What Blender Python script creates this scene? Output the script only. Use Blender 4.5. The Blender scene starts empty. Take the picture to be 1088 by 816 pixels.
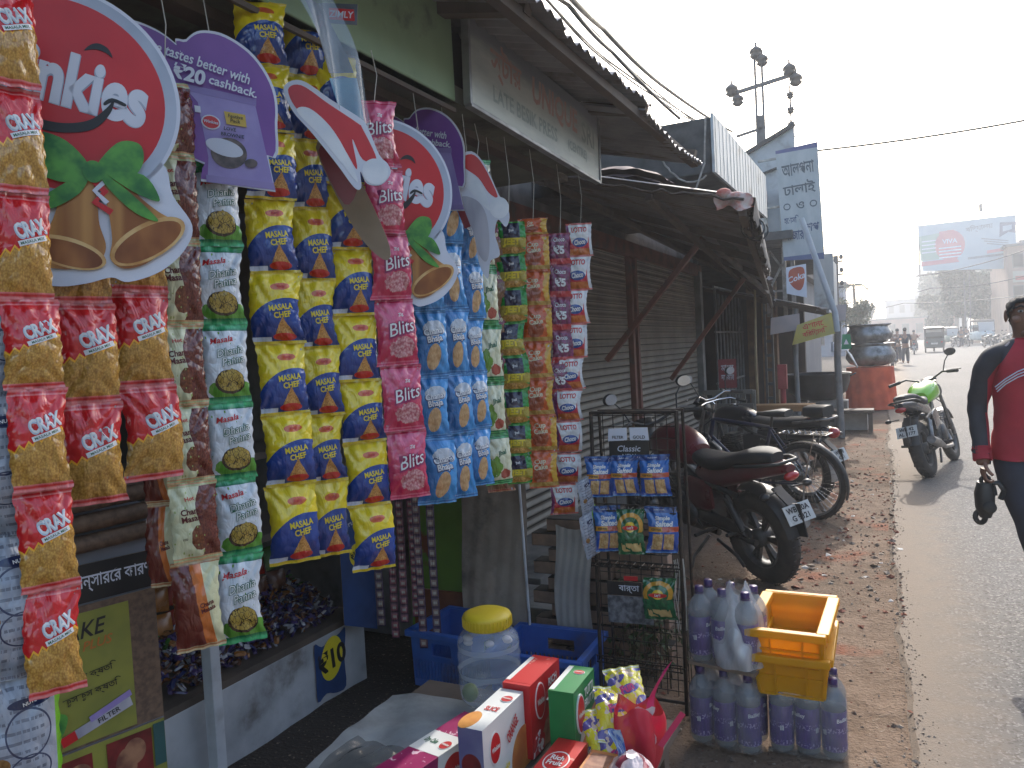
import bpy, math, random
from mathutils import Vector, Matrix, noise
R = math.radians
rng = random.Random(7)
sc = bpy.context.scene
col = sc.collection

# ------------------------------------------------------------------ camera and survey
EYE = 1.55
F_PX, CX, CY = 820.0, 544.0, 408.0
_ay = Vector(((952 - CX) / F_PX, (CY - 353) / F_PX, 1)).normalized()
_r = R(3)
_az = Vector((-math.sin(_r), math.cos(_r), (math.sin(_r) * _ay.x - math.cos(_r) * _ay.y) / _ay.z)).normalized()
_ax = -_ay.cross(_az)
if _ax.x < 0: _ax = -_ax
def _ray(px, py):
    d = Vector(((px - CX) / F_PX, (CY - py) / F_PX, 1))
    return Vector((d.dot(_ax), d.dot(_ay), d.dot(_az)))
EYEV = Vector((0, 0, EYE))
def on_x(px, py, X):
    d = _ray(px, py); return EYEV + d * (X / d.x)
def on_y(px, py, Y):
    d = _ray(px, py); return EYEV + d * (Y / d.y)
def on_z(px, py, Z=0.0):
    d = _ray(px, py); return EYEV + d * ((Z - EYE) / d.z)

cam = bpy.data.cameras.new('camera'); camo = bpy.data.objects.new('camera', cam); col.objects.link(camo)
cam.sensor_fit = 'HORIZONTAL'; cam.sensor_width = 36; cam.lens = F_PX / 1088 * 36
cam.clip_start = 0.05; cam.clip_end = 4000
_m = Matrix.Identity(4)
for i in range(3):   # world components of the camera's right, up, back
    _m[i][0] = (_ax.x, _ay.x, _az.x)[i]
    _m[i][1] = (_ax.y, _ay.y, _az.y)[i]
    _m[i][2] = -(_ax.z, _ay.z, _az.z)[i]
_m.translation = EYEV
camo.matrix_world = _m
sc.camera = camo

# ------------------------------------------------------------------ node helpers
class N:
    """a float socket with arithmetic"""
    def __init__(s, nt, sock): s.nt, s.s = nt, sock
    def op(s, o, *a):
        n = s.nt.nodes.new('ShaderNodeMath'); n.operation = o
        for i, x in enumerate((s,) + a):
            if isinstance(x, N): s.nt.links.new(x.s, n.inputs[i])
            else: n.inputs[i].default_value = x
        return N(s.nt, n.outputs[0])
    def __add__(s, o): return s.op('ADD', o)
    __radd__ = __add__
    def __sub__(s, o): return s.op('SUBTRACT', o)
    def __rsub__(s, o): return s.op('MULTIPLY', -1.0).op('ADD', o)
    def __mul__(s, o): return s.op('MULTIPLY', o)
    __rmul__ = __mul__
    def __truediv__(s, o): return s.op('DIVIDE', o)
    def __gt__(s, o): return s.op('GREATER_THAN', o)
    def __lt__(s, o): return s.op('LESS_THAN', o)
    def abs(s): return s.op('ABSOLUTE')
    def frac(s): return s.op('FRACT')
    def sin(s): return s.op('SINE')
    def sqrt(s): return s.op('SQRT')
    def max(s, o): return s.op('MAXIMUM', o)
    def min(s, o): return s.op('MINIMUM', o)
    def pow(s, o): return s.op('POWER', o)
    def clamp(s): return s.op('MAXIMUM', 0.0).op('MINIMUM', 1.0)
    def ss(s, a, b):
        n = s.nt.nodes.new('ShaderNodeMapRange'); n.interpolation_type = 'SMOOTHSTEP'
        s.nt.links.new(s.s, n.inputs[0]); n.inputs[1].default_value = a; n.inputs[2].default_value = b
        return N(s.nt, n.outputs[0])

class B:
    """builds one material"""
    def __init__(s, name):
        s.m = bpy.data.materials.new(name); s.m.use_nodes = True
        s.nt = s.m.node_tree; s.p = s.nt.nodes['Principled BSDF']
        s.tc = s.nt.nodes.new('ShaderNodeTexCoord')
        s.tint = None
    def sep(s, sock):
        n = s.nt.nodes.new('ShaderNodeSeparateXYZ'); s.nt.links.new(sock, n.inputs[0])
        return [N(s.nt, n.outputs[i]) for i in range(3)]
    def uv(s): return s.sep(s.tc.outputs['UV'])[:2]
    def obj(s): return s.sep(s.tc.outputs['Object'])
    def pos(s):
        g = s.nt.nodes.new('ShaderNodeNewGeometry'); return s.sep(g.outputs['Position'])
    def vec(s, src='Object', stretch=(1, 1, 1)):
        if src == 'Position': o = s.nt.nodes.new('ShaderNodeNewGeometry').outputs['Position']
        else: o = s.tc.outputs[src]
        if stretch != (1, 1, 1):
            n = s.nt.nodes.new('ShaderNodeMapping'); n.inputs['Scale'].default_value = stretch
            s.nt.links.new(o, n.inputs[0]); o = n.outputs[0]
        return o
    def noise(s, scale, detail=3, rough=.55, src='Object', stretch=(1, 1, 1), dist=0.0):
        n = s.nt.nodes.new('ShaderNodeTexNoise'); n.inputs['Scale'].default_value = scale
        n.inputs['Detail'].default_value = detail; n.inputs['Roughness'].default_value = rough
        n.inputs['Distortion'].default_value = dist
        s.nt.links.new(s.vec(src, stretch), n.inputs['Vector']); return N(s.nt, n.outputs[0])
    def vor(s, scale, src='Object', stretch=(1, 1, 1), out='Distance', feature='F1'):
        n = s.nt.nodes.new('ShaderNodeTexVoronoi'); n.inputs['Scale'].default_value = scale; n.feature = feature
        s.nt.links.new(s.vec(src, stretch), n.inputs['Vector'])
        if out == 'Color':
            return s.sep(n.outputs['Color'])[0]
        return N(s.nt, n.outputs[out])
    def rnd(s):
        n = s.nt.nodes.new('ShaderNodeObjectInfo'); return N(s.nt, n.outputs['Random'])
    def c(s, x):
        if isinstance(x, tuple):
            n = s.nt.nodes.new('ShaderNodeRGB'); n.outputs[0].default_value = (*x[:3], 1); return n.outputs[0]
        return x
    def mix(s, f, a, b):
        n = s.nt.nodes.new('ShaderNodeMix'); n.data_type = 'RGBA'
        if isinstance(f, N): s.nt.links.new(f.s, n.inputs[0])
        else: n.inputs[0].default_value = f
        for i, x in ((6, a), (7, b)):
            if isinstance(x, tuple): n.inputs[i].default_value = (*x[:3], 1)
            else: s.nt.links.new(x, n.inputs[i])
        return n.outputs[2]
    def set(s, k, v):
        i = s.p.inputs[k]
        if isinstance(v, N): s.nt.links.new(v.s, i)
        elif isinstance(v, tuple): i.default_value = (*v[:3], 1)
        elif isinstance(v, (int, float)): i.default_value = v
        else: s.nt.links.new(v, i)
    def bump(s, h, strength=.3, dist=.01):
        n = s.nt.nodes.new('ShaderNodeBump'); n.inputs['Strength'].default_value = strength
        n.inputs['Distance'].default_value = dist
        s.nt.links.new(h.s, n.inputs['Height']); s.nt.links.new(n.outputs[0], s.p.inputs['Normal'])

_mats = {}
def mat(name, c1, rough=.6, c2=None, scale=6, metal=0, bump=0, bscale=None, dist=.004, spec=.5, stretch=(1, 1, 1), detail=4,
        dirt=None, dscale=2.5, dlo=.5, dhi=.75, coat=0, alpha=1, trans=0, ior=1.45, rvar=.12):
    """plain surface: two tones by noise, blotches of dirt, uneven roughness, bump"""
    if name in _mats: return _mats[name]
    b = B(name)
    c2 = c2 or tuple(x * .72 for x in c1)
    n = b.noise(scale, detail, src='Object', stretch=stretch)
    cc = b.mix(n.ss(.3, .7), c1, c2)
    if dirt:
        d = b.noise(dscale, 5, .65, src='Object')
        cc = b.mix(d.ss(dlo, dhi), cc, dirt)
    b.set('Base Color', cc)
    b.set('Roughness', (n * (2 * rvar) + (rough - rvar)).clamp())
    b.set('Metallic', float(metal)); b.p.inputs['Specular IOR Level'].default_value = spec
    if coat: b.set('Coat Weight', coat); b.set('Coat Roughness', .15)
    if alpha < 1: b.set('Alpha', alpha)
    if trans: b.set('Transmission Weight', trans); b.set('IOR', ior)
    if bump: b.bump(b.noise(bscale or scale * 4, 4, .6, stretch=stretch), bump, dist)
    _mats[name] = b.m
    return b.m
def ink(name, c, rough=.4):
    if name in _mats: return _mats[name]
    b = B(name); n = b.noise(40, 2)
    b.set('Base Color', b.mix(n, c, tuple(x * .85 for x in c))); b.set('Roughness', rough); _mats[name] = b.m
    return b.m
def glass(name, tint, rough=.1, clear=.75, spec=.5, streak=0.0):
    """thin clear plastic: part see-through, part glossy film"""
    if name in _mats: return _mats[name]
    b = B(name); b.set('Base Color', tint); b.set('Roughness', rough); b.p.inputs['Specular IOR Level'].default_value = spec
    n = b.noise(14, 3, .6, stretch=(1, 1, .35))
    b.set('Alpha', (1 - clear) + (n - .5) * streak if streak else 1 - clear)
    b.bump(b.noise(20, 3, .6, stretch=(1, 1, .4)), .35, .006)
    _mats[name] = b.m
    return b.m

# ------------------------------------------------------------------ mesh builder
def frame(origin, xdir, up=(0, 0, 1)):
    """matrix whose local x runs along xdir, local y along up-ish, local z out of the face"""
    x = Vector(xdir).normalized(); u = Vector(up)
    z = x.cross(u).normalized(); y = z.cross(x)
    m = Matrix((x, y, z)).transposed().to_4x4(); m.translation = Vector(origin); return m
def TR(x=0, y=0, z=0, rz=0, rx=0, ry=0, s=1):
    return Matrix.Translation((x, y, z)) @ Matrix.Rotation(rz, 4, 'Z') @ Matrix.Rotation(ry, 4, 'Y') @ Matrix.Rotation(rx, 4, 'X') @ Matrix.Scale(s, 4)

_text = {}
def text_mesh(s, bold=0.0, shear=0.0):
    k = (s, bold, shear)
    if k not in _text:
        cu = bpy.data.curves.new('lettering', 'FONT'); cu.body = s; cu.resolution_u = 6 if bold > .03 else 2; cu.align_x = 'CENTER'; cu.align_y = 'CENTER'
        cu.offset = bold; cu.shear = shear; cu.space_line = .85
        o = bpy.data.objects.new('lettering', cu)
        me = bpy.data.meshes.new_from_object(o)
        vs = [v.co.copy() for v in me.vertices]; fs = [tuple(p.vertices) for p in me.polygons]
        bpy.data.objects.remove(o); bpy.data.curves.remove(cu); bpy.data.meshes.remove(me)
        if vs:
            x0, x1 = min(v.x for v in vs), max(v.x for v in vs); y0, y1 = min(v.y for v in vs), max(v.y for v in vs)
            vs = [Vector((v.x - (x0 + x1) / 2, v.y - (y0 + y1) / 2, 0)) for v in vs]
            _text[k] = (vs, fs, x1 - x0, y1 - y0)
        else: _text[k] = ([], [], 1, 1)
    return _text[k]

class MB:
    def __init__(s): s.v, s.f, s.mi, s.u, s.s = [], [], [], [], []
    def add(s, vs, fs, m=0, uvs=None, T=None, smooth=False):
        o = len(s.v)
        for v in vs:
            v = Vector(v); s.v.append(T @ v if T else v)
        for f in fs:
            s.f.append([i + o for i in f]); s.mi.append(m); s.s.append(smooth)
            s.u.append([uvs[i] for i in f] if uvs else None)
        return s
    def box(s, c, d, m=0, T=None, taper=1.0):
        x, y, z = d[0] / 2, d[1] / 2, d[2] / 2
        vs = [(c[0] + sx * x * (taper if sz < 0 else 1), c[1] + sy * y * (taper if sz < 0 else 1), c[2] + sz * z) for sz in (-1, 1) for sx, sy in ((-1, -1), (1, -1), (1, 1), (-1, 1))]
        fs = [(3, 2, 1, 0), (4, 5, 6, 7), (0, 1, 5, 4), (1, 2, 6, 5), (2, 3, 7, 6), (3, 0, 4, 7)]
        o = len(s.v)
        for v in vs: s.v.append(T @ Vector(v) if T else Vector(v))
        for f in fs:
            s.f.append([i + o for i in f]); s.mi.append(m); s.s.append(False); s.u.append([(0, 0), (1, 0), (1, 1), (0, 1)])
        return s
    def bar(s, a, b, w, h=None, m=0, up=(0, 0, 1), T=None):
        a, b = Vector(a), Vector(b); d = b - a
        if d.length < 1e-6: return s
        up = Vector(up)
        if abs(d.normalized().dot(up)) > .98: up = Vector((0, 1, 0)) if abs(d.normalized().y) < .9 else Vector((1, 0, 0))
        x = d.normalized(); y = up.cross(x).normalized(); z = x.cross(y)
        M = Matrix((x, y, z)).transposed().to_4x4(); M.translation = (a + b) / 2
        return s.box((0, 0, 0), (d.length, w, h or w), m, (T @ M) if T else M)
    def tube(s, pts, r, m=0, n=8, T=None, cap=True, closed=False, smooth=True):
        pts = [Vector(p) for p in pts]; k = len(pts)
        rs = r if isinstance(r, (list, tuple)) else [r] * k
        ref = None; vs = []; fs = []
        for i, p in enumerate(pts):
            if closed: t = pts[(i + 1) % k] - pts[i - 1]
            else: t = pts[min(i + 1, k - 1)] - pts[max(i - 1, 0)]
            t = t.normalized() if t.length > 1e-9 else Vector((0, 0, 1))
            if ref is None: ref = t.orthogonal().normalized()
            ref = (ref - t * ref.dot(t))
            ref = ref.normalized() if ref.length > 1e-6 else t.orthogonal().normalized()
            bi = t.cross(ref)
            for j in range(n):
                a = 2 * math.pi * j / n
                vs.append(p + (ref * math.cos(a) + bi * math.sin(a)) * rs[i])
        rings = k if closed else k - 1
        for i in range(rings):
            a, b = i * n, ((i + 1) % k) * n
            for j in range(n): fs.append((a + j, a + (j + 1) % n, b + (j + 1) % n, b + j))
        s.add(vs, fs, m, None, T, smooth)
        if cap and not closed:
            s.add(vs[:n], [tuple(range(n - 1, -1, -1))], m, None, T)
            s.add(vs[-n:], [tuple(range(n))], m, None, T)
        return s
    def lathe(s, prof, m=0, n=20, T=None, smooth=True, cap=False, uv=False):
        vs, fs, uvs = [], [], []
        k = len(prof)
        for i, (r, z) in enumerate(prof):
            for j in range(n + 1):
                a = 2 * math.pi * j / n
                vs.append((r * math.cos(a), r * math.sin(a), z)); uvs.append((j / n, i / max(1, k - 1)))
        for i in range(k - 1):
            a, b = i * (n + 1), (i + 1) * (n + 1)
            for j in range(n): fs.append((a + j, a + j + 1, b + j + 1, b + j))
        s.add(vs, fs, m, uvs if uv else None, T, smooth)
        if cap:
            s.add(vs[:n], [tuple(range(n - 1, -1, -1))], m, None, T); s.add(vs[-n - 1:-1], [tuple(range(n))], m, None, T)
        return s
    def prism(s, out, z0, z1, m=0, T=None, mside=None, uv=None):
        n = len(out); vs = [(x, y, z1) for x, y in out] + [(x, y, z0) for x, y in out]
        area = sum(out[i][0] * out[(i + 1) % n][1] - out[(i + 1) % n][0] * out[i][1] for i in range(n))
        top = tuple(range(n)) if area > 0 else tuple(range(n - 1, -1, -1))
        if uv is None:
            xs = [p[0] for p in out]; ys = [p[1] for p in out]
            uv = (min(xs), min(ys), max(xs), max(ys))
        uvs = [((x - uv[0]) / (uv[2] - uv[0] + 1e-9), (y - uv[1]) / (uv[3] - uv[1] + 1e-9)) for x, y in out] * 2
        s.add(vs, [top], m, uvs, T)
        side = [tuple(i + n for i in reversed(top))]
        for a, b in zip(top, top[1:] + top[:1]): side.append((b, a, a + n, b + n))
        s.add(vs, side, m if mside is None else mside, uvs, T)
        return s
    def grid(s, fn, nu, nv, m=0, T=None, smooth=True, uv=True, flip=False):
        vs, uvs, fs = [], [], []
        for j in range(nv + 1):
            for i in range(nu + 1):
                u, v = i / nu, j / nv; vs.append(fn(u, v)); uvs.append((u, v))
        for j in range(nv):
            for i in range(nu):
                a = j * (nu + 1) + i; q = (a, a + 1, a + nu + 2, a + nu + 1)
                fs.append(q[::-1] if flip else q)
        return s.add(vs, fs, m, uvs if uv else None, T, smooth)
    def ellipsoid(s, c, r, m=0, T=None, nu=14, nv=8, uv=False):
        def fn(u, v):
            a, b = u * 2 * math.pi, (v - .5) * math.pi
            return (c[0] + r[0] * math.cos(a) * math.cos(b), c[1] + r[1] * math.sin(a) * math.cos(b), c[2] + r[2] * math.sin(b))
        return s.grid(fn, nu, nv, m, T, True, uv)
    def text(s, txt, size, T=None, m=0, bold=0.0, shear=0.0, fit=None, fn=None, rot=0.0, at=(0, 0), lift=.0):
        """size = height of the lettering block; fit = largest width"""
        vs, fs, w, h = text_mesh(txt, bold, shear)
        if not vs: return s
        k = size / h; kx = k
        if fit: kx = min(k, fit / w) if fit > 0 else -fit / w
        c, sn = math.cos(rot), math.sin(rot); out = []
        for v in vs:
            x, y = v.x * kx, v.y * k
            x, y = x * c - y * sn + at[0], x * sn + y * c + at[1]
            out.append(fn(x, y) if fn else Vector((x, y, lift)))
        return s.add(out, fs, m, None, T)
    def loft(s, secs, m=0, n=14, T=None, smooth=True, cap=True):
        """secs: (x, zc, half width, half height, exponent) super-ellipse sections along x"""
        vs, fs = [], []
        for (x, zc, w, h, e) in secs:
            for j in range(n):
                a = 2 * math.pi * j / n; ca, sa = math.cos(a), math.sin(a)
                vs.append((x, w * math.copysign(abs(ca) ** (2 / e), ca), zc + h * math.copysign(abs(sa) ** (2 / e), sa)))
        for i in range(len(secs) - 1):
            for j in range(n):
                a, b = i * n + j, i * n + (j + 1) % n; fs.append((a, a + n, b + n, b))
        s.add(vs, fs, m, None, T, smooth)
        if cap:
            s.add(vs[:n], [tuple(range(n))], m, None, T); s.add(vs[-n:], [tuple(range(n - 1, -1, -1))], m, None, T)
        return s
    def mesh(s, name, mats):
        me = bpy.data.meshes.new(name); me.from_pydata([tuple(v) for v in s.v], [], s.f)
        for m in (mats if isinstance(mats, (list, tuple)) else [mats]): me.materials.append(m)
        me.polygons.foreach_set('material_index', s.mi); me.polygons.foreach_set('use_smooth', s.s)
        if any(u for u in s.u):
            ul = me.uv_layers.new(name='UVMap'); flat = []
            for f, u in zip(s.f, s.u):
                for i in range(len(f)): flat += (list(u[i]) if u and i < len(u) else [0.0, 0.0])
            ul.data.foreach_set('uv', flat)
        me.update(); return me
    def build(s, name, mats, parent=None, bevel=0, T=None, seg=2):
        o = bpy.data.objects.new(name, s.mesh(name, mats)); col.objects.link(o)
        if T is not None: o.matrix_world = T
        if parent is not None: o.parent = parent
        if bevel:
            b = o.modifiers.new('edge', 'BEVEL'); b.width = bevel; b.segments = seg; b.limit_method = 'ANGLE'; b.angle_limit = R(40)
        return o

def tag(o, label=None, cat=None, group=None, kind=None):
    if label: o['label'] = label
    if cat: o['category'] = cat
    if group: o['group'] = group
    if kind: o['kind'] = kind
    return o
def thing(name, label, cat, T=None, group=None):
    o = bpy.data.objects.new(name, None); o.empty_display_size = .1; col.objects.link(o)
    if T is not None: o.matrix_world = T
    return tag(o, label, cat, group)
def copy_tree(o, parent=None):
    c = o.copy(); col.objects.link(c)
    if parent is not None: c.parent = parent
    for ch in o.children: copy_tree(ch, c)
    return c
ORD = ['', 'first', 'second', 'third', 'fourth', 'fifth', 'sixth', 'seventh', 'eighth', 'ninth', 'tenth', 'eleventh', 'twelfth']
HAZE, SKY, SUN, EXPO = .0028, .15, 1.95, 1.4
# ------------------------------------------------------------------ printed packets
def pmat(name, fn, rough=.19, bscale=26, bstr=.42):
    if name in _mats: return _mats[name]
    b = B(name); u, v = b.uv(); b.set('Base Color', fn(b, u, v)); b.set('Roughness', rough)
    b.p.inputs['Specular IOR Level'].default_value = .8
    h = (1 - b.vor(5.5, 'UV', (1, 1.3, 1)) * 1.1) * .8 + b.noise(bscale, 3, .55) * .5 + (b.noise(3.2, 2, .5, 'UV', (1, .6, 1), 1.5) - .5).abs() * 1.4; b.bump(h, bstr, .012)
    _mats[name] = b.m; return b.m
def blob(u, v, cx, cy, rx, ry, wob=None):
    d = (((u - cx) / rx).pow(2) + ((v - cy) / ry).pow(2)).sqrt()
    return (d + wob if wob is not None else d) < 1.0
def seals(b, u, v, base, c1, c2, s=.075, k=150.0):
    st = (v * k).sin() * .5 + .5
    e = ((v - .5).abs() > (.5 - s))
    return b.mix(e, base, b.mix(st, c1, c2))
def chips(b, scale=26, lo=(.30, .13, .02), hi=(.72, .42, .09)):
    d = b.vor(scale, 'UV', (1, 1.4, 1)); n = b.noise(scale * .8, 3, .6, 'UV')
    return b.mix((d * .9 + n * .6 - .2).clamp(), hi, lo)
def zig(u, k): return ((u * k).frac() - .5).abs() * 2

def p_corn(b, u, v):
    e = v - (u * .20 + .37 + zig(u, 6.5) * .055)
    c = b.mix(e > 0.0, chips(b, 30), (.60, .012, .016))
    c = b.mix(e.abs() < .012, c, (.85, .42, .03))
    return seals(b, u, v, c, (.55, .012, .016), (.72, .22, .22), .07, 110)
def p_cream(b, u, v):
    n = b.noise(5, 2, .5, 'UV')
    e = u - .54 - (v * 7).sin() * .06 - n * .1
    c = b.mix(blob(u, v, .58, .3, .2, .16, n * .5 - .25), (.66, .66, .42), chips(b, 24, (.08, .015, .006), (.3, .09, .03)))
    c = b.mix(e > 0.0, c, b.mix(b.noise(30, 3, .6, 'UV').ss(.4, .6), (.09, .012, .008), (.17, .035, .02)))
    c = b.mix(b.vor(9, 'UV') < .16, c, (.35, .42, .12))
    return seals(b, u, v, c, (.45, .5, .25), (.6, .3, .14), .06)
def p_brown(b, u, v):
    c = b.mix((u + v * .25) < .84, (.62, .62, .38), (.6, .16, .03))
    c = b.mix((u + v * .25 + b.noise(5, 2, .5, 'UV') * .1) < .66, c, (.14, .02, .012))
    return seals(b, u, v, c, (.4, .15, .05), (.6, .5, .3), .05)
def p_coriander(b, u, v):
    n = b.noise(6, 2, .5, 'UV')
    c = b.mix(b.noise(4, 2, .5, 'UV').ss(.3, .7), (.68, .71, .74), (.52, .56, .60))
    c = b.mix(b.vor(7, 'UV') < .13, c, (.16, .32, .04))
    c = b.mix(blob(u, v, .6, .17, .5, .13, n * .4 - .2), c, (.10, .30, .03))
    nuts = b.mix(b.vor(15, 'UV', (1, 1.2, 1), 'Distance', 'DISTANCE_TO_EDGE') < .045, (.42, .29, .05), (.05, .03, .008))
    c = b.mix(blob(u, v, .58, .27, .33, .155, n * .3 - .15), c, (.04, .022, .01))
    c = b.mix(blob(u, v, .59, .285, .30, .135, n * .3 - .15), c, nuts)
    return seals(b, u, v, c, (.01, .16, .06), (.05, .42, .16), .085, 60)
def p_yellow(b, u, v):
    n = b.noise(7, 2, .5, 'UV')
    blue = blob(u, v, .74, .08, .84, .56)
    c = b.mix(blue, (.80, .61, .015), b.mix((v + n * .2).ss(.05, .6), (.006, .03, .16), (.012, .06, .30)))
    c = b.mix((v < .10) * (u < .35), c, (.55, .6, .7))
    tri = (((u - .63).abs() * 1.35 + (v - .13)) < (.26 + n * .1 - .05)) * (v > .12)
    c = b.mix(tri, c, chips(b, 34, (.32, .11, .02), (.78, .45, .12)))
    c = b.mix(blob(u, v, .62, .10, .23, .055), c, (.5, .02, .012))
    c = b.mix(blob(u, v, .60, .80, .20, .05, n * .5 - .25), c, (.62, .13, .03))
    return seals(b, u, v, c, (.8, .62, .02), (.6, .42, .01), .04, 90)
def p_pink(b, u, v):
    n = b.noise(9, 3, .6, 'UV')
    c = b.mix((v + n * .3).ss(.3, 1.1), (.50, .015, .07), (.66, .10, .20))
    c = b.mix(blob(u, v, .6, .26, .36, .17, n * .8 - .3), c, chips(b, 20, (.35, .02, .05), (.8, .5, .5)))
    c = b.mix(blob(u, v, .62, .56, .40, .10, n * .4), c, (.25, .004, .04))
    return seals(b, u, v, c, (.5, .01, .07), (.62, .12, .2), .07)
def p_blue(b, u, v):
    n = b.noise(6, 2, .5, 'UV')
    c = b.mix((u * .7 + n * .5).ss(.3, .9), (.018, .15, .42), (.06, .32, .70))
    c = b.mix(blob(u, v, .62, .72, .32, .12, n * .8 - .4), c, (.55, .58, .62))
    c = b.mix((((u - v * .5 - .42) / .2).pow(2) + ((v + u * .3 - .47) / .22).pow(2)) < 1.0, c, chips(b, 16, (.5, .28, .11), (.72, .49, .27)))
    return seals(b, u, v, c, (.02, .14, .38), (.10, .34, .66), .06)
def p_leafy(b, u, v):
    n = b.noise(7, 2, .5, 'UV')
    c = b.mix(n.ss(.3, .7), (.62, .60, .38), (.72, .72, .52))
    c = b.mix(blob(u, v, .3, .35, .26, .2, n * 1.2 - .6), c, (.14, .30, .03))
    c = b.mix(blob(u, v, .7, .2, .2, .1, n - .5), c, (.42, .08, .05))
    return seals(b, u, v, c, (.01, .17, .05), (.10, .42, .14), .09)
def p_orange(b, u, v):
    n = b.noise(6, 2, .5, 'UV')
    c = b.mix((u + n * .3) > .95, (.60, .10, .012), (.62, .34, .03))
    c = b.mix(blob(u, v, .42, .36, .28, .22, n * .3 - .15), c, (.32, .06, .015))
    c = b.mix(v < .16, c, (.45, .26, .05))
    return seals(b, u, v, c, (.4, .04, .02), (.6, .16, .04), .05)
def p_noodle(b, u, v):
    n = b.noise(6, 2, .5, 'UV')
    c = b.mix(blob(u, v, .5, .36, .9, .16, n * .6 - .3), (.015, .26, .03), (.42, .33, .05))
    c = b.mix(((u - .5).abs() < .3) * (v > .5), c, (.02, .018, .05))
    c = b.mix(blob(u, v, .5, .14, .5, .1), c, chips(b, 14))
    return seals(b, u, v, c, (.02, .2, .03), (.1, .4, .06), .05)
def p_maroon(b, u, v):
    c = b.mix(b.noise(6, 2, .5, 'UV').ss(.4, .6), (.13, .012, .05), (.22, .02, .10))
    c = b.mix(v < .22, c, (.5, .03, .04))
    return seals(b, u, v, c, (.3, .02, .05), (.2, .02, .08), .05)
def p_star(b, u, v):
    w = (v > .40) * ((u - .5).abs() < (.22 + v * .26))
    c = b.mix(w, (.52, .025, .05), (.70, .69, .68))
    c = b.mix(blob(u, v, .5, .42, .30, .14), c, (.012, .06, .26))
    c = b.mix((v < .24), c, b.mix(b.noise(12, 3, .6, 'UV'), (.45, .06, .01), (.6, .2, .03)))
    c = b.mix(u > .88, c, (.6, .6, .62)); c = b.mix(u < .10, c, (.2, .03, .12))
    return seals(b, u, v, c, (.5, .02, .02), (.6, .25, .2), .05)
def p_tan(b, u, v):
    c = b.mix(b.noise(5, 3, .6, 'UV').ss(.35, .65), (.25, .13, .05), (.16, .05, .025))
    c = b.mix(blob(u, v, .5, .75, .5, .16), c, (.2, .015, .03))
    return seals(b, u, v, c, (.3, .03, .02), (.4, .2, .1), .05)
def p_cracker(b, u, v):
    n = b.noise(8, 2, .5, 'UV')
    c = b.mix(v > .86, b.mix((v + n * .2).ss(.3, .9), (.012, .06, .30), (.01, .12, .42)), (.006, .035, .17))
    c = b.mix(((v - .51).abs() < .055), c, b.mix(u > .45, (.62, .28, .03), (.45, .06, .02)))
    sq = ((v - .24).abs() < .17) * (((u - .5).abs() - .19).abs() < .165)
    c = b.mix(sq, c, b.mix(b.noise(16, 3, .6, 'UV').ss(.3, .7), (.62, .42, .20), (.42, .23, .08)))
    return seals(b, u, v, c, (.01, .05, .2), (.05, .2, .5), .035, 120)
def p_green(b, u, v):
    n = b.noise(7, 2, .5, 'UV')
    c = b.mix(n.ss(.4, .6), (.008, .085, .03), (.015, .14, .05))
    ring = (((u - .5) / .42).pow(2) + ((v - .62) / .26).pow(2)).sqrt()
    c = b.mix(((ring - 1.0).abs() < .17) * (v > .5), c, (.62, .30, .03))
    c = b.mix(((u - .5).abs() < .36) * (v < .26) * (v > .07) * (b.noise(5, 1, .5, 'UV') > .42), c, (.62, .43, .17))
    c = b.mix(ring < .44, c, (.75, .50, .03))
    c = b.mix(blob(u, v, .5, .60, .30, .055), c, (.60, .02, .02))
    return c
def p_party(b, u, v):
    a = ((u * 5 + v * 9).sin() + (v * 21 - u * 6).sin()) * .5
    c = b.mix(a > .25, (.70, .60, .03), (.12, .10, .30))
    c = b.mix((b.noise(5, 2, .5, 'UV') > .56), c, (.65, .50, .38))
    return seals(b, u, v, c, (.6, .55, .05), (.7, .7, .6), .06)
def p_silver(b, u, v):
    n = b.noise(5, 3, .6, 'UV')
    c = b.mix(n.ss(.3, .7), (.26, .29, .35), (.36, .39, .45))
    ln = ((v * 90).sin() > .55) * ((u - .45).abs() < .33) * (b.noise(30, 2, .6, 'UV', (1, .1, 1)) > .46)
    c = b.mix(ln, c, (.15, .165, .21))
    c = b.mix((blob(u, v, .60, .62, .27, .17) - blob(u, v, .60, .62, .25, .155)) > .5, c, (.03, .04, .09))
    c = b.mix((blob(u, v, .60, .36, .25, .12) - blob(u, v, .60, .36, .23, .11)) > .5, c, (.03, .04, .09))
    c = b.mix(blob(u, v, .64, .82, .25, .035), c, (.012, .02, .07))
    c = b.mix(blob(u, v, .25, .44, .12, .06, n * .4 - .2), c, chips(b, 18, (.1, .04, .01), (.35, .18, .05)))
    c = b.mix(u > .93, c, (.16, .42, .02))
    return c

W_ = ink('white_print', (.80, .80, .80)); CRM = ink('cream_print', (.75, .68, .45)); YEL = ink('yellow_print', (.82, .66, .03))
RED = ink('red_print', (.55, .015, .02)); DGR = ink('green_print', (.008, .11, .05)); BRN = ink('brown_print', (.12, .018, .02))
BLK = ink('black_print', (.012, .012, .014)); PALE = ink('pale_blue_print', (.50, .60, .70)); NAVY = ink('navy_print', (.01, .03, .13))
PNK = ink('pink_print', (.55, .04, .16)); ORG = ink('orange_print', (.62, .2, .02)); MAG = ink('magenta_print', (.28, .008, .09))
foil = mat('silver_foil', (.55, .56, .60), .28, (.4, .41, .46), 12, metal=.7, bump=.3)

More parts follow.
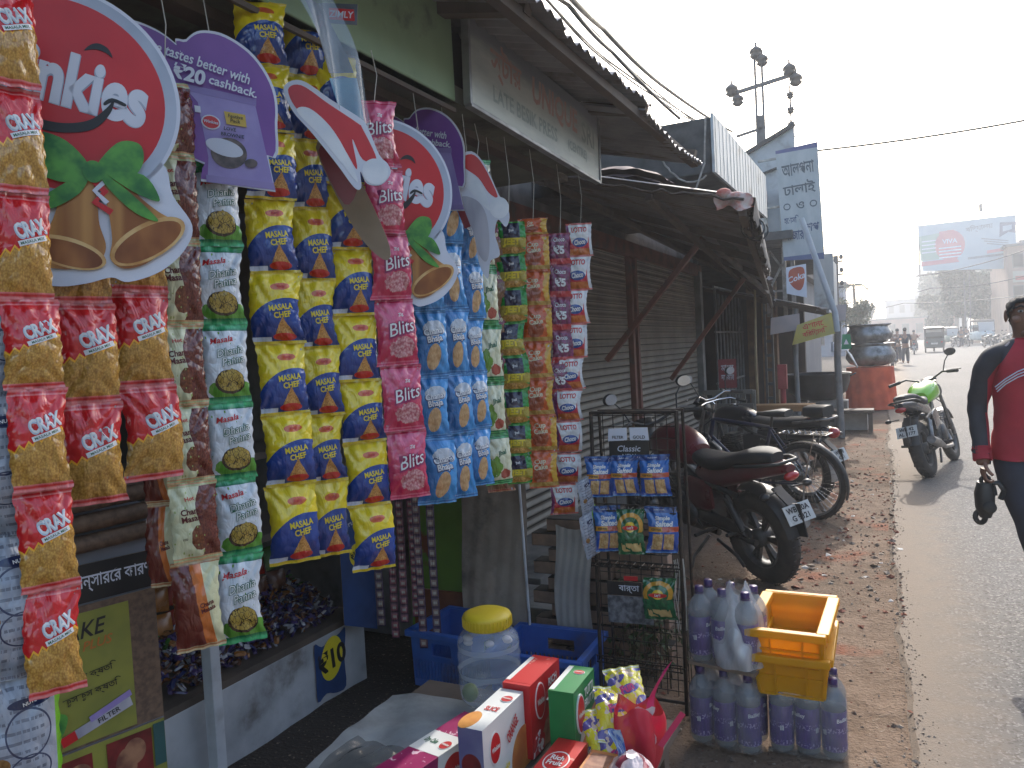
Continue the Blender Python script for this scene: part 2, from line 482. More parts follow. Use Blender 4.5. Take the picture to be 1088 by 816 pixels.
# kind: print, back, thickness, lettering [(text, ink, size/h, u, v, fit/w, rotation, bold, shear)], noun
KIND = {
 'corn': (p_corn, .05, [('CRAX', PALE, .150, .61, .655, .56, .33, .05, 0), ('CRAX', W_, .145, .615, .665, .54, .33, .02, 0), ('#', W_, .05, .635, .545, .52, .33, 0, 0), ('MASALA MIX', DGR, .028, .635, .545, .44, .33, .01, 0)], 'red corn chip packet'),
 'cream': (p_cream, .05, [('Chana\nMasala', BRN, .17, .42, .60, .42, .1, .03, 0), ('Hot', RED, .05, .4, .80, .2, .1, .02, 0), ('100', BLK, .03, .25, .3, .2, .1, .01, 0)], 'cream and brown snack packet'),
 'brown': (p_brown, .05, [('Chana\nMasala', BRN, .12, .70, .5, .3, .2, .03, 0)], 'orange and brown snack packet'),
 'coriander': (p_coriander, .045, [('Masala', RED, .075, .42, .80, .5, .15, .02, .3), ('Dhania', DGR, .105, .60, .655, .58, .2, .06, .25), ('Dhania', W_, .095, .60, .655, .55, .2, .0, .25), ('Panna', DGR, .105, .66, .54, .5, .2, .06, .25), ('Panna', W_, .095, .66, .54, .47, .2, .0, .25)], 'white and green peanut packet'),
 'yellow': (p_yellow, .055, [('MASALA', YEL, .085, .62, .515, .46, .1, .03, 0), ('CHEF', YEL, .085, .64, .41, .33, .1, .03, 0), ('Rang', RED, .05, .60, .80, .25, .1, .02, .2)], 'yellow and blue packet'),
 'pink': (p_pink, .045, [('Blits', MAG, .23, .58, .55, .74, .22, .05, .3), ('Blits', W_, .19, .58, .56, .66, .22, .0, .3), ('Zig', W_, .06, .6, .75, .3, .2, .02, .2)], 'shiny pink snack packet'),
 'blue': (p_blue, .055, [('Chana\nBhaja', NAVY, .26, .60, .60, .54, .12, .06, 0), ('Chana\nBhaja', W_, .24, .60, .61, .50, .12, .03, 0)], 'glossy blue snack packet'),
 'leafy': (p_leafy, .05, [('Jhal', DGR, .12, .6, .62, .4, .2, .03, .2)], 'cream packet with green leaf print'),
 'orange': (p_orange, .035, [('Cup\nCake', CRM, .30, .42, .66, .5, .1, .03, 0)], 'orange cake packet'),
 'noodle': (p_noodle, .035, [('JEET', YEL, .26, .5, .37, .62, 0, .05, 0), ('Jhal', W_, .1, .5, .72, .3, .1, .03, 0)], 'green and black packet'),
 'maroon': (p_maroon, .03, [('Choco', W_, .14, .5, .80, .5, 0, .02, 0), ('\u20b95', W_, .26, .5, .48, .5, 0, .05, 0)], 'purple chocolate packet'),
 'star': (p_star, .035, [('LOTTO', RED, .16, .5, .80, .56, 0, .04, 0), ('Choco', W_, .15, .5, .43, .42, .1, .04, .2)], 'red and white biscuit packet'),
 'tan': (p_tan, .035, [('Bake', CRM, .14, .5, .75, .5, 0, .03, .2)], 'dull brown biscuit packet'),
 'cracker': (p_cracker, .035, [("India's own", W_, .035, .45, .93, .5, 0, .01, 0), ('Simple', W_, .115, .5, .74, .72, 0, .04, .2), ('Salted', W_, .115, .54, .63, .66, 0, .04, .2), ('\u20b920 \u20b920', BLK, .05, .25, .51, .3, 0, .03, 0)], 'blue packet of square crackers'),
 'green': (p_green, .035, [("Lay's", W_, .075, .5, .605, .42, .12, .03, .2)], 'dark green chip packet with round red emblem'),
 'party': (p_party, .05, [('Fun', PNK, .16, .5, .55, .4, .4, .05, .2)], 'yellow and blue striped snack packet'),
 'silver': (p_silver, .06, [('NUTS', W_, .026, .64, .82, .36, .1, .03, 0)], 'silver back of a large packet'),
}
CHIPBACK = mat('packet_back', (.42, .44, .48), .35, (.3, .32, .36), 10, metal=.3)
def packet_mesh(kind, w, h, seed, nu=22, nv=26, inflate=1.0):
    fn, t, words, noun = KIND[kind]
    r = random.Random(seed); t = t * w / .115 * inflate * r.uniform(.8, 1.15)
    s = .06; ph = [r.uniform(0, 6.3) for _ in range(4)]; k1, k2 = r.uniform(2.2, 3.6), r.uniform(2.2, 3.6)
    cr = [(r.uniform(.25, .5), r.uniform(.5, .72), r.uniform(.7, 1.3)), (r.uniform(.5, .75), r.uniform(.5, .72), r.uniform(.5, 1.2)),
          (r.uniform(.25, .5), r.uniform(.25, .45), r.uniform(.4, 1)), (r.uniform(.5, .75), r.uniform(.25, .45), r.uniform(.4, 1))]
    lean = r.uniform(-.012, .012)
    def hgt(u, v):
        a = min(1, max(0, (v - s) / (1 - 2 * s)))
        pv = math.sin(math.pi * a) ** .55 if 0 < a < 1 else 0.0
        pu = max(0, 1 - abs(2 * u - 1) ** 2.4) ** .75
        z = t * .5 * pv * pu
        wr = math.sin(u * 6.28 * k1 + ph[0]) * math.exp(-a * 7) + math.sin(u * 6.28 * k2 + ph[1]) * math.exp(-(1 - a) * 7)
        z += .0034 * wr * pu * (w / .115)
        for (ex, ey, am), (cx, cy) in zip(cr, ((0, 1), (1, 1), (0, 0), (1, 0))):
            dx, dy = ex - cx, ey - cy; L = math.hypot(dx, dy); px, py = u - cx, v - cy
            q = (px * dx + py * dy) / L / L; d = abs(px * dy - py * dx) / L
            if 0 < q < 1.15: z -= .0085 * am * math.exp(-(d / .035) ** 2) * math.sin(min(1, q) * math.pi) * (w / .115)
        z += noise.noise((u * 3.1 + seed, v * 4.3, seed * .37)) * .0045 * pv * pu
        return z, pv
    P = []
    for j in range(nv + 1):
        row = []
        for i in range(nu + 1):
            u, v = i / nu, j / nv; z, pv = hgt(u, v)
            x = (u - .5) * w * (1 - .075 * pv) + lean * math.sin(v * 3.14)
            edge = .0015 * math.sin(v * 40 + ph[2]) if i in (0, nu) else 0
            row.append(Vector((x + edge, (v - .5) * h, z)))
        P.append(row)
    m = MB()
    m.grid(lambda u, v: P[round(v * nv)][round(u * nu)], nu, nv, 0)
    m.grid(lambda u, v: Vector((P[round(v * nv)][round(u * nu)].x, (v - .5) * h, (lambda z_: (z_ if z_ < 0 else -.55 * z_) - .0008)(P[round(v * nv)][round(u * nu)].z))), nu, nv, 1, flip=True)
    def surf(x, y, lift=.0011):
        v = min(.999, max(0, y / h + .5)); u = min(.999, max(0, x / (w * .93) + .5))
        fj, fi = v * nv, u * nu; j, i = int(fj), int(fi); fj -= j; fi -= i
        a = P[j][i].lerp(P[j][i + 1], fi); b = P[j + 1][i].lerp(P[j + 1][i + 1], fi)
        q = a.lerp(b, fj); return Vector((q.x, q.y, q.z + lift))
    mats = [pmat('print_' + kind, fn), CHIPBACK]
    for n_, (tx, im, sz, cu, cv, fit, rot, bo, sh) in enumerate(words):
        if im not in mats: mats.append(im)
        mi = mats.index(im); at = ((cu - .5) * w * .93, (cv - .5) * h); lift = .0011 + .0005 * n_
        if tx == '#':     # pill-shaped bar
            hh, ww = sz * h / 2, fit * w / 2; c, sn = math.cos(rot), math.sin(rot)
            gx = [-ww + 2 * ww * q / 8 for q in range(9)]
            vs = []
            for gy in (-hh, hh):
                for x in gx:
                    x2 = x * (1 if abs(x) < ww else .985); vs.append(surf(at[0] + x2 * c - gy * sn, at[1] + x2 * sn + gy * c, lift))
            m.add(vs, [(q, q + 1, q + 10, q + 9) for q in range(8)], mi)
        else:
            m.text(tx, sz * h, None, mi, bo, sh, fit * w, lambda x, y, l=lift: surf(x, y, l), rot, at)
    return m, mats
SEED = [100]
NAME = {'corn': 'chip_packet', 'coriander': 'peanut_packet', 'orange': 'cake_packet', 'star': 'biscuit_packet', 'tan': 'biscuit_packet', 'maroon': 'chocolate_packet', 'cracker': 'cracker_packet', 'green': 'chip_packet'}
def put_packet(kind, P, alpha, w, h, label, group, tilt=0, rollv=0, inflate=1.0, nu=22, nv=26):
    SEED[0] += 1
    m, mats = packet_mesh(kind, w, h, SEED[0], nu, nv, inflate)
    T = Matrix.Translation(P) @ frame((0, 0, 0), (math.sin(alpha), math.cos(alpha), 0)) @ Matrix.Rotation(rollv, 4, 'Z') @ Matrix.Rotation(tilt, 4, 'X')
    o = m.build(NAME.get(kind, 'snack_packet'), mats, None, 0, T)
    return tag(o, label, 'packet', group)
string_m = mat('cotton_string', (.6, .58, .52), .8)
def strip(kind, top, bot, ys, X, alpha, w, desc, group, ztop=2.40, jit=4, last=None, nu=22, nv=26, inflate=1.0):
    """a hanging chain of packets; ys are the seams between packets, from the top"""
    n = len(ys) - 1; pts = []
    for y in ys:
        f = (y - top[1]) / (bot[1] - top[1]); pts.append(on_x(top[0] + (bot[0] - top[0]) * f, y, X))
    for i in range(n):
        c = (pts[i] + pts[i + 1]) / 2; h = pts[i].z - pts[i + 1].z; d = n - 1 - i
        k = kind
        if last and d < last[1]: k = last[0]
        which = 'lowest' if d == 0 else ORD[d + 1] + ' from the bottom'
        c.x += rng.uniform(-.004, .004)
        put_packet(k, c, R(alpha) + R(rng.uniform(-jit, jit)), w * rng.uniform(.97, 1.03), h * 1.01, f'{KIND[k][3]}, {which} of {desc}', group,
                   R(rng.uniform(-4, 2)), R(rng.uniform(-1.6, 1.6)), inflate, nu, nv)
    a = pts[0]
    if a.z < ztop:
        m = MB(); m.tube([(a.x, a.y, a.z - .004), (a.x + .01, a.y + .006, (a.z + ztop) / 2), (a.x, a.y, ztop)], .0013, 0, 5)
        tag(m.build('hanging_string', string_m), f'thin string holding up {desc}', 'string', 'strings above the packet strips')

strip('corn', (7, 40), (60, 680), [-20, 92, 205, 318, 413, 520, 625, 735], -1.28, 24, .086, 'the leftmost red strip', 'red corn chip packets')
strip('corn', (84, 300), (100, 490), [215, 322, 428, 535], -1.375, 22, .112, 'the middle red strip', 'red corn chip packets', 1.9)
strip('corn', (145, 260), (160, 490), [205, 310, 410, 509], -1.385, 24, .116, 'the right red strip', 'red corn chip packets', 1.9)
strip('silver', (-4, 430), (20, 816), [275, 420, 570, 720, 870], -1.34, 24, .140, 'the left edge silver strip', 'silver packet backs', 1.9)
strip('cream', (182, 200), (212, 640), [85, 165, 256, 345, 430, 512, 595, 690], -1.38, 30, .10, 'the cream and brown strip', 'brown and cream packets', last=('brown', 1))
strip('brown', (172, 520), (180, 620), [460, 535, 622], -1.44, 42, .06, 'the twisted strip', 'brown and cream packets', 1.75)
strip('coriander', (228, 200), (257, 650), [94, 178, 262, 345, 428, 509, 590, 681], -1.37, 36, .108, 'the white and green strip', 'white and green peanut packets')
strip('yellow', (290, 230), (313, 580), [0, 70, 140, 212, 290, 365, 440, 515, 598], -1.36, 38, .122, 'the left yellow and blue strip', 'yellow and blue packets')
strip('yellow', (331, 230), (352, 570), [10, 82, 150, 222, 298, 370, 442, 512, 590], -1.40, 36, .118, 'the middle yellow and blue strip', 'yellow and blue packets')
strip('yellow', (367, 230), (397, 590), [60, 128, 196, 265, 335, 405, 470, 537, 605], -1.35, 42, .124, 'the right yellow and blue strip', 'yellow and blue packets')
strip('pink', (406, 200), (434, 500), [107, 178, 248, 318, 388, 457, 528], -1.27, 36, .122, 'the pink strip', 'pink packets')
strip('blue', (449, 270), (465, 520), [195, 262, 330, 400, 465, 535], -1.36, 44, .128, 'the left blue strip', 'blue packets')
strip('blue', (478, 270), (492, 500), [190, 258, 328, 397, 460, 528], -1.37, 34, .115, 'the middle blue strip', 'blue packets')
strip('blue', (499, 270), (511, 500), [225, 280, 338, 396, 454, 515], -1.35, 34, .105, 'the right blue strip', 'blue packets')
strip('leafy', (513, 270), (527, 480), [170, 228, 286, 345, 405, 462, 514], -1.37, 40, .105, 'the cream and leaf strip', 'cream leaf packets')
strip('tan', (524, 300), (532, 500), [238, 283, 328, 373, 418, 463, 522], -1.42, 52, .11, 'the dull brown strip', 'brown biscuit packets', nu=12, nv=14)
strip('noodle', (541, 260), (549, 500), [236, 271, 307, 343, 379, 415, 451, 483, 514], -1.36, 66, .118, 'the green and black strip', 'small strip packets', nu=14, nv=14, inflate=.8)
strip('orange', (567, 250), (577, 500), [232, 250, 288, 326, 364, 403, 442, 480, 518], -1.36, 62, .128, 'the orange strip', 'small strip packets', nu=14, nv=14, inflate=.7)
strip('maroon', (595, 250), (597, 500), [248, 282, 317, 352, 387, 420, 455, 490, 518], -1.37, 60, .10, 'the purple strip', 'small strip packets', nu=14, nv=14, inflate=.7)
strip('star', (616, 250), (599, 540), [238, 272, 308, 344, 380, 414, 447, 481, 514, 547], -1.33, 62, .128, 'the red and white strip', 'small strip packets', nu=14, nv=14, inflate=.8, jit=8)

# the thin sachet strips hanging beneath the pink packets
def p_sachet(b, u, v):
    k = 16.0
    cell = (v * k).frac(); idx = (v * k) - cell
    c = b.mix(((cell - .5).abs() < .32) * ((u - .5).abs() < .34), b.mix(b.rnd(), (.16, .03, .06), (.05, .05, .12)), b.mix(b.rnd(), (.42, .06, .12), (.22, .26, .20)))
    c = b.mix(((cell - .5).abs() < .14) * ((u - .5).abs() < .22), c, (.45, .42, .38))
    return b.mix(cell < .07, c, (.02, .02, .025))
sach = pmat('print_sachet', p_sachet, .35)
for i, (px, y0, y1, tone, dx) in enumerate(((399, 520, 676, 'yellowish', 0), (412, 540, 690, 'dark green', 0), (424, 525, 672, 'dark maroon', 0), (434, 525, 668, 'rosy brown', 0), (443, 525, 700, 'grey and red', 0), (455, 520, 690, 'pink and navy', 0))):
    a = on_y(px, y0, 2.95); b_ = on_y(px + 6, y1, 2.95); x = (a.x + b_.x) / 2
    m = MB(); h = a.z - b_.z; w = .038
    m.grid(lambda u, v: Vector(((u - .5) * w, (v - 1) * h, .004 * abs(math.sin(v * math.pi * 16)) + .006 * math.sin(v * 5 + i))), 6, 96, 0)
    m.grid(lambda u, v: Vector(((u - .5) * w, (v - 1) * h, -.001 + .006 * math.sin(v * 5 + i))), 6, 96, 0, flip=True)
    o = m.build('sachet_strip', sach, None, 0, frame((x, 2.95 + .02 * (i % 2), a.z + .05), (1, .35, 0)))
    tag(o, f'narrow chain of {tone} sachets, {ORD[i + 1]} from the left under the pink packets', 'sachet strip', 'sachet chains')
# ------------------------------------------------------------------ printed cardboard cut-outs
def circ(cx, cy, rx, ry=None, n=40, a0=0, a1=360, rot=0):
    ry = ry or rx; c, s = math.cos(R(rot)), math.sin(R(rot)); out = []
    for i in range(n):
        a = R(a0 + (a1 - a0) * i / (n if a1 - a0 == 360 else n - 1)); x, y = rx * math.cos(a), ry * math.sin(a)
        out.append((cx + x * c - y * s, cy + x * s + y * c))
    return out
def smooth(pts, k=5):
    """closed curve through the points"""
    n = len(pts); out = []
    for i in range(n):
        p0, p1, p2, p3 = pts[i - 1], pts[i], pts[(i + 1) % n], pts[(i + 2) % n]
        for j in range(k):
            t = j / k
            out.append(tuple(.5 * (2 * b + (c - a) * t + (2 * a - 5 * b + 4 * c - d) * t * t + (3 * b - a - 3 * c + d) * t ** 3) for a, b, c, d in zip(p0, p1, p2, p3)))
    return out
def ribbon(pts, w):
    L, Rr = [], []
    for i, p in enumerate(pts):
        a, b = pts[max(0, i - 1)], pts[min(len(pts) - 1, i + 1)]; dx, dy = b[0] - a[0], b[1] - a[1]; l = math.hypot(dx, dy) or 1
        ww = w[i] if isinstance(w, list) else w
        L.append((p[0] - dy / l * ww / 2, p[1] + dx / l * ww / 2)); Rr.append((p[0] + dy / l * ww / 2, p[1] - dx / l * ww / 2))
    return L + Rr[::-1]
def pr(name, c1, c2, scale=5, stretch=(1, 1, 1), rough=.38):
    if name in _mats: return _mats[name]
    b = B(name); n = b.noise(scale, 3, .5, stretch=stretch); b.set('Base Color', b.mix(n.ss(.32, .68), c1, c2)); b.set('Roughness', rough)
    _mats[name] = b.m; return b.m
c_white = pr('card_white', (.66, .68, .76), (.56, .59, .68)); c_ring = pr('card_grey_ring', (.30, .35, .45), (.42, .47, .57), 8)
c_red = pr('card_red', (.58, .015, .022), (.48, .010, .016)); c_green = pr('card_green', (.012, .13, .03), (.10, .34, .05), 26)
c_gold = pr('card_gold', (.68, .36, .10), (.26, .085, .018), 5, (2.6, .12, 1)); c_gold2 = pr('card_gold_inside', (.16, .04, .008), (.40, .15, .04), 6, (2, 1, 1))
c_gold3 = pr('card_gold_light', (.72, .50, .22), (.5, .25, .07), 18); c_card = pr('card_back', (.30, .22, .15), (.23, .17, .11), 10, (1, 1, 1), .8)
c_pur = pr('card_purple', (.16, .05, .28), (.22, .08, .35), 4); c_lav = pr('card_lavender', (.34, .28, .55), (.26, .20, .46), 12); c_cook = pr('card_cookie', (.05, .035, .035), (.14, .10, .09), 60)
c_trim = pr('card_fur', (.62, .66, .72), (.74, .76, .80), 14); c_sock = pr('card_beard', (.26, .26, .33), (.46, .46, .52), 12, (1, .3, 1))

class Card:
    """stack of thin printed layers on a board; outlines in units of k metres"""
    def __init__(s, k): s.k, s.m, s.mats, s.z = k, MB(), [], 0.0
    def mi(s, m):
        if m not in s.mats: s.mats.append(m)
        return s.mats.index(m)
    def base(s, out, m, th=.004):
        s.m.prism([(x * s.k, y * s.k) for x, y in out], -th, 0, s.mi(m), None, s.mi(c_card)); s.z = 0.0; return s
    def lay(s, out, m):
        z = s.z; s.z += .0005
        s.m.prism([(x * s.k, y * s.k) for x, y in out], z - .0004, z + .0005, s.mi(m)); return s
    def txt(s, t, size, at, m, rot=0, bold=.02, shear=0, fit=None):
        s.z += .0006; s.m.text(t, size * s.k, None, s.mi(m), bold, shear, fit * s.k if fit else None, None, R(rot), (at[0] * s.k, at[1] * s.k), s.z); return s
    def build(s, name, T, parent=None): return s.m.build(name, s.mats, parent, 0, T)

def bells(c, ox, oy):
    def bell(pts, mouth, rim):
        c.lay(smooth([(ox + x, oy + y) for x, y in pts]), c_gold)
        c.lay(circ(ox + mouth[0], oy + mouth[1], mouth[2], mouth[3], 30, rot=mouth[4]), c_gold3)
        c.lay(circ(ox + mouth[0], oy + mouth[1] - 1, mouth[2] * .9, mouth[3] * .8, 30, rot=mouth[4]), c_gold2)
    bell([(8, -82), (26, -86), (32, -110), (34, -135), (40, -160), (30, -178), (0, -186), (-32, -180), (-30, -164), (-12, -140), (-2, -108)], (4, -168, 37, 16, -14), 0)
    bell([(34, -86), (58, -84), (74, -102), (92, -116), (112, -128), (112, -142), (84, -172), (58, -182), (44, -172), (46, -150), (42, -116)], (82, -150, 44, 19, 34), 0)
    c.lay(ribbon([(26, -86), (40, -100), (30, -112), (46, -122)], 7), c_red); c.lay(ribbon([(44, -84), (30, -100), (42, -112)], 5), c_white)
    for s_ in (smooth([(26, -78), (4, -50), (-26, -44), (-34, -62), (-26, -84), (2, -94)]), smooth([(30, -78), (52, -46), (74, -44), (78, -62), (68, -80), (46, -86)]),
               smooth([(24, -82), (-2, -98), (-26, -120), (-12, -124), (16, -104)]), smooth([(34, -82), (56, -92), (92, -126), (72, -122), (50, -104)]), smooth([(44, -80), (78, -78), (94, -104), (78, -102), (58, -92)])):
        c.lay([(ox + x, oy + y) for x, y in s_], c_green)
    c.lay(circ(ox + 29, oy - 80, 10, 12, 20), c_green)
def winkies(T, k, hat=False):
    """local units: pixels at the near board; the disc has radius 114"""
    c = Card(k)
    c.base(circ(0, 0, 117, n=72), c_white)
    c.base(smooth([(-50, -70), (-62, -150), (-60, -196), (-10, -204), (20, -200), (45, -192), (62, -196), (95, -182), (120, -156), (128, -128), (108, -96), (96, -60), (40, -50)]), c_white)
    c.z = .0006
    c.lay(circ(0, 0, 113, n=72), c_ring); c.lay(circ(0, 0, 101, n=72), c_red)
    c.txt('Winkies', 60, (-3, 17), c_ring, -10, .055, 0, 176); c.txt('Winkies', 60, (-3, 18), c_white, -10, .04, 0, 176)
    c.lay(smooth([(22, 50), (28, 57), (36, 60), (45, 56), (49, 47), (43, 51), (35, 53), (28, 52)], 4), BLK)
    c.lay(smooth([(-68, 6), (-54, -22), (-28, -38), (2, -41), (30, -33), (46, -14), (50, 2), (43, -8), (26, -24), (0, -31), (-28, -27), (-50, -12)], 5), BLK)
    c.lay(smooth([(40, -3), (48, 3), (61, -1), (60, -4), (49, -1), (41, -6)], 3), BLK)
    bells(c, 0, 0)
    return c.build('hanging_board', T)
def facing(P, off=0, tilt=0, roll=0):
    """upright board turned to face the pavement in front of it; off turns it about its own upright axis"""
    d = Vector((P.x, P.y, 0)).normalized(); x = Vector((d.y, -d.x, 0))
    return Matrix.Translation(P) @ Matrix.Rotation(R(off), 4, 'Z') @ frame((0, 0, 0), x) @ Matrix.Rotation(R(tilt), 4, 'X') @ Matrix.Rotation(R(roll), 4, 'Z')
P = on_x(65, 100, -1.345); k = 1.40 / F_PX * (P.xy.length / 1.40) ** 0 * (P.length / P.length)
k = (P - EYEV).length / math.hypot(F_PX, math.hypot(65 - CX, 100 - CY))
tag(winkies(facing(P, 0, 0, -3), k, False), 'large round red smiling board with golden bells, nearest the left edge', 'advert board', 'round red boards with bells')
P = on_x(411, 200, -1.30); k2 = k * 1.0
tag(winkies(facing(P, 16, 0, -4), k2, False), 'second round red smiling board, half hidden behind the pink packets', 'advert board', 'round red boards with bells')

hk = (on_x(390, 180, -1.17) - EYEV).length / F_PX
c = Card(hk); c.base(smooth([(-75, 76), (-58, 84), (-30, 66), (-3, 49), (4, 40), (14, 13), (22, 4), (24, -6), (14, -17), (0, -16), (-6, -4), (-6, -20), (-13, -20), (-28, 2), (-50, 32), (-68, 54)], 5), c_white, .003)
c.lay(smooth([(-71, 74), (-58, 79), (-33, 62), (-6, 44), (-1, 38), (11, 8), (-3, 8), (-12, 28), (-9, -2), (-21, 19), (-39, 44), (-62, 54)], 5), c_red); c.lay(smooth([(-64, 54), (-52, 57), (-33, 40), (-18, 13), (-9, -15), (-24, 4), (-45, 32)], 5), c_trim); c.lay(circ(9, -4, 13, n=30), c_trim)
tag(c.build('hat_board', facing(on_x(389, 178, -1.17), 6, 0, 0)), 'red winter hat cut-out with white brim and round bobble above the pink packets', 'advert board')
def heart(T, k):
    c = Card(k)
    out = smooth([(-19, 86), (-12, 98), (4, 108), (30, 104), (58, 82), (75, 46), (74, 8), (60, -30)], 5)[:36] + [(60, -36), (63, -70), (-15, -56), (-12, -44), (-8, -38)] + smooth([(-20, -32), (-58, -8), (-90, 14), (-110, 48), (-110, 84), (-94, 110), (-68, 117), (-42, 108), (-24, 94), (-20, 86)], 5)[:46]
    c.base(out, c_white)
    c.lay([(x * .965 - .2, y * .965 + .8) for x, y in out], c_pur)
    c.lay([(-18, 44), (52, 28), (62, -66), (-8, -56), (-4, -30), (-8, 30)], c_lav)
    c.lay([(-20, 50), (54, 34), (53, 26), (-17, 42)], pr('card_lavender_dark', (.22, .16, .40), (.28, .22, .46)))
    c.lay([(-9, -49), (62, -60), (63, -68), (-9, -57)], pr('card_lavender_dark', (.22, .16, .40), (.28, .22, .46)))
    c.lay(circ(18, -26, 19, 17, 30, rot=-8), c_cook); c.lay(circ(14, -20, 20, 9, 24, rot=-20), c_white)
    c.lay(circ(3, 8, 10, 8, 24, rot=-15), c_white); c.lay(circ(3, 8, 8.6, 6.6, 24, rot=-15), c_red)
    c.lay([(18, 20), (40, 16), (40, 2), (19, 6)], ink('gold_print', (.62, .42, .06))); c.lay([(-12, 26), (-6, 25), (-6, 18), (-12, 19)], c_white)
    c.lay(circ(40, -38, 7, 5, 12), c_cook)
    c.txt('Winkies', 3.4, (3, 8), c_white, -12, .02); c.txt('LOVE', 4, (22, 0), BLK, -10, .02); c.txt('BROWNIE', 4, (24, -7), BLK, -10, .02); c.txt('Festive\nPack', 9, (29, 11), BLK, -10, .01)
    c.txt('Love tastes better with', 11.5, (-5, 74), c_white, -20, .016, 0, 116)
    c.txt('upto', 11, (-46, 71), c_white, -18, .016); c.txt('\u20b920', 17, (-13, 59), c_white, -16, .04); c.txt('cashback.', 10, (31, 46), c_white, -18, .02)
    c.txt('pay on order', 5, (-46, 30), c_white, 62, .01)
    return c.build('heart_board', T)
P = on_x(222, 138, -1.34); kk = (P - EYEV).length / math.hypot(F_PX, math.hypot(222 - CX, 138 - CY))
tag(heart(facing(P, 0, 0, 3), kk * .96), 'large purple heart board offering cashback, hung between red and yellow packets', 'advert board', 'purple heart boards')
P = on_x(450, 186, -1.43)
tag(heart(facing(P, -22, 0, 4), kk * 1.0), 'far purple heart board tucked behind the second round red board', 'advert board', 'purple heart boards')
# the second hat cut-out with a fringe
c = Card((on_x(512, 220, -1.25) - EYEV).length / F_PX)
out = smooth([(-24, 48), (-8, 56), (6, 40), (18, 10), (28, -10), (24, -24), (16, -16), (12, -30), (16, -52), (6, -58), (2, -76), (-6, -60), (-10, -30), (-20, -4), (-28, 26)], 4)
c.base(out, c_white); c.lay(smooth([(-22, 47), (-8, 53), (4, 40), (17, 8), (8, 12), (-2, 28), (-14, 38)], 4), c_red)
c.lay(smooth([(-26, 34), (-14, 36), (2, 18), (8, -6), (-2, 4), (-14, 18)], 4), c_trim); c.lay(circ(18, -4, 10, 11, 24), c_trim)
c.lay(smooth([(-22, 8), (-6, 6), (4, -10), (6, -40), (2, -58), (-6, -50), (-10, -28)], 4), c_sock)
c.lay(ribbon([(-27, 20), (-22, -4), (-16, -22)], 7), pr('card_dark_red', (.25, .02, .03), (.18, .015, .02)))
tag(c.build('hat_board', facing(on_x(512, 218, -1.25), -8, 0, 0)), 'small red and white hat cut-out with grey fringe beside the dull brown packets', 'advert board')
dkred_c = pr('card_dark_red', (.25, .02, .03), (.18, .015, .02))
# narrow brown cardboard strip hanging edge-on
c = Card(1); c.base(smooth([(-.075, .16), (-.01, .15), (.03, .03), (.065, -.13), (.040, -.16), (-.02, -.06)], 4), c_card); c.lay(smooth([(-.070, .15), (-.015, .145), (.015, .05), (-.03, .0)], 4), dkred_c)
tag(c.build('cardboard_strip', facing(on_x(378, 215, -1.27), -10, 0, 8)), 'bare brown cardboard strip hanging under the winter hat', 'cardboard')
# long clear plastic sleeve hanging from the beam
sleeve = glass('clear_sleeve', (.30, .38, .46), .14, .55); sl_dark = mat('sleeve_insert', (.05, .06, .08), .4, (.12, .14, .17), 14); sl_blue = mat('sleeve_blue', (.05, .22, .42), .35, (.12, .38, .58), 14)
a = on_x(334, -6, -1.20); b_ = on_x(386, 132, -1.20)
t = thing('plastic_sleeve', 'long clear plastic sleeve with blue tip hanging from the green beam', 'plastic sleeve', Matrix.Translation((a.x, a.y, a.z)))
def slv(u, v, o=0.0, w=.13):
    y = (b_.y - a.y) * v; z = (b_.z - a.z) * v
    return Vector((.006 * math.sin(v * 4.0) + .010 * math.sin(u * 6 + v * 5) + o, y + (u - .5) * w * (1.1 - .25 * v), z + (u - .5) * .03))
m = MB(); m.grid(lambda u, v: slv(u, v), 10, 20); m.build('sleeve', sleeve, t)
m = MB(); m.grid(lambda u, v: slv(.2 + .6 * u, .03 + .55 * v, -.012), 6, 12); m.build('dark_insert', sl_dark, t)
m = MB(); m.grid(lambda u, v: slv(.15 + .7 * u, .62 + .37 * v, -.012), 6, 12); m.build('blue_insert', sl_blue, t)
c = Card(1); c.base([(-.05, -.012), (.05, -.03), (.055, .02), (-.045, .035)], sl_dark, .002); c.lay([(-.02, -.008), (.045, -.02), (.045, .008), (-.02, .02)], c_red); c.txt('ZIMLY', .016, (.012, 0), c_white, -10, .02)
tag(c.build('price_tag', facing(on_x(358, 16, -1.22), -20)), 'small black tag with a red label beside the plastic sleeve', 'tag')
# ------------------------------------------------------------------ ground
def ground_mat():
    b = B('dusty_earth'); x, y, z = b.pos()
    n1 = b.noise(.7, 5, .6, 'Position'); n2 = b.noise(9, 5, .65, 'Position'); n3 = b.noise(60, 3, .6, 'Position'); n4 = b.noise(2.3, 4, .6, 'Position')
    c = b.mix(n2.ss(.3, .7), (.15, .10, .066), (.215, .150, .105))
    c = b.mix(n1.ss(.42, .68), c, (.13, .09, .06))
    c = b.mix((n4.ss(.52, .72)) * (x > -1.3) * (x < -.1) * (y > 4.0), c, (.23, .085, .046))
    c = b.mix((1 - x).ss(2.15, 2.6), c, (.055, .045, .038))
    c = b.mix(n3.ss(.60, .75), c, (.28, .22, .17)); c = b.mix(n3.ss(.42, .30), c, (.08, .055, .04))
    b.set('Base Color', c); b.set('Roughness', .95); b.p.inputs['Specular IOR Level'].default_value = .2
    b.bump(n2 * .6 + n3 * .4 + n4, .9, .03); return b.m
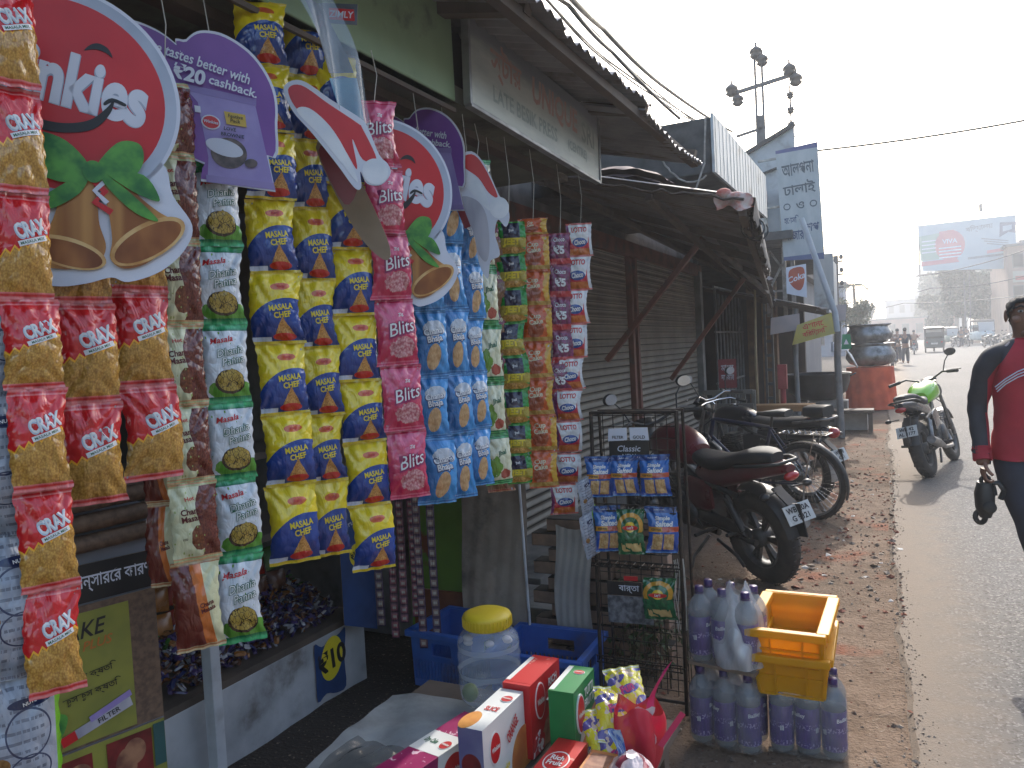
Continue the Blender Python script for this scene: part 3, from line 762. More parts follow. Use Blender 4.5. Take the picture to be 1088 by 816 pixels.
def road_mat():
    b = B('worn_asphalt'); x, y, z = b.pos()
    n1 = b.noise(.6, 5, .6, 'Position', (1, .35, 1)); n2 = b.noise(7, 4, .6, 'Position'); n3 = b.noise(130, 2, .6, 'Position'); v = b.vor(95, 'Position', out='Color')
    c = b.mix(n1.ss(.3, .7), (.115, .109, .103), (.146, .138, .130)); c = b.mix(n2.ss(.45, .75), c, (.13, .115, .10))
    c = b.mix((v > .84) * n3.ss(.3, .5), c, (.26, .24, .22)); c = b.mix((v < .15), c, (.08, .072, .065))
    e = (x + (n2 - .5) * .5); c = b.mix(1 - e.ss(.0, .55), c, (.20, .155, .115))
    b.set('Base Color', c); b.set('Roughness', .85); b.p.inputs['Specular IOR Level'].default_value = .3
    b.bump(n3 * .5 + v * .5 + n2 * .4, .6, .006); return b.m
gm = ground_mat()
def edge_x(y):
    """x of the broken road edge"""
    return -.02 + .06 * noise.noise((y * .9, 3.1, 0)) + .025 * noise.noise((y * 4.7, 7.7, 0)) - .012 * max(0, y - 4) * (1 if y < 30 else 26 / (y - 4)) + (.06 * max(0, 4 - y))
def gz(x, y):
    """height of the earth shoulder"""
    s = min(1, max(0, (-.0 - x) / .25)) if x < 0 else 0
    far = 1 if y < 30 else 0
    return far * s * (.024 * noise.noise((x * 2.2, y * 2.2, 1)) + .012 * noise.noise((x * 7, y * 7, 5)) - .012)
m = MB()
xs = [-400, -60, -9, -5] + [-3.2 + .1 * i for i in range(34)] + [2, 14, 60, 400]
ys = [-60, -6] + [.6 + .11 * i for i in range(130)] + [17, 22, 34, 60, 120, 400, 660]
vs = [Vector((x, y, gz(x, y) if -3.3 < x < .2 and .5 < y < 16 else 0)) for y in ys for x in xs]
nx = len(xs); m.add(vs, [(j * nx + i, j * nx + i + 1, (j + 1) * nx + i + 1, (j + 1) * nx + i) for j in range(len(ys) - 1) for i in range(nx - 1)], 0, None, None, True)
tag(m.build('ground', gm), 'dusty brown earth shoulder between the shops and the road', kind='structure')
m = MB(); yy = [-20] + [.5 + .09 * i for i in range(240)] + [24, 30, 40, 60, 84, 92, 100, 200, 650]
L = [Vector((edge_x(y), y, .018)) for y in yy]; n = len(yy)
vs = L + [Vector((edge_x(y) - .05, y, -.02)) for y in yy] + [Vector((9.2 if y < 85 else max(4.2, 9.2 - (y - 85) * .33), y, .018)) for y in yy]
m.add(vs, [(i, i + 2 * n, i + 1 + 2 * n, i + 1) for i in range(n - 1)] + [(i + n, i, i + 1, i + 1 + n) for i in range(n - 1)])
tag(m.build('road', road_mat()), 'worn grey asphalt road with a crumbling edge', kind='structure')
# loose stones, brick crumbs and litter on the shoulder
def scatter(name, n, fx, fy, size, mats, label, flat=.6):
    m = MB(); r = random.Random(len(name) * 13 + n)
    for _ in range(n):
        y = fy(r); x = fx(r, y); s = size(r); z = gz(x, y) if x < edge_x(y) - .03 else .018
        a = r.uniform(0, 6.28); pts = []
        for sx, sy, sz in ((1, 0, 0), (-1, 0, 0), (0, 1, 0), (0, -1, 0), (0, 0, 1), (0, 0, -1)):
            k = s * r.uniform(.6, 1.15); pts.append(Vector((sx, sy, sz * flat)) * k)
        T = Matrix.Translation((x, y, z + s * flat * .25)) @ Matrix.Rotation(a, 4, 'Z') @ Matrix.Rotation(r.uniform(-.6, .6), 4, 'X')
        m.add(pts, [(0, 2, 4), (2, 1, 4), (1, 3, 4), (3, 0, 4), (2, 0, 5), (1, 2, 5), (3, 1, 5), (0, 3, 5)], r.randrange(len(mats)), None, T)
    return tag(m.build(name, mats), label, kind='stuff')
st1 = mat('stone', (.22, .17, .13), .9, (.33, .27, .21), 20); st2 = mat('brick_crumb', (.27, .10, .055), .9, (.18, .06, .04), 20); st3 = mat('dark_clod', (.13, .095, .07), .95, (.14, .10, .075), 20); lit = mat('paper_litter', (.55, .53, .50), .8, (.4, .37, .33), 20)
scatter('pebbles', 2600, lambda r, y: r.uniform(-1.25, edge_x(y) + .03), lambda r: 1.6 + 12 * r.random() ** 1.5, lambda r: .004 + .012 * r.random() ** 3, [st1, st1, st3, st3, st2], 'small stones and clods strewn along the earth shoulder')
scatter('rubble', 700, lambda r, y: min(edge_x(y), r.gauss(-.42, .28)), lambda r: r.uniform(4.4, 9.5), lambda r: .006 + .026 * r.random() ** 2.6, [st2, st2, st3, st1], 'reddish brick crumbs and clods in the middle of the shoulder', .55)
scatter('litter', 130, lambda r, y: min(edge_x(y) + .05, r.uniform(-1.2, .05)), lambda r: r.uniform(4.0, 12), lambda r: .01 + .025 * r.random() ** 2, [lit, lit, st1], 'scraps of pale paper and plastic on the earth shoulder', .25)
scatter('gravel', 1500, lambda r, y: edge_x(y) + r.gauss(.0, .035), lambda r: 2.2 + 9 * r.random() ** 1.4, lambda r: .002 + .007 * r.random() ** 2.5, [st3, st1, st1], 'broken asphalt crumbs along the road edge')

# ------------------------------------------------------------------ the snack shop
dark_wood = mat('dark_wood', (.075, .058, .048), .8, (.115, .085, .066), 8, bump=.3, stretch=(1, 1, .2)); dirty_white = mat('dirty_white_board', (.50, .51, .53), .75, (.36, .37, .39), 5, dirt=(.12, .10, .08), dscale=3, dlo=.52, dhi=.78, bump=.1)
olive = mat('olive_plaster', (.15, .15, .115), .85, (.10, .10, .08), 4, bump=.25, dirt=(.03, .03, .025)); green_paint = mat('pale_green_paint', (.24, .33, .19), .6, (.19, .27, .16), 3, dirt=(.10, .12, .09), dscale=4, dlo=.55, bump=.08)
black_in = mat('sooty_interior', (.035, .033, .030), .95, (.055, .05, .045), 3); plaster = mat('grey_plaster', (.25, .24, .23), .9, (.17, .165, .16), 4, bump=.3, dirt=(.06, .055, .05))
lime = mat('lime_green_wall', (.15, .30, .035), .8, (.11, .23, .03), 4, dirt=(.24, .08, .03), dscale=2.2, dlo=.56, dhi=.62, bump=.1); redbrick = mat('red_earth_wall', (.24, .08, .035), .9, (.17, .055, .03), 8, bump=.3)
conc = mat('rough_concrete', (.20, .19, .175), .9, (.13, .125, .115), 5, bump=.4, dirt=(.07, .065, .06)); white_post = mat('white_post_paint', (.55, .57, .60), .6, (.45, .46, .49), 5, dirt=(.2, .18, .16))
shop = thing('snack_shop', 'open fronted snack shop with green beam and white counter front', 'shop', Matrix.Translation((-2.4, 2, 0)))
shop_i = shop.matrix_world.inverted()
def sp(m, name, mats, bevel=0, parent=None, lab=None):
    for i in range(len(m.v)): m.v[i] = shop_i @ m.v[i]
    o = m.build(name, mats, parent or shop, bevel)
    if lab: o['label'] = lab
    return o
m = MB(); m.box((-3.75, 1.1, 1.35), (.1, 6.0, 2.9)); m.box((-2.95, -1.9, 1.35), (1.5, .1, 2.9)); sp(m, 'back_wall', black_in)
m = MB(); m.box((-3.0, 3.55, 1.2), (1.3, .10, 2.4)); sp(m, 'side_wall', plaster)
m = MB(); m.box((-2.35, .75, 2.46), (2.0, 5.9, .06)); sp(m, 'ceiling', olive)
m = MB(); m.box((-1.37, .22, 2.66), (.05, 4.3, .46)); sp(m, 'beam', green_paint, .006)
m = MB(); m.box((-1.352, .22, 2.40), (.012, 4.3, .014)); sp(m, 'batten', dark_wood)
m = MB(); m.box((-1.50, .75, 2.415), (.06, 5.9, .03)); sp(m, 'batten', dark_wood)
m = MB(); m.box((-2.41, .55, .13), (.04, 4.92, .33)); m.box((-2.55, 2.99, .13), (.3, .04, .33)); sp(m, 'counter_front', dirty_white, .004)
for z_ in (.31, .78, 1.15): m = MB(); m.box((-2.62 if z_ < .5 else -2.75, .55, z_), (.46 if z_ < .5 else .42, 4.9, .03)); sp(m, 'shelf', dark_wood)
m = MB(); m.box((-2.33, 2.02, .40), (.05, .045, .80)); sp(m, 'post', white_post, .004, lab='white painted post at the counter')
m = MB(); m.box((-2.35, 2.10, 1.6), (.06, .07, 1.6)); sp(m, 'dark_post', dark_wood)
m = MB(); m.box((-2.35, 2.98, 1.45), (.06, .06, 1.95)); sp(m, 'dark_post', dark_wood)
m = MB(); m.box((-2.15, 3.42, .36), (.42, .07, 1.2)); sp(m, 'lime_wall_panel', lime)
m = MB(); m.box((-2.13, 3.37, .16), (.4, .012, .34)); sp(m, 'bare_wall_patch', redbrick)
# signs on the shop
sb_mat = B('faded_sign_painted_shade'); u, v = sb_mat.uv(); n = sb_mat.noise(3, 4, .6, 'UV'); n2 = sb_mat.noise(9, 4, .6, 'UV')
cc = sb_mat.mix(n.ss(.35, .7), (.46, .48, .43), (.34, .36, .34)); cc = sb_mat.mix(n2.ss(.58, .75), cc, (.52, .51, .46)); cc = sb_mat.mix((v + n * .4).ss(.75, 1.1), cc, (.19, .20, .21))  # top darkened: shade of the tin roof painted into the sign colour
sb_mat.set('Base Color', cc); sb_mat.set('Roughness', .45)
faded_red = mat('faded_red_lettering', (.44, .24, .20), .6, (.40, .31, .27), 30); faded_grn = mat('faded_green_lettering', (.24, .28, .26), .6, (.33, .36, .33), 30); tin_edge = mat('tin_edge', (.32, .33, .34), .45, (.2, .2, .2), 8, metal=.5)
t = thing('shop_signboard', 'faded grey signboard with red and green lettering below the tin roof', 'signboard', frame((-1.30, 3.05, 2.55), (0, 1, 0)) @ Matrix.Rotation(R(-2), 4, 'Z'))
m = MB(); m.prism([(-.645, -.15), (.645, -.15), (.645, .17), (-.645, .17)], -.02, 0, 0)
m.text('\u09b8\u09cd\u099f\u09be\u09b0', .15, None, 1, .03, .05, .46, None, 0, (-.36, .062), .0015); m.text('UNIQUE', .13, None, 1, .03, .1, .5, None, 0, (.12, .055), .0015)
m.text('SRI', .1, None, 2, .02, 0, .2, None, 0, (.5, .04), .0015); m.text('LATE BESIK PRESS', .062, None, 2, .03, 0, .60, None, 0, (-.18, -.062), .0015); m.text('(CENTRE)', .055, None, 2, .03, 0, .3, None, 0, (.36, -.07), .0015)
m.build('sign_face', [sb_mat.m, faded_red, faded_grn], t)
m = MB()
for a, b_ in (((-.655, -.155), (.655, -.155)), ((.655, -.155), (.655, .175)), ((-.655, .175), (-.655, -.155))): m.bar((*a, -.008), (*b_, -.008), .016, .03, 0, (0, 0, 1))
m.build('sign_frame', tin_edge, t, .002)
# corrugated tin roof over the sign
tin = mat('weathered_tin', (.30, .30, .31), .6, (.20, .20, .21), 4, metal=.2, bump=.2, dirt=(.09, .05, .03), dscale=3); tin2 = mat('rusty_tin', (.28, .265, .26), .7, (.19, .175, .17), 4, metal=.15, dirt=(.12, .055, .03), dscale=3)
def corr(fn, ny, nx_, pitch, L, amp=.011):
    m = MB()
    def g(u, v, o=0): 
        p = fn(u, v); return Vector((p.x, p.y, p.z + amp * math.sin(2 * math.pi * u * L / pitch) + o))
    m.grid(lambda u, v: g(u, v), ny, nx_); m.grid(lambda u, v: g(u, v, -.003), ny, nx_, flip=True); return m
def roof_fn(y0, y1, xf, zf, xb, zb, jag=.02, tx=0, tz=0):
    def fn(u, v):
        y = y0 + (y1 - y0) * u; e = (jag * noise.noise((y * 6, 1, 0)) + jag * 1.6 * noise.noise((math.floor(y / .42) * 3.7, 5, 0))) if v < .02 else 0
        sag = .03 * noise.noise((y * 1.3, v, 4)) + .012 * noise.noise((math.floor(y / .42) * 3.7, 9, 0)); k = (y - y0) * (1 - v); return Vector((xf + e + (xb - xf) * v + tx * k, y, zf + (zb - zf) * v + sag + tz * k))
    return fn
t = thing('tin_roof', 'dark corrugated tin roof jutting over the faded signboard', 'roof', Matrix.Translation((-1.0, 0, 2.65)))
ti = t.matrix_world.inverted()
for (y0, y1, xf, zf) in ((-1.6, 2.2, -1.02, 2.66), (2.12, 3.6, -.99, 2.65), (3.5, 4.75, -1.0, 2.61)):
    m = corr(roof_fn(y0, y1, xf, zf, -3.2, 3.22), int((y1 - y0) / .0152), 6, .076, y1 - y0)
    for i in range(len(m.v)): m.v[i] = ti @ m.v[i]
    m.build('tin_sheet', tin, t)
for y in (-1, 0.6, 2.3, 3.6, 4.6): m = MB(); m.bar((-3.2 + 1, y, 3.13 - 2.65), (-.02, y, .0), .05, .05); m.build('rafter', dark_wood, t)
m = MB(); m.bar((-.05, -1.5, -.025), (-.05, 4.7, -.03), .04, .04); m.build('purlin', dark_wood, t)
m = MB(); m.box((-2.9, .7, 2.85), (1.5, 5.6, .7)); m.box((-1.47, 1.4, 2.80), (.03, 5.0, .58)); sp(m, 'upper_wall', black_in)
# items on the shop counter
blue_print = mat('blue_banner', (.015, .06, .20), .6, (.01, .04, .14), 6, dirt=(.25, .28, .32), dscale=7, dlo=.62)
c = Card(1); c.base([(-.10, -.34), (.10, -.42), (.10, .40), (-.10, .40)], blue_print, .003); c.lay(circ(.0, -.03, .045, .055, 24), YEL); c.txt('\u20b910', .04, (0, -.03), BLK, 8, .03); c.txt('crunchy', .035, (.0, .13), c_white, 15, .01)
tag(c.build('blue_banner', frame((-2.32, 2.90, .66), (.2, 1, 0))), 'tall dark blue banner with a small yellow price disc at the counter end', 'banner')
c = Card(1); c.base(smooth([(-.11, .12), (-.06, .10), (0, .11), (.07, .13), (.11, .14), (.10, 0), (.11, -.13), (.04, -.14), (-.03, -.12), (-.09, -.14), (-.10, -.02)], 3), blue_print, .002); c.lay(circ(.01, .03, .075, .10, 28, rot=-12), YEL); c.txt('\u20b910', .10, (.012, .03), BLK, 10, .04); 
tag(c.build('price_poster', frame((-2.383, 2.74, .15), (0, 1, 0)) @ Matrix.Rotation(R(-4), 4, 'Z')), 'torn blue poster with a big yellow ten rupee disc on the white counter', 'poster')
# trays of wrapped sweets: heaps nobody could count
m = MB(); r = random.Random(4)
swm = [mat('wrapper_%s' % n_, c_, .25, None, 20) for n_, c_ in (('purple', (.06, .04, .13)), ('red', (.28, .03, .02)), ('blue', (.03, .04, .13)), ('silver', (.45, .45, .5)), ('orange', (.30, .12, .03)), ('green', (.05, .16, .03)), ('brown', (.12, .05, .03)))]
for i in range(1500):
    y = r.uniform(1.95, 2.9); x = r.uniform(-2.78, -2.44); z = .335 + .42 * max(0, (-2.44 - x)) + r.uniform(0, .05)
    T = TR(x, y, z, r.uniform(0, 6.28), r.uniform(-1, 1), r.uniform(-1, 1)); w, h, t_ = r.uniform(.014, .026), r.uniform(.006, .012), .005
    mi = r.choice((0, 0, 0, 2, 3, 3, 6, 6, 0, 4)) if z < .45 or i % 6 else r.choice((1, 4, 5, 1))
    m.add([(-w, -h * .7, 0), (-w * .6, -h, 0), (w * .6, -h, 0), (w, -h * .7, 0), (w, h * .7, 0), (w * .6, h, 0), (-w * .6, h, 0), (-w, h * .7, 0), (-w * .4, 0, t_), (w * .4, 0, t_)],
          [(1, 2, 9, 8), (2, 3, 4, 9), (9, 4, 5), (9, 5, 6, 8), (8, 6, 7), (8, 7, 0), (8, 0, 1)], mi, None, T)
tag(m.build('wrapped_sweets', swm), 'loose heap of small wrapped sweets on the counter shelf', 'sweets', kind='stuff')
r = random.Random(9); k_ = 0
for row, (z, x) in enumerate(((.50, -2.72), (.62, -2.74))):
    for i in range(7):
        y = 2.12 + i * .11 + r.uniform(-.01, .01); cname, cm = (('orange', 4), ('red', 1), ('green', 5), ('yellow', 4), ('red', 1), ('dark', 6), ('brown', 6))[(i + row * 3) % 7]
        m = MB(); w, h = .05, .055
        m.grid(lambda u, v: Vector(((u - .5) * 2 * w, (v - .5) * 2 * h, .018 * math.sin(math.pi * u) ** .6 * math.sin(math.pi * v) ** .6)), 8, 8, 0); m.grid(lambda u, v: Vector(((u - .5) * 2 * w, (v - .5) * 2 * h, -.002)), 2, 2, 0, flip=True)
        o = m.build('sweet_pouch', [swm[cm]], None, 0, frame((x, y, z), (.25, 1, 0)) @ Matrix.Rotation(r.uniform(-.2, .2), 4, 'Z') @ Matrix.Rotation(-.3, 4, 'X'))
        tag(o, f'small {cname} pouch, {ORD[i + 1]} from the left in the {"lower" if row == 0 else "upper"} row inside the dark counter', 'pouch', 'pouches inside the counter')
# the cigarette display stand
brown_panel = mat('brown_speckled_panel', (.16, .10, .065), .6, (.08, .05, .035), 60); grey_panel = mat('grey_panel', (.18, .20, .25), .6, (.14, .155, .19), 6)
a, b_ = on_x(74, 700, -1.62), on_x(172, 700, -1.62)
t = thing('cigarette_display', 'dark tobacco display stand with a health warning and olive poster', 'display stand', frame((-1.62, 1.10, .84), (.26, 1, 0)))
K_ = (a - b_).length / 98
m = MB(); m.box((0, -.18, -.05), (.27, 1.02, .09)); m.box((0, .36, -.03), (.27, .08, .07)); m.build('cabinet', grey_panel, t, .004)
c = Card(1); c.base([(-.132, .205), (.132, .205), (.132, .29), (-.132, .29)], pr('card_black', (.008, .008, .01), (.014, .014, .016)), .004); c.txt('\u0995\u09cd\u09af\u09be\u09a8\u09cd\u09b8\u09be\u09b0\u09c7\u09b0 \u0995\u09be\u09b0\u09a3', .042, (.03, .248), c_white, 0, .012, 0, .195)
o = c.build('warning_sign', Matrix.Identity(4)); o.parent = t; o.location = (0, 0, 0)
c = Card(1); olv = pr('card_olive', (.26, .26, .045), (.19, .20, .04), 9); c.base([(-.132, -.11), (.132, -.11), (.132, .20), (-.132, .20)], brown_panel, .004); c.lay([(-.128, -.105), (.07, -.105), (.07, .185), (-.128, .185)], olv)
c.txt('FLAKE', .036, (-.045, .145), BLK, 3, .012, .3, .13); c.txt('TASTE', .019, (-.075, .108), BLK, 3, .008, .3); c.txt('PLUS', .021, (-.002, .111), pr('card_orange', (.5, .16, .03), (.4, .12, .02)), 3, .012, .3)
c.txt('\u09ae\u09c1\u0996\u09c7\u09b0 \u0995\u09cd\u09b7\u09a4\u09bf', .024, (-.02, .045), BLK, 5, .008, 0, .13); c.txt('\u09ab\u09c1\u09b8\u09ab\u09c1\u09b8 \u0995\u09cd\u09b7\u09a4\u09bf', .024, (-.02, .005), BLK, 5, .008, 0, .14)
c.lay(ribbon([(-.09, -.085), (.06, -.045)], .022), c_sock); c.lay(ribbon([(-.03, -.055), (.06, -.025)], .014), c_lav); c.lay(ribbon([(-.09, -.085), (-.06, -.077)], .022), c_red); c.txt('FILTER', .012, (.01, -.058), BLK, 15, .01); c.lay(smooth([(-.12, -.06), (-.10, -.02), (-.075, -.03), (-.09, -.07)], 4), c_green)
o = c.build('poster', Matrix.Identity(4)); o.parent = t
c = Card(1); c.base([(-.132, -.26), (.132, -.26), (.132, -.115), (-.132, -.115)], olv, .004); skin_p = pr('card_flesh', (.36, .18, .10), (.14, .05, .035), 22); dkred = pr('card_deep_red', (.20, .02, .02), (.10, .012, .012), 20)
c.lay([(-.128, -.255), (-.03, -.255), (-.03, -.13), (-.128, -.13)], dkred); c.lay(circ(-.085, -.20, .035, .04, 20), skin_p); c.lay(circ(-.06, -.175, .028, .03, 16), skin_p)
c.lay([(.0, -.25), (.10, -.25), (.10, -.125), (.0, -.125)], dkred); c.lay(circ(.04, -.19, .024, .04, 20), skin_p); c.lay(circ(.06, -.165, .025, .03, 20), skin_p); c.lay([(.104, -.22), (.130, -.22), (.130, -.12), (.104, -.12)], pr('card_teal', (.03, .10, .10), (.02, .07, .07)))
o = c.build('picture_poster', Matrix.Identity(4)); o.parent = t
m = MB()
for i in range(3): m.tube([(-.125, .335 + i * .045, .016 + .002 * i), (.125, .345 + i * .045, .018)], .02, 0, 8)
m.build('cigarette_cartons', brown_panel, t)
# curtain beside the lime wall
cloth = mat('grey_sackcloth', (.36, .30, .245), .95, (.27, .22, .18), 5, bump=.35, bscale=90, dirt=(.10, .09, .08), dscale=3); cloth2 = mat('pale_sackcloth', (.42, .40, .37), .95, (.32, .30, .28), 5, bump=.3, bscale=90)
a = on_y(491, 543, 3.32); b_ = on_y(566, 648, 3.32)
def cur(x0, x1, y, z0, z1, amp, ph):
    m = MB()
    def fn(u, v, o=0): return Vector((x0 + (x1 - x0) * u + .012 * math.sin(v * 5 + ph), y + amp * math.sin(u * 11 + ph + v * .8) * (.3 + v) + .0025 * math.sin(u * 31 + v * 6) + o, z1 + (z0 - z1) * v - .02 * math.sin(u * 3.1) * (1 - v)))
    m.grid(lambda u, v: fn(u, v), 60, 16); m.grid(lambda u, v: fn(u, v, .004), 60, 16, flip=True); return m
tag(cur(-1.98, -1.62, 3.30, .22, 1.06, .004, .3).build('cloth_curtain', cloth), 'grey brown sackcloth hung beside the lime green wall', 'curtain')
tag(cur(-1.49, -1.31, 3.34, .2, .72, .001, 1.3).build('cloth_curtain', cloth2), 'pale grey cloth hanging beneath the red and white packets', 'curtain')
m = MB(); m.tube([(-1.625, 3.27, .92), (-1.605, 3.27, .2), (-1.60, 3.27, 0)], .007, 0, 6)
tag(m.build('curtain_rod', white_post), 'thin pale rod at the edge of the grey sackcloth', 'rod')
# low stack of bricks seen between the two cloths
bk = B('stacked_brick'); x, y, z = bk.obj(); n = bk.noise(10, 4, .6)
rows = (z * 14 + n * .15).frac(); cols_ = (x * 5 + n * .1).frac()
bk.set('Base Color', bk.mix((rows < .16), bk.mix(n.ss(.3, .7), (.28, .19, .14), (.17, .12, .09)), (.02, .018, .016))); bk.set('Roughness', .95); bk.bump(rows.ss(.05, .25) + n * .5, .6, .02)
m = MB()
for j in range(10):
    for i in range(3): m.box((-1.52 + i * .21 + (.03 if j % 2 else -.04) + r.uniform(-.012, .012), 3.52 + r.uniform(-.02, .02), .034 + j * .072), (.195, .10, .064))
tag(m.build('brick_stack', bk.m, None, .004), 'low stack of grubby bricks seen between the two hanging cloths', 'bricks')
# ------------------------------------------------------------------ the low table and the goods on it
tbl = thing('low_table', 'low wooden table carrying cartons and a big clear jar', 'table', Matrix.Translation((-1.12, 1.62, 0)))
m = MB(); m.box((.035, -.05, .375), (.91, 1.44, .03)); m.build('table_top', dark_wood, tbl, .003)
for sx in (-.38, .44):
    for sy in (-.70, .60): m = MB(); m.box((sx, sy, .18), (.05, .05, .36)); m.build('leg', dark_wood, tbl)
sheet = mat('grey_sheet', (.30, .32, .32), .6, (.22, .235, .24), 9, bump=.3, bscale=30, dirt=(.12, .12, .11), dscale=4)
m = MB()
def shf(u, v): x = -1.52 + .34 * u - .06 * v; y = 1.52 + .60 * v + .06 * u; return Vector((x, y, .396 + .012 * noise.noise((x * 9, y * 9, 0)) + .006 * math.sin(u * 9 + v * 4) + .010))
m.grid(shf, 16, 20); m.grid(lambda u, v: shf(u, v) - Vector((0, 0, .003)), 16, 20, 0, flip=True)
tag(m.build('newspaper_sheet', sheet), 'crumpled grey sheet spread on the table left of the magenta carton', 'sheet')
m = MB()
def flm(u, v):
    x = -1.46 + .24 * u; y = 1.44 + .34 * v; return Vector((x, y, .425 + .035 * abs(noise.noise((x * 14, y * 9, 3))) + .03 * math.sin(u * 3.1) * math.sin(v * 3.1)))
m.grid(flm, 18, 18); tag(m.build('plastic_film', glass('dark_film', (.05, .055, .055), .18, .45)), 'crumpled dark clear film lying on the grey sheet', 'plastic film')
# cartons: graphics on the top, the street side and the near end
def pcar(name, c1, c2, k=34, thr=.58, rough=.35):
    b = B(name); v = b.vor(k, 'Object', (1, 1, 1), 'Distance'); n = b.noise(k * .8, 3, .6)
    b.set('Base Color', b.mix((n > thr) * (v < .5), c1, c2)); b.set('Roughness', rough); return b.m
car_mag = pcar('carton_magenta', (.26, .012, .085), (.62, .42, .48)); car_white = pr('carton_white', (.68, .68, .64), (.60, .60, .57), 4); car_red = pcar('carton_red', (.50, .018, .018), (.62, .25, .20), 26, .62)
car_plain_red = pr('carton_plain_red', (.50, .016, .018), (.42, .012, .014), 6); car_grn = pr('carton_green', (.012, .20, .05), (.01, .14, .04), 8); car_orange = pr('carton_fruit', (.62, .28, .06), (.48, .14, .04), 14); car_cook = pr('carton_cake', (.20, .06, .03), (.36, .16, .09), 40); car_blue = pr('carton_blue_shade', (.12, .12, .25), (.2, .2, .32), 8)
def carton(name, label, x0, x1, y0, y1, z0, z1, body, rz, deco):
    w, l, h = x1 - x0, y1 - y0, z1 - z0
    T = TR((x0 + x1) / 2, (y0 + y1) / 2, z0, R(rz)); mats = [body]
    def mi(m_):
        if m_ not in mats: mats.append(m_)
        return mats.index(m_)
    m = MB(); m.box((0, 0, h / 2), (w, l, h))
    faces = {'top': (frame((0, 0, h), (1, 0, 0), (0, 1, 0)), w, l), 'side': (frame((w / 2, 0, h / 2), (0, 1, 0)), l, h), 'end': (frame((0, -l / 2, h / 2), (1, 0, 0)), w, h), 'toplong': (frame((0, 0, h), (0, 1, 0), (-1, 0, 0)), l, w)}
    zz = {k: 0 for k in faces}
    for d in deco:
        F_, W, Hh = faces[d[1]]; zz[d[1]] += 1; lift = .0007 * zz[d[1]]
        if d[0] == 'poly':
            m.prism([((x - .5) * W, (y - .5) * Hh) for x, y in d[2]], 0, lift, mi(d[3]), F_)
        elif d[0] == 'oval':
            cx, cy, rx, ry = d[2]; m.prism(circ((cx - .5) * W, (cy - .5) * Hh, rx * W, ry * Hh, 28), 0, lift, mi(d[3]), F_)
        else:
            m.text(d[2], d[4] * Hh, F_, mi(d[3]), .03, d[7] if len(d) > 7 else 0, d[5] * W, None, R(d[8]) if len(d) > 8 else 0, ((d[6][0] - .5) * W, (d[6][1] - .5) * Hh), lift + .0004)
    m.box((0, 0, h - .0002), (w * .02, l * .999, .0006), mi(body))
    return tag(m.build(name, mats, None, .0012, T), label, 'carton', 'sweet and cake cartons on the table')
def logo(f, cx, cy, rx, ry, s=.5): return [('oval', f, (cx, cy, rx * 1.12, ry * 1.12), car_white), ('oval', f, (cx, cy, rx, ry), car_plain_red), ('txt', f, 'Winkies', car_white, ry * s, rx * 1.7, (cx, cy))]
carton('carton', 'magenta and white patterned carton at the near left of the table', -1.20, -1.095, 1.30, 1.875, .405, .52, car_mag, -10,
       [('poly', 'top', [(0, .60), (1, .60), (1, .78), (0, .78)], car_white), ('txt', 'top', 'Dry Cake', DGR, .05, .4, (.32, .69), .2)] + logo('top', .8, .69, .14, .035) + [('poly', 'side', [(.57, 0), (.80, 0), (.80, 1), (.60, 1)], car_white)] + logo('side', .70, .5, .075, .36, .3))
carton('carton', 'white cake carton with orange fruit and red ovals, left of the tall red carton', -1.035, -.963, 1.655, 1.895, .405, .60, car_white, 0,
       [('oval', 'top', (.18, .18, .34, .20), car_orange), ('txt', 'top', 'SLICE', car_plain_red, .10, .55, (.55, .48)), ('poly', 'side', circ(.93, .12, .30, .42, 30), car_orange)] + logo('top', .72, .75, .22, .07) + logo('side', .26, .62, .11, .20, .35) +
       [('txt', 'side', 'ORANGE', car_plain_red, .17, .30, (.66, .66), .2, 32), ('txt', 'side', 'slice cake', YEL, .10, .3, (.40, .20), .2, 20), ('poly', 'end', [(0, 0), (1, 0), (1, 1), (0, 1)], car_blue), ('oval', 'end', (.5, .5, .4, .16), dkred)])
carton('carton', 'tall red carton with white lettering and cookies on its street side', -1.03, -.945, 1.90, 2.11, .405, .615, car_plain_red, 0,
       [('poly', 'side', [(.10, .0), (.9, .0), (.95, .30), (.75, .42), (.45, .34), (.30, .16)], car_cook), ('poly', 'side', [(.02, 0), (.35, 0), (.40, .18), (.25, .30), (.08, .22)], pcar('carton_flakes', (.5, .03, .03), (.75, .7, .68), 40, .5)), ('oval', 'side', (.30, .68, .155, .25), car_white), ('oval', 'side', (.30, .68, .14, .23), car_plain_red), ('txt', 'side', 'Winkies', car_white, .09, .22, (.30, .68)),
        ('txt', 'side', 'RICH', car_white, .11, .28, (.70, .83)), ('txt', 'side', 'DELIGHT', car_white, .10, .36, (.70, .69)), ('poly', 'side', [(.50, .60), (.90, .60), (.90, .61), (.50, .61)], car_white), ('poly', 'top', [(.03, .06), (.97, .06), (.97, .98), (.03, .98)], car_red), ('poly', 'top', [(0, .1), (.16, .1), (.16, .9), (0, .9)], car_white)])
carton('carton', 'green carton with white lettering and a red oval, right of the tall red one', -.905, -.83, 1.93, 2.11, .405, .60, car_grn, 2,
       [('poly', 'side', [(.35, 0), (1, 0), (1, .50), (.8, .46), (.55, .28)], car_cook), ('poly', 'side', [(.03, 0), (.35, 0), (.5, .3), (.3, .32)], car_white), ('poly', 'side', [(.10, .0), (.5, 0), (.45, .22), (.2, .12)], car_orange), ('txt', 'side', 'TUTTI', car_white, .13, .4, (.66, .82)), ('txt', 'side', 'FRUTTI', car_white, .13, .44, (.66, .66)), ('poly', 'top', [(0, .04), (.2, .04), (.2, .96), (0, .96)], car_white)] + logo('side', .25, .60, .15, .26, .3) + logo('top', .6, .75, .2, .07))
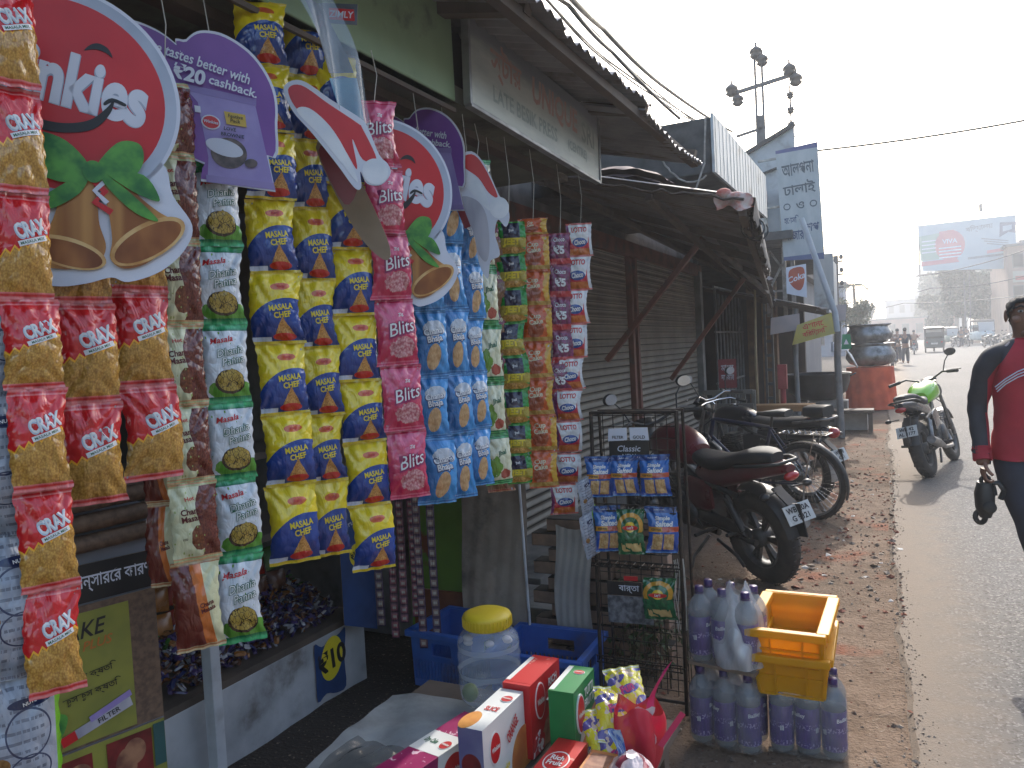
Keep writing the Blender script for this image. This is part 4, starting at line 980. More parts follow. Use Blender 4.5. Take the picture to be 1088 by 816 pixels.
carton('carton', 'low red carton in front of the tall red one, oval on its lid', -.875, -.79, 1.62, 1.925, .405, .47, car_red, 0,
       [('oval', 'top', (.5, .62, .40, .16), car_white), ('oval', 'top', (.5, .62, .36, .14), car_plain_red), ('txt', 'top', 'Rich\nFruit', car_white, .16, .5, (.5, .62))])
carton('carton', 'low orange carton showing cake slices, beside the low red one', -.775, -.70, 1.62, 1.925, .405, .455, car_orange, 0,
       [('poly', 'top', [(.1, .3), (.9, .3), (.9, .95), (.1, .95)], car_cook), ('poly', 'side', [(0, 0), (1, 0), (1, 1), (0, 1)], car_grn)])
for i, (x, y, z, a, t_, rl) in enumerate(((-.765, 1.98, .465, 55, -52, 6), (-.745, 2.03, .51, 60, -55, -8), (-.73, 2.10, .54, 62, -50, 5), (-.715, 1.95, .43, 60, -40, 10))):
    put_packet('party', Vector((x, y, z)), R(a), .11, .17, f'yellow and blue striped snack packet, {ORD[i + 1]} of the heap right of the green carton', 'striped packets on the table', R(t_), R(rl))
# red carrier bag and the printed sack behind it
redbag = glass('red_polythene', (.55, .02, .05), .3, .12); whitebag = mat('white_polythene', (.62, .57, .56), .4, (.5, .42, .42), 14, bump=.4, bscale=25)
t = thing('carrier_bag', 'thin red carrier bag with upright pink handles at the table corner', 'bag', TR(-.665, 2.0, .37, R(20)) @ Matrix.Scale(.92, 4))
m = MB()
def bag(u, v):
    a = u * 6.2832; rr = 1 + .16 * math.sin(a * 5 + v * 3) + .1 * noise.noise((math.cos(a) * 2, math.sin(a) * 2, v * 3)); s_ = .6 + .5 * math.sin(v * 2.2)
    return Vector((.065 * rr * s_ * math.cos(a), .055 * rr * s_ * math.sin(a), .21 * v + .02 * math.sin(a * 3) * v))
m.grid(bag, 40, 14); m.build('bag_body', redbag, t)
m = MB()
m.grid(lambda u, v: Vector((.02 + .026 * u + .06 * v * v, -.03 + .012 * math.sin(v * 6), .17 + .16 * v + .03 * u)) if True else 0, 3, 10); m.build('handle', ink('pink_plastic', (.60, .03, .14), .35), t)
m = MB(); m.grid(lambda u, v: Vector((.05 + .016 * u + .07 * v, -.06 + .02 * u, .12 + .10 * v - .02 * u)), 3, 8); m.build('handle', ink('pink_plastic', (.60, .03, .14), .35), t)
m = MB(); m.grid(lambda u, v: Vector((-.02 + .06 * u + .01 * math.sin(v * 8), -.04 + .01 * math.sin(u * 9), .10 + .12 * v)), 6, 8); m.build('white_lining', whitebag, t)
def p_loop(b, u, v):
    n = b.noise(3, 2, .5, 'UV'); a = (u * 14 + (v * 16).sin() * .9).sin(); d = (u * 10 - v * 14 + n * 5).sin()
    return b.mix((a > .55) * (d > -.2), b.mix(n.ss(.3, .7), (.66, .57, .57), (.56, .44, .45)), (.22, .02, .05))
sackm = pmat('print_sack', p_loop, .5)
m = MB()
def sk(u, v):
    a = u * 6.2832; rr = 1 + (.06 + .3 * v ** 3) * noise.noise((math.cos(a) * 2.5, math.sin(a) * 2.5, v * 3)); s_ = (.75 + .35 * math.sin(v * 2.6)) * (1 - .72 * max(0, v - .6) / .4)
    return Vector((.055 * rr * s_ * math.cos(a), .085 * rr * s_ * math.sin(a), .12 * v))
m.grid(sk, 36, 12); m.add([sk(i / 36, 1) for i in range(36)], [tuple(range(36))], 0)
tag(m.build('printed_sack', sackm, None, 0, TR(-.635, 1.84, .39, .4)), 'pale sack printed with dark red loops in front of the red carrier bag', 'sack')
m = MB(); m.grid(lambda u, v: Vector((.035 * (u - .5) + .02 * math.sin(v * 4), .01 * math.sin(u * 5 + v * 6), .15 * v)), 6, 10); tag(m.build('plastic_wrapper', pmat('print_wrapper', lambda b, u, v: b.mix(b.noise(6, 3, .6, 'UV').ss(.4, .6), (.03, .13, .45), (.45, .55, .65)), .3), None, 0, TR(-.685, 1.88, .40, R(60))), 'shiny blue plastic wrapper standing beside the low orange carton', 'wrapper')
# the jar
jar_m = B('clear_jar'); jar_m.set('Base Color', (.55, .60, .66)); jar_m.set('Roughness', .12); zz = jar_m.obj()[2]; jar_m.set('Alpha', .26 + ((zz * 74).sin() > .82) * .22); jar_m.p.inputs['Specular IOR Level'].default_value = .8; jar_m.bump((zz * 74).sin(), .4, .004)
P = on_y(515, 700, 2.16)
t = thing('sweet_jar', 'big clear ribbed plastic jar with a yellow screw lid', 'jar', Matrix.Translation((P.x, 2.19, .405)))
pf = [(.002, .004), (.085, .004), (.098, .02), (.103, .06)] + [(.103 + .0025 * math.sin(i * 1.7), .06 + .012 * i) for i in range(12)] + [(.10, .215), (.085, .235), (.074, .243), (.074, .262)]
m = MB(); m.lathe(pf, 0, 40); m.build('jar_body', jar_m.m, t)
lidm = mat('yellow_lid', (.68, .50, .02), .45, (.6, .42, .015), 8, bump=.1, dirt=(.7, .62, .3), dscale=9, dlo=.6)
m = MB(); m.lathe([(.0, .30), (.060, .300), (.066, .296), (.078, .292), (.080, .286), (.080, .254), (.077, .251)], 0, 40)
for i in range(40): a = i * math.pi / 20; m.bar((.0805 * math.cos(a), .0805 * math.sin(a), .256), (.0805 * math.cos(a), .0805 * math.sin(a), .284), .0035, .003)
m.build('lid', lidm, t)
m = MB(); m.ellipsoid((-.05, -.05, .04), (.028, .026, .03)); m.build('green_fruit', mat('guava', (.26, .30, .08), .5, (.18, .22, .05), 10), t)
m = MB(); rr_ = random.Random(3)
for i in range(9): a = rr_.uniform(0, 6.3); m.ellipsoid((.07 * math.cos(a), .07 * math.sin(a), .225 - rr_.uniform(0, .02)), (.016, .014, .01))
m.build('paper_twists', whitebag, t)
# ------------------------------------------------------------------ plastic crates
def thin(name, c1, c2, tr=.4):
    """plastic that lets some sun through"""
    b = B(name); n = b.noise(5, 4, .6); cc = b.mix(n.ss(.3, .7), c1, c2); b.set('Base Color', cc); b.set('Roughness', .45); b.bump(b.noise(40, 3), .12, .003)
    tl = b.nt.nodes.new('ShaderNodeBsdfTranslucent'); b.nt.links.new(cc, tl.inputs[0]); mx = b.nt.nodes.new('ShaderNodeMixShader'); mx.inputs[0].default_value = tr
    out = b.nt.nodes['Material Output']; b.nt.links.new(b.p.outputs[0], mx.inputs[1]); b.nt.links.new(tl.outputs[0], mx.inputs[2]); b.nt.links.new(mx.outputs[0], out.inputs[0]); return b.m
yel_pl = thin('yellow_plastic', (.86, .47, .010), (.80, .41, .009)); blue_pl = mat('blue_plastic', (.03, .12, .44), .45, (.022, .09, .34), 6, dirt=(.07, .075, .10), dscale=4)
def crate(T, w, d, h, mt, label, group, lattice, taper=.9):
    t = thing('plastic_crate', label, 'crate', T, group); th = .008
    m = MB(); tw, td = w * taper, d * taper
    m.box((0, 0, .006), (tw, td, .01))
    def side(p0, p1, q0, q1):   # bottom edge p0-p1, top edge q0-q1
        p0, p1, q0, q1 = map(Vector, (p0, p1, q0, q1)); nrm = (p1 - p0).cross(q0 - p0).normalized() * th
        def quad(u0, u1, v0, v1, off=0.0, t2=th):
            a = [p0.lerp(p1, u).lerp(q0.lerp(q1, u), v) + nrm.normalized() * off for u, v in ((u0, v0), (u1, v0), (u1, v1), (u0, v1))]; b2 = [x - nrm.normalized() * t2 for x in a]
            m.add(a + b2, [(0, 1, 2, 3), (7, 6, 5, 4), (0, 4, 5, 1), (1, 5, 6, 2), (2, 6, 7, 3), (3, 7, 4, 0)])
        if lattice:
            quad(0, 1, 0, .12); quad(0, 1, .80, 1)
            k = 18
            for i in range(k): quad(i / k, (i + .55) / k, .12, .48)
            quad(0, .34, .48, .80); quad(.66, 1, .48, .80); quad(.34, .66, .48, .58)
        else:
            quad(0, 1, 0, 1)
            for u in (.0, .26, .72, .975): quad(u, u + .025, .05, .98, .008, .008)
            quad(0, 1, .44, .50, .008, .008); quad(0, 1, 0, .05, .006, .006)
    bt = [(-tw / 2, -td / 2, .0), (tw / 2, -td / 2, .0), (tw / 2, td / 2, .0), (-tw / 2, td / 2, .0)]; tp = [(-w / 2, -d / 2, h), (w / 2, -d / 2, h), (w / 2, d / 2, h), (-w / 2, d / 2, h)]
    for i in range(4): j = (i + 1) % 4; side(bt[i], bt[j], tp[i], tp[j])
    m.build('crate_body', mt, t)
    m = MB(); ov = .014
    for sx, sy, lx, ly in ((0, -1, w + 2 * ov, ov * 2), (0, 1, w + 2 * ov, ov * 2), (-1, 0, ov * 2 + (.018 if not lattice else 0), d - .002), (1, 0, ov * 2 + (.018 if not lattice else 0), d - .002)): m.box((sx * w / 2, sy * (d / 2 + (ov * .99 if sy else 0)) , h - .012), (lx, ly, .030))
    m.build('rim', mt, t, .004)
    return t
crate(TR(-.392, 3.135, .335, R(-1)), .258, .44, .145, yel_pl, 'empty yellow plastic crate nested on top of the other yellow one', 'yellow crates on the bottles', False, .90)
crate(TR(-.388, 3.14, .222, R(1)), .252, .43, .162, yel_pl, 'lower yellow plastic crate resting on the bottle packs', 'yellow crates on the bottles', False, .88)
crate(TR(-1.44, 3.10, .005, R(2)), .42, .34, .24, blue_pl, 'blue lattice crate between the clear jar and the wire rack', 'blue crates behind the jar', True, .96)
crate(TR(-1.91, 3.12, .005, R(-3)), .34, .32, .27, blue_pl, 'dark blue lattice crate left of the clear jar by the lime wall', 'blue crates behind the jar', True, .96)
# ------------------------------------------------------------------ water bottles in shrink film
bot_m = B('water_bottle'); bot_m.set('Base Color', (.24, .26, .28)); bot_m.set('Roughness', .18); bot_m.set('Alpha', .5); bot_m.p.inputs['Specular IOR Level'].default_value = .7; bot_m = bot_m.m
def p_label(b, u, v):
    n = b.noise(9, 3, .6, 'UV', (4, 1, 1)); c = b.mix(n.ss(.3, .7), (.036, .008, .135), (.06, .018, .21))
    c = b.mix(((v - .1).abs() < .02), c, (.5, .45, .6)); c = b.mix(((v * 40).sin() > .6) * (b.noise(40, 2, .6, 'UV') > .55) * (v < .6), c, (.35, .28, .50)); return c
lab_m = pmat('bottle_label', p_label, .35); cap_m = mat('purple_cap', (.05, .02, .12), .4); film = glass('shrink_film', (.54, .53, .52), .18, .82, 1.0, .6)
def bottle(parent, x, y, rz, cap=True, s=1.0):
    m = MB(); m.lathe([(.001, .004), (.036, .002), (.043, .012), (.044, .05), (.0425, .056), (.0425, .178), (.044, .184), (.045, .20), (.040, .222), (.030, .240), (.018, .254), (.0145, .262), (.0145, .272)], 0, 24, TR(x, y, 0))
    b = m.build('bottle', bot_m, parent)
    m = MB(); m.lathe([(.0438, .030), (.0446, .032), (.0446, .176), (.0438, .178)], 0, 24, TR(x, y, 0, rz), uv=True)
    def cy(px, py, o=.0453): a = rz + px / .0446; return Vector((x + o * math.cos(a), y + o * math.sin(a), .108 + py))
    m.text('Bailley', .019, None, 1, .02, .15, .06, cy, .12, (-.07, .040)); m.text('Bailley', .019, None, 1, .02, .15, .06, cy, .12, (.07, .040)); m.text('|||', .018, None, 1, .04, 0, .02, cy, 0, (0, -.01))
    m.build('label', [lab_m, W_], b)
    m = MB(); m.lathe([(.0165, .268), (.0165, .287), (.014, .290), (.001, .290)], 0, 14, TR(x, y, 0)); m.lathe([(.0185, .262), (.0185, .266)], 0, 14, TR(x, y, 0)); m.build('cap', cap_m, b)
def bottle_pack(T, nx, ny, label, peak):
    t = thing('bottle_pack', label, 'bottle pack', T, 'purple labelled water bottle packs'); r = random.Random(nx + len(label))
    p = .0915
    for i in range(nx):
        for j in range(ny): bottle(t, (i - (nx - 1) / 2) * p, (j - (ny - 1) / 2) * p, -1.57 + r.uniform(-.8, .8) + (1.2 if i == 1 else 0))
    hw, hd = nx * p / 2 + .003, ny * p / 2 + .003
    m = MB()
    def wr(u, v):
        a = u * 6.2832; c, s = math.cos(a), math.sin(a); e = .35
        x, y = hw * math.copysign(abs(c) ** e, c), hd * math.copysign(abs(s) ** e, s)
        z = .003 + v * .286; k = 1 if v < .68 else 1 - .42 * ((v - .68) / .32) ** 1.3
        z += (.012 * noise.noise((x * 22, y * 22, 1)) + peak * noise.noise((x * 11, y * 11, 5))) * max(0, v - .6) / .4
        k += .014 * noise.noise((math.cos(a) * 7, math.sin(a) * 7, v * 5)); return Vector((x * k, y * k, z))
    m.grid(wr, 72, 18); m.build('shrink_film', film, t); return t
bottle_pack(TR(-.625, 2.985, .004, R(-6)), 3, 2, 'shrink wrapped pack of large purple labelled water bottles, lower left of the yellow crates', .01)
bottle_pack(TR(-.340, 3.035, .004, R(4)), 3, 2, 'shrink wrapped pack of large purple labelled water bottles directly under the yellow crates', .01)
t = bottle_pack(TR(-.618, 2.995, .315, R(-10)), 3, 2, 'loosely wrapped bottle pack standing on top of the left pack', .05)
card = mat('brown_carton_board', (.26, .19, .13), .9, (.2, .14, .10), 8)
m = MB(); m.box((0, 0, -.008), (.262, .17, .012)); m.build('base_board', card, t)
m = MB()
def blo(u, v):
    a = u * 6.2832; rr = (.165 - .12 * v ** 2.2) * (1 + .05 * math.sin(a * 5 + v * 4) + .16 * noise.noise((math.cos(a) * 2.5, math.sin(a) * 2.5, v * 4))); return Vector((.05 + rr * .62 * math.cos(a), -.005 + rr * .68 * math.sin(a), .01 + .285 * v + .025 * math.sin(a * 2 + 1) * v))
m.grid(blo, 48, 16); m.build('loose_film', glass('loose_film', (.60, .59, .59), .2, .42, 1.0, 1.3), t)
# ------------------------------------------------------------------ the wire rack
wire = mat('black_wire', (.018, .017, .017), .5, (.05, .035, .025), 30, metal=.4)
t = thing('wire_rack', 'black wire display rack hung with blue cracker packets', 'rack', Matrix.Translation((-1.01, 3.14, 0))); 
m = MB()
for sx in (-.185, .19):
    m.tube([(sx - .005, -.02, 0), (sx, 0, 1.275)], .009, 0, 8); m.tube([(sx, .16, 0), (sx, .10, 1.275)], .007, 0, 8)
m.tube([(-.185, 0, 1.27), (.19, 0, 1.27)], .008, 0, 8); m.tube([(-.185, .1, 1.27), (.19, .1, 1.27)], .006, 0, 8); m.tube([(-.19, -.02, .05), (.195, -.02, .05)], .007, 0, 8); m.build('rack_frame', wire, t)
m = MB()
for i in range(9): x = -.185 + .375 * i / 8; m.tube([(x, .02, .06), (x, .015, 1.27)], .0022, 0, 5, cap=False)
for j in range(25): z = .08 + j * .049; m.tube([(-.185, .018, z), (.19, .018, z)], .0022, 0, 5, cap=False)
m.build('wire_grid', wire, t)
for z in (.20, .62, .86):
    m = MB()
    for i in range(10): x = -.18 + .36 * i / 9; m.tube([(x, .02, z), (x, -.07, z - .004), (x, -.075, z + .03)], .002, 0, 5, cap=False)
    for y in (-.07, -.03): m.tube([(-.185, y, z), (.19, y, z)], .003, 0, 6)
    m.tube([(-.185, -.075, z + .03), (.19, -.075, z + .03)], .003, 0, 6); m.build('wire_shelf', wire, t)
m = MB()
for i in range(7): a = i * .9; m.tube([(.18 + .006 * math.sin(a * k_ * .3), -.02, .66 - .05 * k_ + .004 * math.sin(a)) for k_ in range(7)], .0015, 0, 4, T=TR(.02 * math.sin(a), .01 * math.cos(a * 2), 0))
m.build('string_ends', string_m, t)
row = [(622, 649, 485, 528), (651, 679, 484, 527), (681, 712, 483, 527), (630, 658, 538, 586), (686, 718, 538, 587)]
for i, (x0, x1, y0, y1) in enumerate(row):
    a, b_ = on_y((x0 + x1) / 2, y0, 3.06), on_y((x0 + x1) / 2, y1, 3.06)
    q = on_y(x1, y0, 3.06).x - on_y(x0, y0, 3.06).x
    put_packet('cracker', (a + b_) / 2 + Vector((0, .01 * (i % 2), 0)), R(70 + 6 * (i % 3)), q * 1.03, a.z - b_.z, f'blue packet of square crackers, {("left of three on the upper rack row", "middle of three on the upper rack row", "right of three on the upper rack row", "left of the dark green packet on the rack", "right of the dark green packet on the rack")[i]}', 'blue cracker packets on the wire rack', R(-3), R(rng.uniform(-2, 2)), .9)
a, b_ = on_y(671, 541, 3.04), on_y(671, 589, 3.04); put_packet('green', (a + b_) / 2, R(76), .115, a.z - b_.z, 'dark green chip packet between two blue ones on the rack', 'dark green packets on the wire rack')
a, b_ = on_y(702, 614, 3.08), on_y(702, 658, 3.08); put_packet('green', (a + b_) / 2, R(80), .135, a.z - b_.z, 'dark green chip packet alone on the lower part of the rack', 'dark green packets on the wire rack')
for i, (px, y0, y1) in enumerate(((623, 508, 548), (627, 545, 592))):
    a, b_ = on_y(px, y0, 3.02), on_y(px, y1, 3.02); put_packet('silver', (a + b_) / 2, R(20), .09, a.z - b_.z, f'silver backed packet turned edge-on at the {("upper", "lower")[i]} left corner of the rack', 'silver packets on the wire rack', 0, R(12), .6, 10, 12)
c = Card(1); c.base([(-.085, -.075), (.085, -.075), (.085, .015), (-.085, .015)], pr('card_black', (.008, .008, .01), (.014, .014, .016)), .003); c.txt('Classic', .026, (0, -.018), c_white, 0, .01, .15); c.txt('NEW', .018, (0, -.05), c_white, 0, .01)
c.base([(-.088, .012), (-.006, .018), (-.006, .07), (-.085, .066)], c_white, .006); c.base([(.006, .018), (.086, .016), (.082, .07), (.006, .07)], c_white, .006); c.z = .001; c.txt('FILTER', .012, (-.045, .03), BLK); c.txt('GOLD', .014, (.045, .03), BLK)
P = on_y(668, 472, 3.10); tag(c.build('product_card', frame((P.x, 3.10, P.z), (1, .1, 0))), 'black card with two white boxes at the top of the wire rack', 'card')
c = Card(1); c.base([(-.075, .03), (.075, .03), (.075, .09), (-.075, .09)], pr('card_black', (.008, .008, .01), (.014, .014, .016)), .003); c.txt('\u09ac\u09be\u09b0\u09cd\u09a4\u09be', .035, (.02, .058), c_white, 0, .01); c.base([(-.075, -.09), (.12, -.09), (.12, .028), (-.075, .028)], pr('card_grey_scribble', (.22, .23, .25), (.05, .055, .065), 34), .003); c.base([(-.0, .095), (.06, .095), (.06, .115), (.0, .115)], c_red, .003)
P = on_y(664, 640, 3.11); tag(c.build('product_card', frame((P.x, 3.11, P.z), (1, .1, 0))), 'black and grey card with pale lettering on the lower wire rack', 'card')
# weeds behind the rack and by the bottles
def leaf_clump(pts, size, seed):
    m = MB(); r = random.Random(seed)
    for p in pts:
        s = size * r.uniform(.6, 1.4); T = Matrix.Translation(p) @ Matrix.Rotation(r.uniform(0, 6.28), 4, 'Z') @ Matrix.Rotation(r.uniform(-1.2, 1.2), 4, 'X') @ Matrix.Rotation(r.uniform(-.8, .8), 4, 'Y')
        m.add([(0, -s, 0), (s * .42, -s * .2, s * .12), (s * .25, s * .6, s * .05), (0, s, -s * .1), (-s * .25, s * .6, s * .05), (-s * .42, -s * .2, s * .12)], [(0, 1, 5), (1, 2, 4, 5), (2, 3, 4)], r.randrange(3), None, T)
    return m
lf1 = mat('leaf_green', (.045, .085, .02), .6, (.03, .06, .014), 12); lf2 = mat('leaf_dry', (.11, .11, .04), .7, (.07, .07, .03), 12); stemm = mat('stem', (.06, .05, .03), .8)
w = thing('weed_clump', 'straggling dark green weeds growing behind the lower wire rack', 'weeds', Matrix.Translation((-.95, 3.42, 0)))
pts = []; m = MB(); r = random.Random(21)
for i in range(26):
    x, y = r.uniform(-.3, .26), r.uniform(-.10, .2); h = r.uniform(.15, .55); dx, dy = r.uniform(-.12, .12), r.uniform(-.1, .1)
    q = [(x + dx * k * k, y + dy * k * k, h * k) for k in (0, .35, .7, 1)]; m.tube(q, [.004, .003, .002, .001], 0, 4)
    for k in range(14): f = r.uniform(.25, 1); pts.append(Vector((x + dx * f * f + r.uniform(-.03, .03), y + dy * f * f + r.uniform(-.03, .03), h * f)))
m.build('stems', stemm, w)
lm = leaf_clump(pts, .022, 5); lm.build('leaves', [lf1, lf1, lf2], w)
# ------------------------------------------------------------------ motorcycles and the bicycle
rub = mat('tyre_rubber', (.022, .021, .020), .85, (.05, .045, .04), 10, dirt=(.11, .085, .06), dscale=6, dlo=.55); blk = mat('black_plastic', (.018, .018, .019), .5, (.032, .031, .03), 8, dirt=(.10, .08, .06), dscale=5, dlo=.6); seatm = mat('black_seat', (.02, .02, .021), .65, (.03, .029, .028), 9, bump=.2)
steel = mat('dull_steel', (.32, .31, .30), .4, (.2, .19, .18), 12, metal=.8, dirt=(.12, .09, .07), dscale=8); chrome = mat('chrome', (.6, .6, .6), .14, (.5, .5, .5), 8, metal=1); eng = mat('engine_casting', (.10, .10, .10), .55, (.06, .058, .055), 16, metal=.5, dirt=(.10, .075, .05), dscale=9)
maroon_p = mat('maroon_paint', (.12, .010, .016), .3, (.09, .008, .012), 4, coat=.7); dkp = mat('black_paint', (.016, .016, .02), .28, (.022, .022, .028), 4, coat=.6); red_p = mat('red_tank_paint', (.30, .03, .045), .25, (.24, .025, .035), 4, coat=.7); green_p = mat('lime_paint', (.22, .56, .008), .25, (.19, .48, .006), 4, coat=.7); silver_p = mat('silver_paint', (.40, .41, .42), .35, (.33, .34, .35), 6, metal=.6)
plate_m = mat('plate_white', (.60, .60, .57), .5, (.5, .5, .47), 10, dirt=(.3, .26, .22), dscale=30); lampred = mat('red_lens', (.45, .012, .012), .2, (.35, .01, .01), 10, coat=.5); amber = mat('amber_lens', (.5, .2, .02), .25); mirror_g = mat('mirror_glass', (.75, .78, .8), .06, (.7, .72, .75), 5, metal=1)
def wheel(parent, c, r, w, alloy, hub=.06, name='wheel'):
    T = Matrix.Translation(c) @ Matrix.Rotation(R(90), 4, 'X'); wh = None
    m = MB(); q = r - w * .95
    m.lathe([(q, -w * .36), (q + w * .3, -w * .5), (r - w * .25, -w * .46), (r - w * .04, -w * .22), (r, 0), (r - w * .04, w * .22), (r - w * .25, w * .46), (q + w * .3, w * .5), (q, w * .36)], 0, 40, T)
    for i in range(44):
        a = i * 2 * math.pi / 44
        for s in (-1, 1): m.box(((r + .001) * math.cos(a), (r + .001) * math.sin(a), s * w * .2), (.006, .007, w * .2), 0, T)
    wh = m.build(name, rub, parent)
    m = MB(); m.lathe([(q + .004, -w * .38), (q - .014, -w * .34), (q - .018, 0), (q - .014, w * .34), (q + .004, w * .38)], 0, 40, T); m.lathe([(.001, -w * .5), (hub, -w * .5), (hub, w * .5), (.001, w * .5)], 0, 18, T)
    if alloy:
        for i in range(alloy):
            a = i * 2 * math.pi / alloy
            for d in (-.12, .12): m.bar((hub * .7 * math.cos(a), hub * .7 * math.sin(a), 0), ((q - .012) * math.cos(a + d), (q - .012) * math.sin(a + d), 0), .022, .026, 0, (0, 0, 1), T)
    m.build('rim', steel if not alloy else eng, wh)
    if not alloy:
        m = MB()
        for i in range(36):
            a = i * 2 * math.pi / 36; b_ = a + (.45 if i % 2 else -.45); s = 1 if i % 4 < 2 else -1
            m.tube([(hub * .9 * math.cos(b_), hub * .9 * math.sin(b_), s * w * .4), ((q - .012) * math.cos(a), (q - .012) * math.sin(a), 0)], .0016, 0, 4, T, False)
        m.build('spokes', chrome, wh)
    return wh
def motorcycle(T, label, tank, tail, plate, fat=.115, alloy=6, mirrors=(1, 1), rack=False, sporty=True, split=True):
    t = thing('motorcycle', label, 'motorcycle', T, 'motorcycles parked in front of the shops'); L = 1.29
    wheel(t, (0, 0, .305), .305, fat, alloy); wheel(t, (L, 0, .305), .305, .09, alloy)
    m = MB(); m.loft([(.42, .40, .10, .10, 3), (.52, .40, .13, .14, 3), (.72, .40, .13, .14, 3), (.84, .42, .08, .10, 3)], 0, 14)
    for i in range(8): m.box((.80, 0, .46 + .022 * i), (.16 - .006 * abs(i - 3), .20, .010))
    m.box((.80, 0, .55), (.10, .13, .18)); 
    for s in (-1, 1): m.lathe([(.001, 0), (.085, 0), (.095, -.02), (.095, -.05)], 0, 20, TR(.58, s * .145, .40) @ Matrix.Rotation(R(-90 * s), 4, 'X') @ Matrix.Translation((0, 0, .0)))
    m.build('engine', eng, t)
    m = MB()
    for s in (-1, 1):
        m.tube([(.40, s * .09, .36), (.0, s * .10, .305), (-.06, s * .10, .305)], .020, 0, 8); m.tube([(.05, s * .11, .60), (.45, s * .10, .66), (.95, s * .03, .86)], .018, 0, 8); m.tube([(.42, s * .09, .64), (.42, s * .09, .34)], .018, 0, 8)
    m.tube([(1.0, 0, .86), (.92, 0, .50), (.84, 0, .26), (.45, 0, .24)], .022, 0, 8); m.tube([(.45, -.1, .28), (.45, .1, .28)], .014, 0, 8); m.build('frame', blk, t)
    for s in (-1, 1): m = MB(); m.tube([(.02, s * .115, .34), (.14, s * .115, .60)], .014, 0, 8); m.tube([(.03 + .012 * i / 1, s * .115, .37 + .02 * i) for i in range(11)], .026, 0, 8) if s else 0; m.build('shock_absorber', blk if s > 0 else steel, t)
    m = MB(); m.tube([(.88, -.06, .45), (.93, -.09, .30), (.80, -.12, .22), (.40, -.14, .25), (.20, -.15, .29)], .020, 0, 10); m.tube([(.22, -.155, .29), (.05, -.16, .33), (-.22, -.165, .40)], [.03, .045, .042], 0, 12); m.build('exhaust', steel, t)
    m = MB(); m.loft([(-.02, .36, .012, .03, 3), (.05, .37, .014, .04, 3), (.38, .40, .014, .05, 3), (.46, .40, .012, .045, 3)], 0, 10, TR(0, .105, -.0)); m.build('chain_cover', blk, t)
    if sporty: tk = [(.50, .80, .085, .07, 2.6), (.56, .82, .125, .10, 2.6), (.70, .855, .155, .125, 2.5), (.84, .87, .165, .13, 2.4), (.94, .85, .135, .11, 2.4), (1.0, .82, .06, .06, 2.2)]
    else: tk = [(.47, .78, .07, .06, 2.6), (.54, .80, .10, .09, 2.6), (.72, .825, .125, .11, 2.6), (.90, .83, .125, .10, 2.4), (.98, .81, .07, .06, 2.2)]
    m = MB(); m.loft(tk, 0, 20); tk_o = m.build('tank', tank, t)
    sd = tk_o.modifiers.new('s', 'SUBSURF'); sd.levels = sd.render_levels = 1
    m = MB(); m.lathe([(.03, 0), (.03, .012), (.001, .014)], 0, 14, TR(.76, 0, tk[2][1] + tk[2][3] - .004)); m.build('fuel_cap', steel, tk_o)
    m = MB()
    if sporty: m.loft([(-.26, .86, .05, .03, 2.6), (-.20, .865, .09, .045, 2.6), (-.02, .855, .125, .045, 2.8), (.10, .80, .13, .05, 2.8), (.30, .76, .125, .05, 2.8), (.46, .785, .095, .05, 2.6), (.53, .80, .07, .035, 2.4)], 0, 18)
    else: m.loft([(-.26, .79, .08, .035, 2.6), (-.20, .80, .11, .05, 2.8), (.05, .79, .12, .05, 2.8), (.28, .765, .125, .05, 2.8), (.46, .785, .10, .05, 2.6), (.52, .79, .07, .03, 2.4)], 0, 18)
    so = m.build('seat', seatm, t); sd = so.modifiers.new('s', 'SUBSURF'); sd.levels = sd.render_levels = 1
    m = MB()
    if sporty: m.loft([(-.36, .80, .035, .02, 2.4), (-.30, .80, .07, .045, 2.6), (-.10, .77, .115, .06, 2.8), (.12, .71, .12, .07, 2.8), (.40, .66, .12, .10, 3), (.48, .66, .09, .08, 3)], 0, 18)
    else: m.loft([(-.33, .70, .05, .04, 2.4), (-.26, .71, .09, .06, 2.6), (.0, .69, .12, .07, 2.8), (.25, .64, .12, .10, 3), (.42, .62, .11, .09, 3)], 0, 18)
    to = m.build('tail_panel', tail, t); sd = to.modifiers.new('s', 'SUBSURF'); sd.levels = sd.render_levels = 1
    # fenders
    m = MB(); a0, a1 = (R(60), R(190)) if not sporty else (R(75), R(168))
    def fe(u, v, rr=.335 + (.02 if sporty else 0), w=fat * .62, o=0.0, cx=0.0):
        a = a0 + (a1 - a0) * v; k = (rr - .02 * (2 * u - 1) ** 2 + o); return Vector((cx + k * math.cos(a), (u - .5) * 2 * w, .305 + k * math.sin(a)))
    m.grid(fe, 8, 18); m.grid(lambda u, v: fe(u, v, o=-.005), 8, 18, 0, flip=True); fo = m.build('rear_fender', blk if sporty else silver_p, t)
    m = MB(); m.grid(lambda u, v: Vector((L + (.335 - .02 * (2 * u - 1) ** 2) * math.cos(R(30) + R(125) * v), (u - .5) * .12, .305 + (.335 - .02 * (2 * u - 1) ** 2) * math.sin(R(30) + R(125) * v))), 8, 16); m.build('front_fender', tail, t)
    # plate, lamps
    px, pz = (-.37, .53) if sporty else (-.385, .50)
    Tp = frame((px, 0, pz), (0, -1, 0), (.45, 0, 1)); m = MB(); m.box((0, 0, -.003), (.20, .115, .005), 0, Tp); 
    a, b_ = plate.split('/'); m.text(a, .036, None, 1, .03, 0, .17, lambda x, y: Tp @ Vector((x, y, .0012)), 0, (0, .026)); m.text(b_, .036, None, 1, .03, 0, .17, lambda x, y: Tp @ Vector((x, y, .0012)), 0, (0, -.024)); m.build('number_plate', [plate_m, BLK], t)
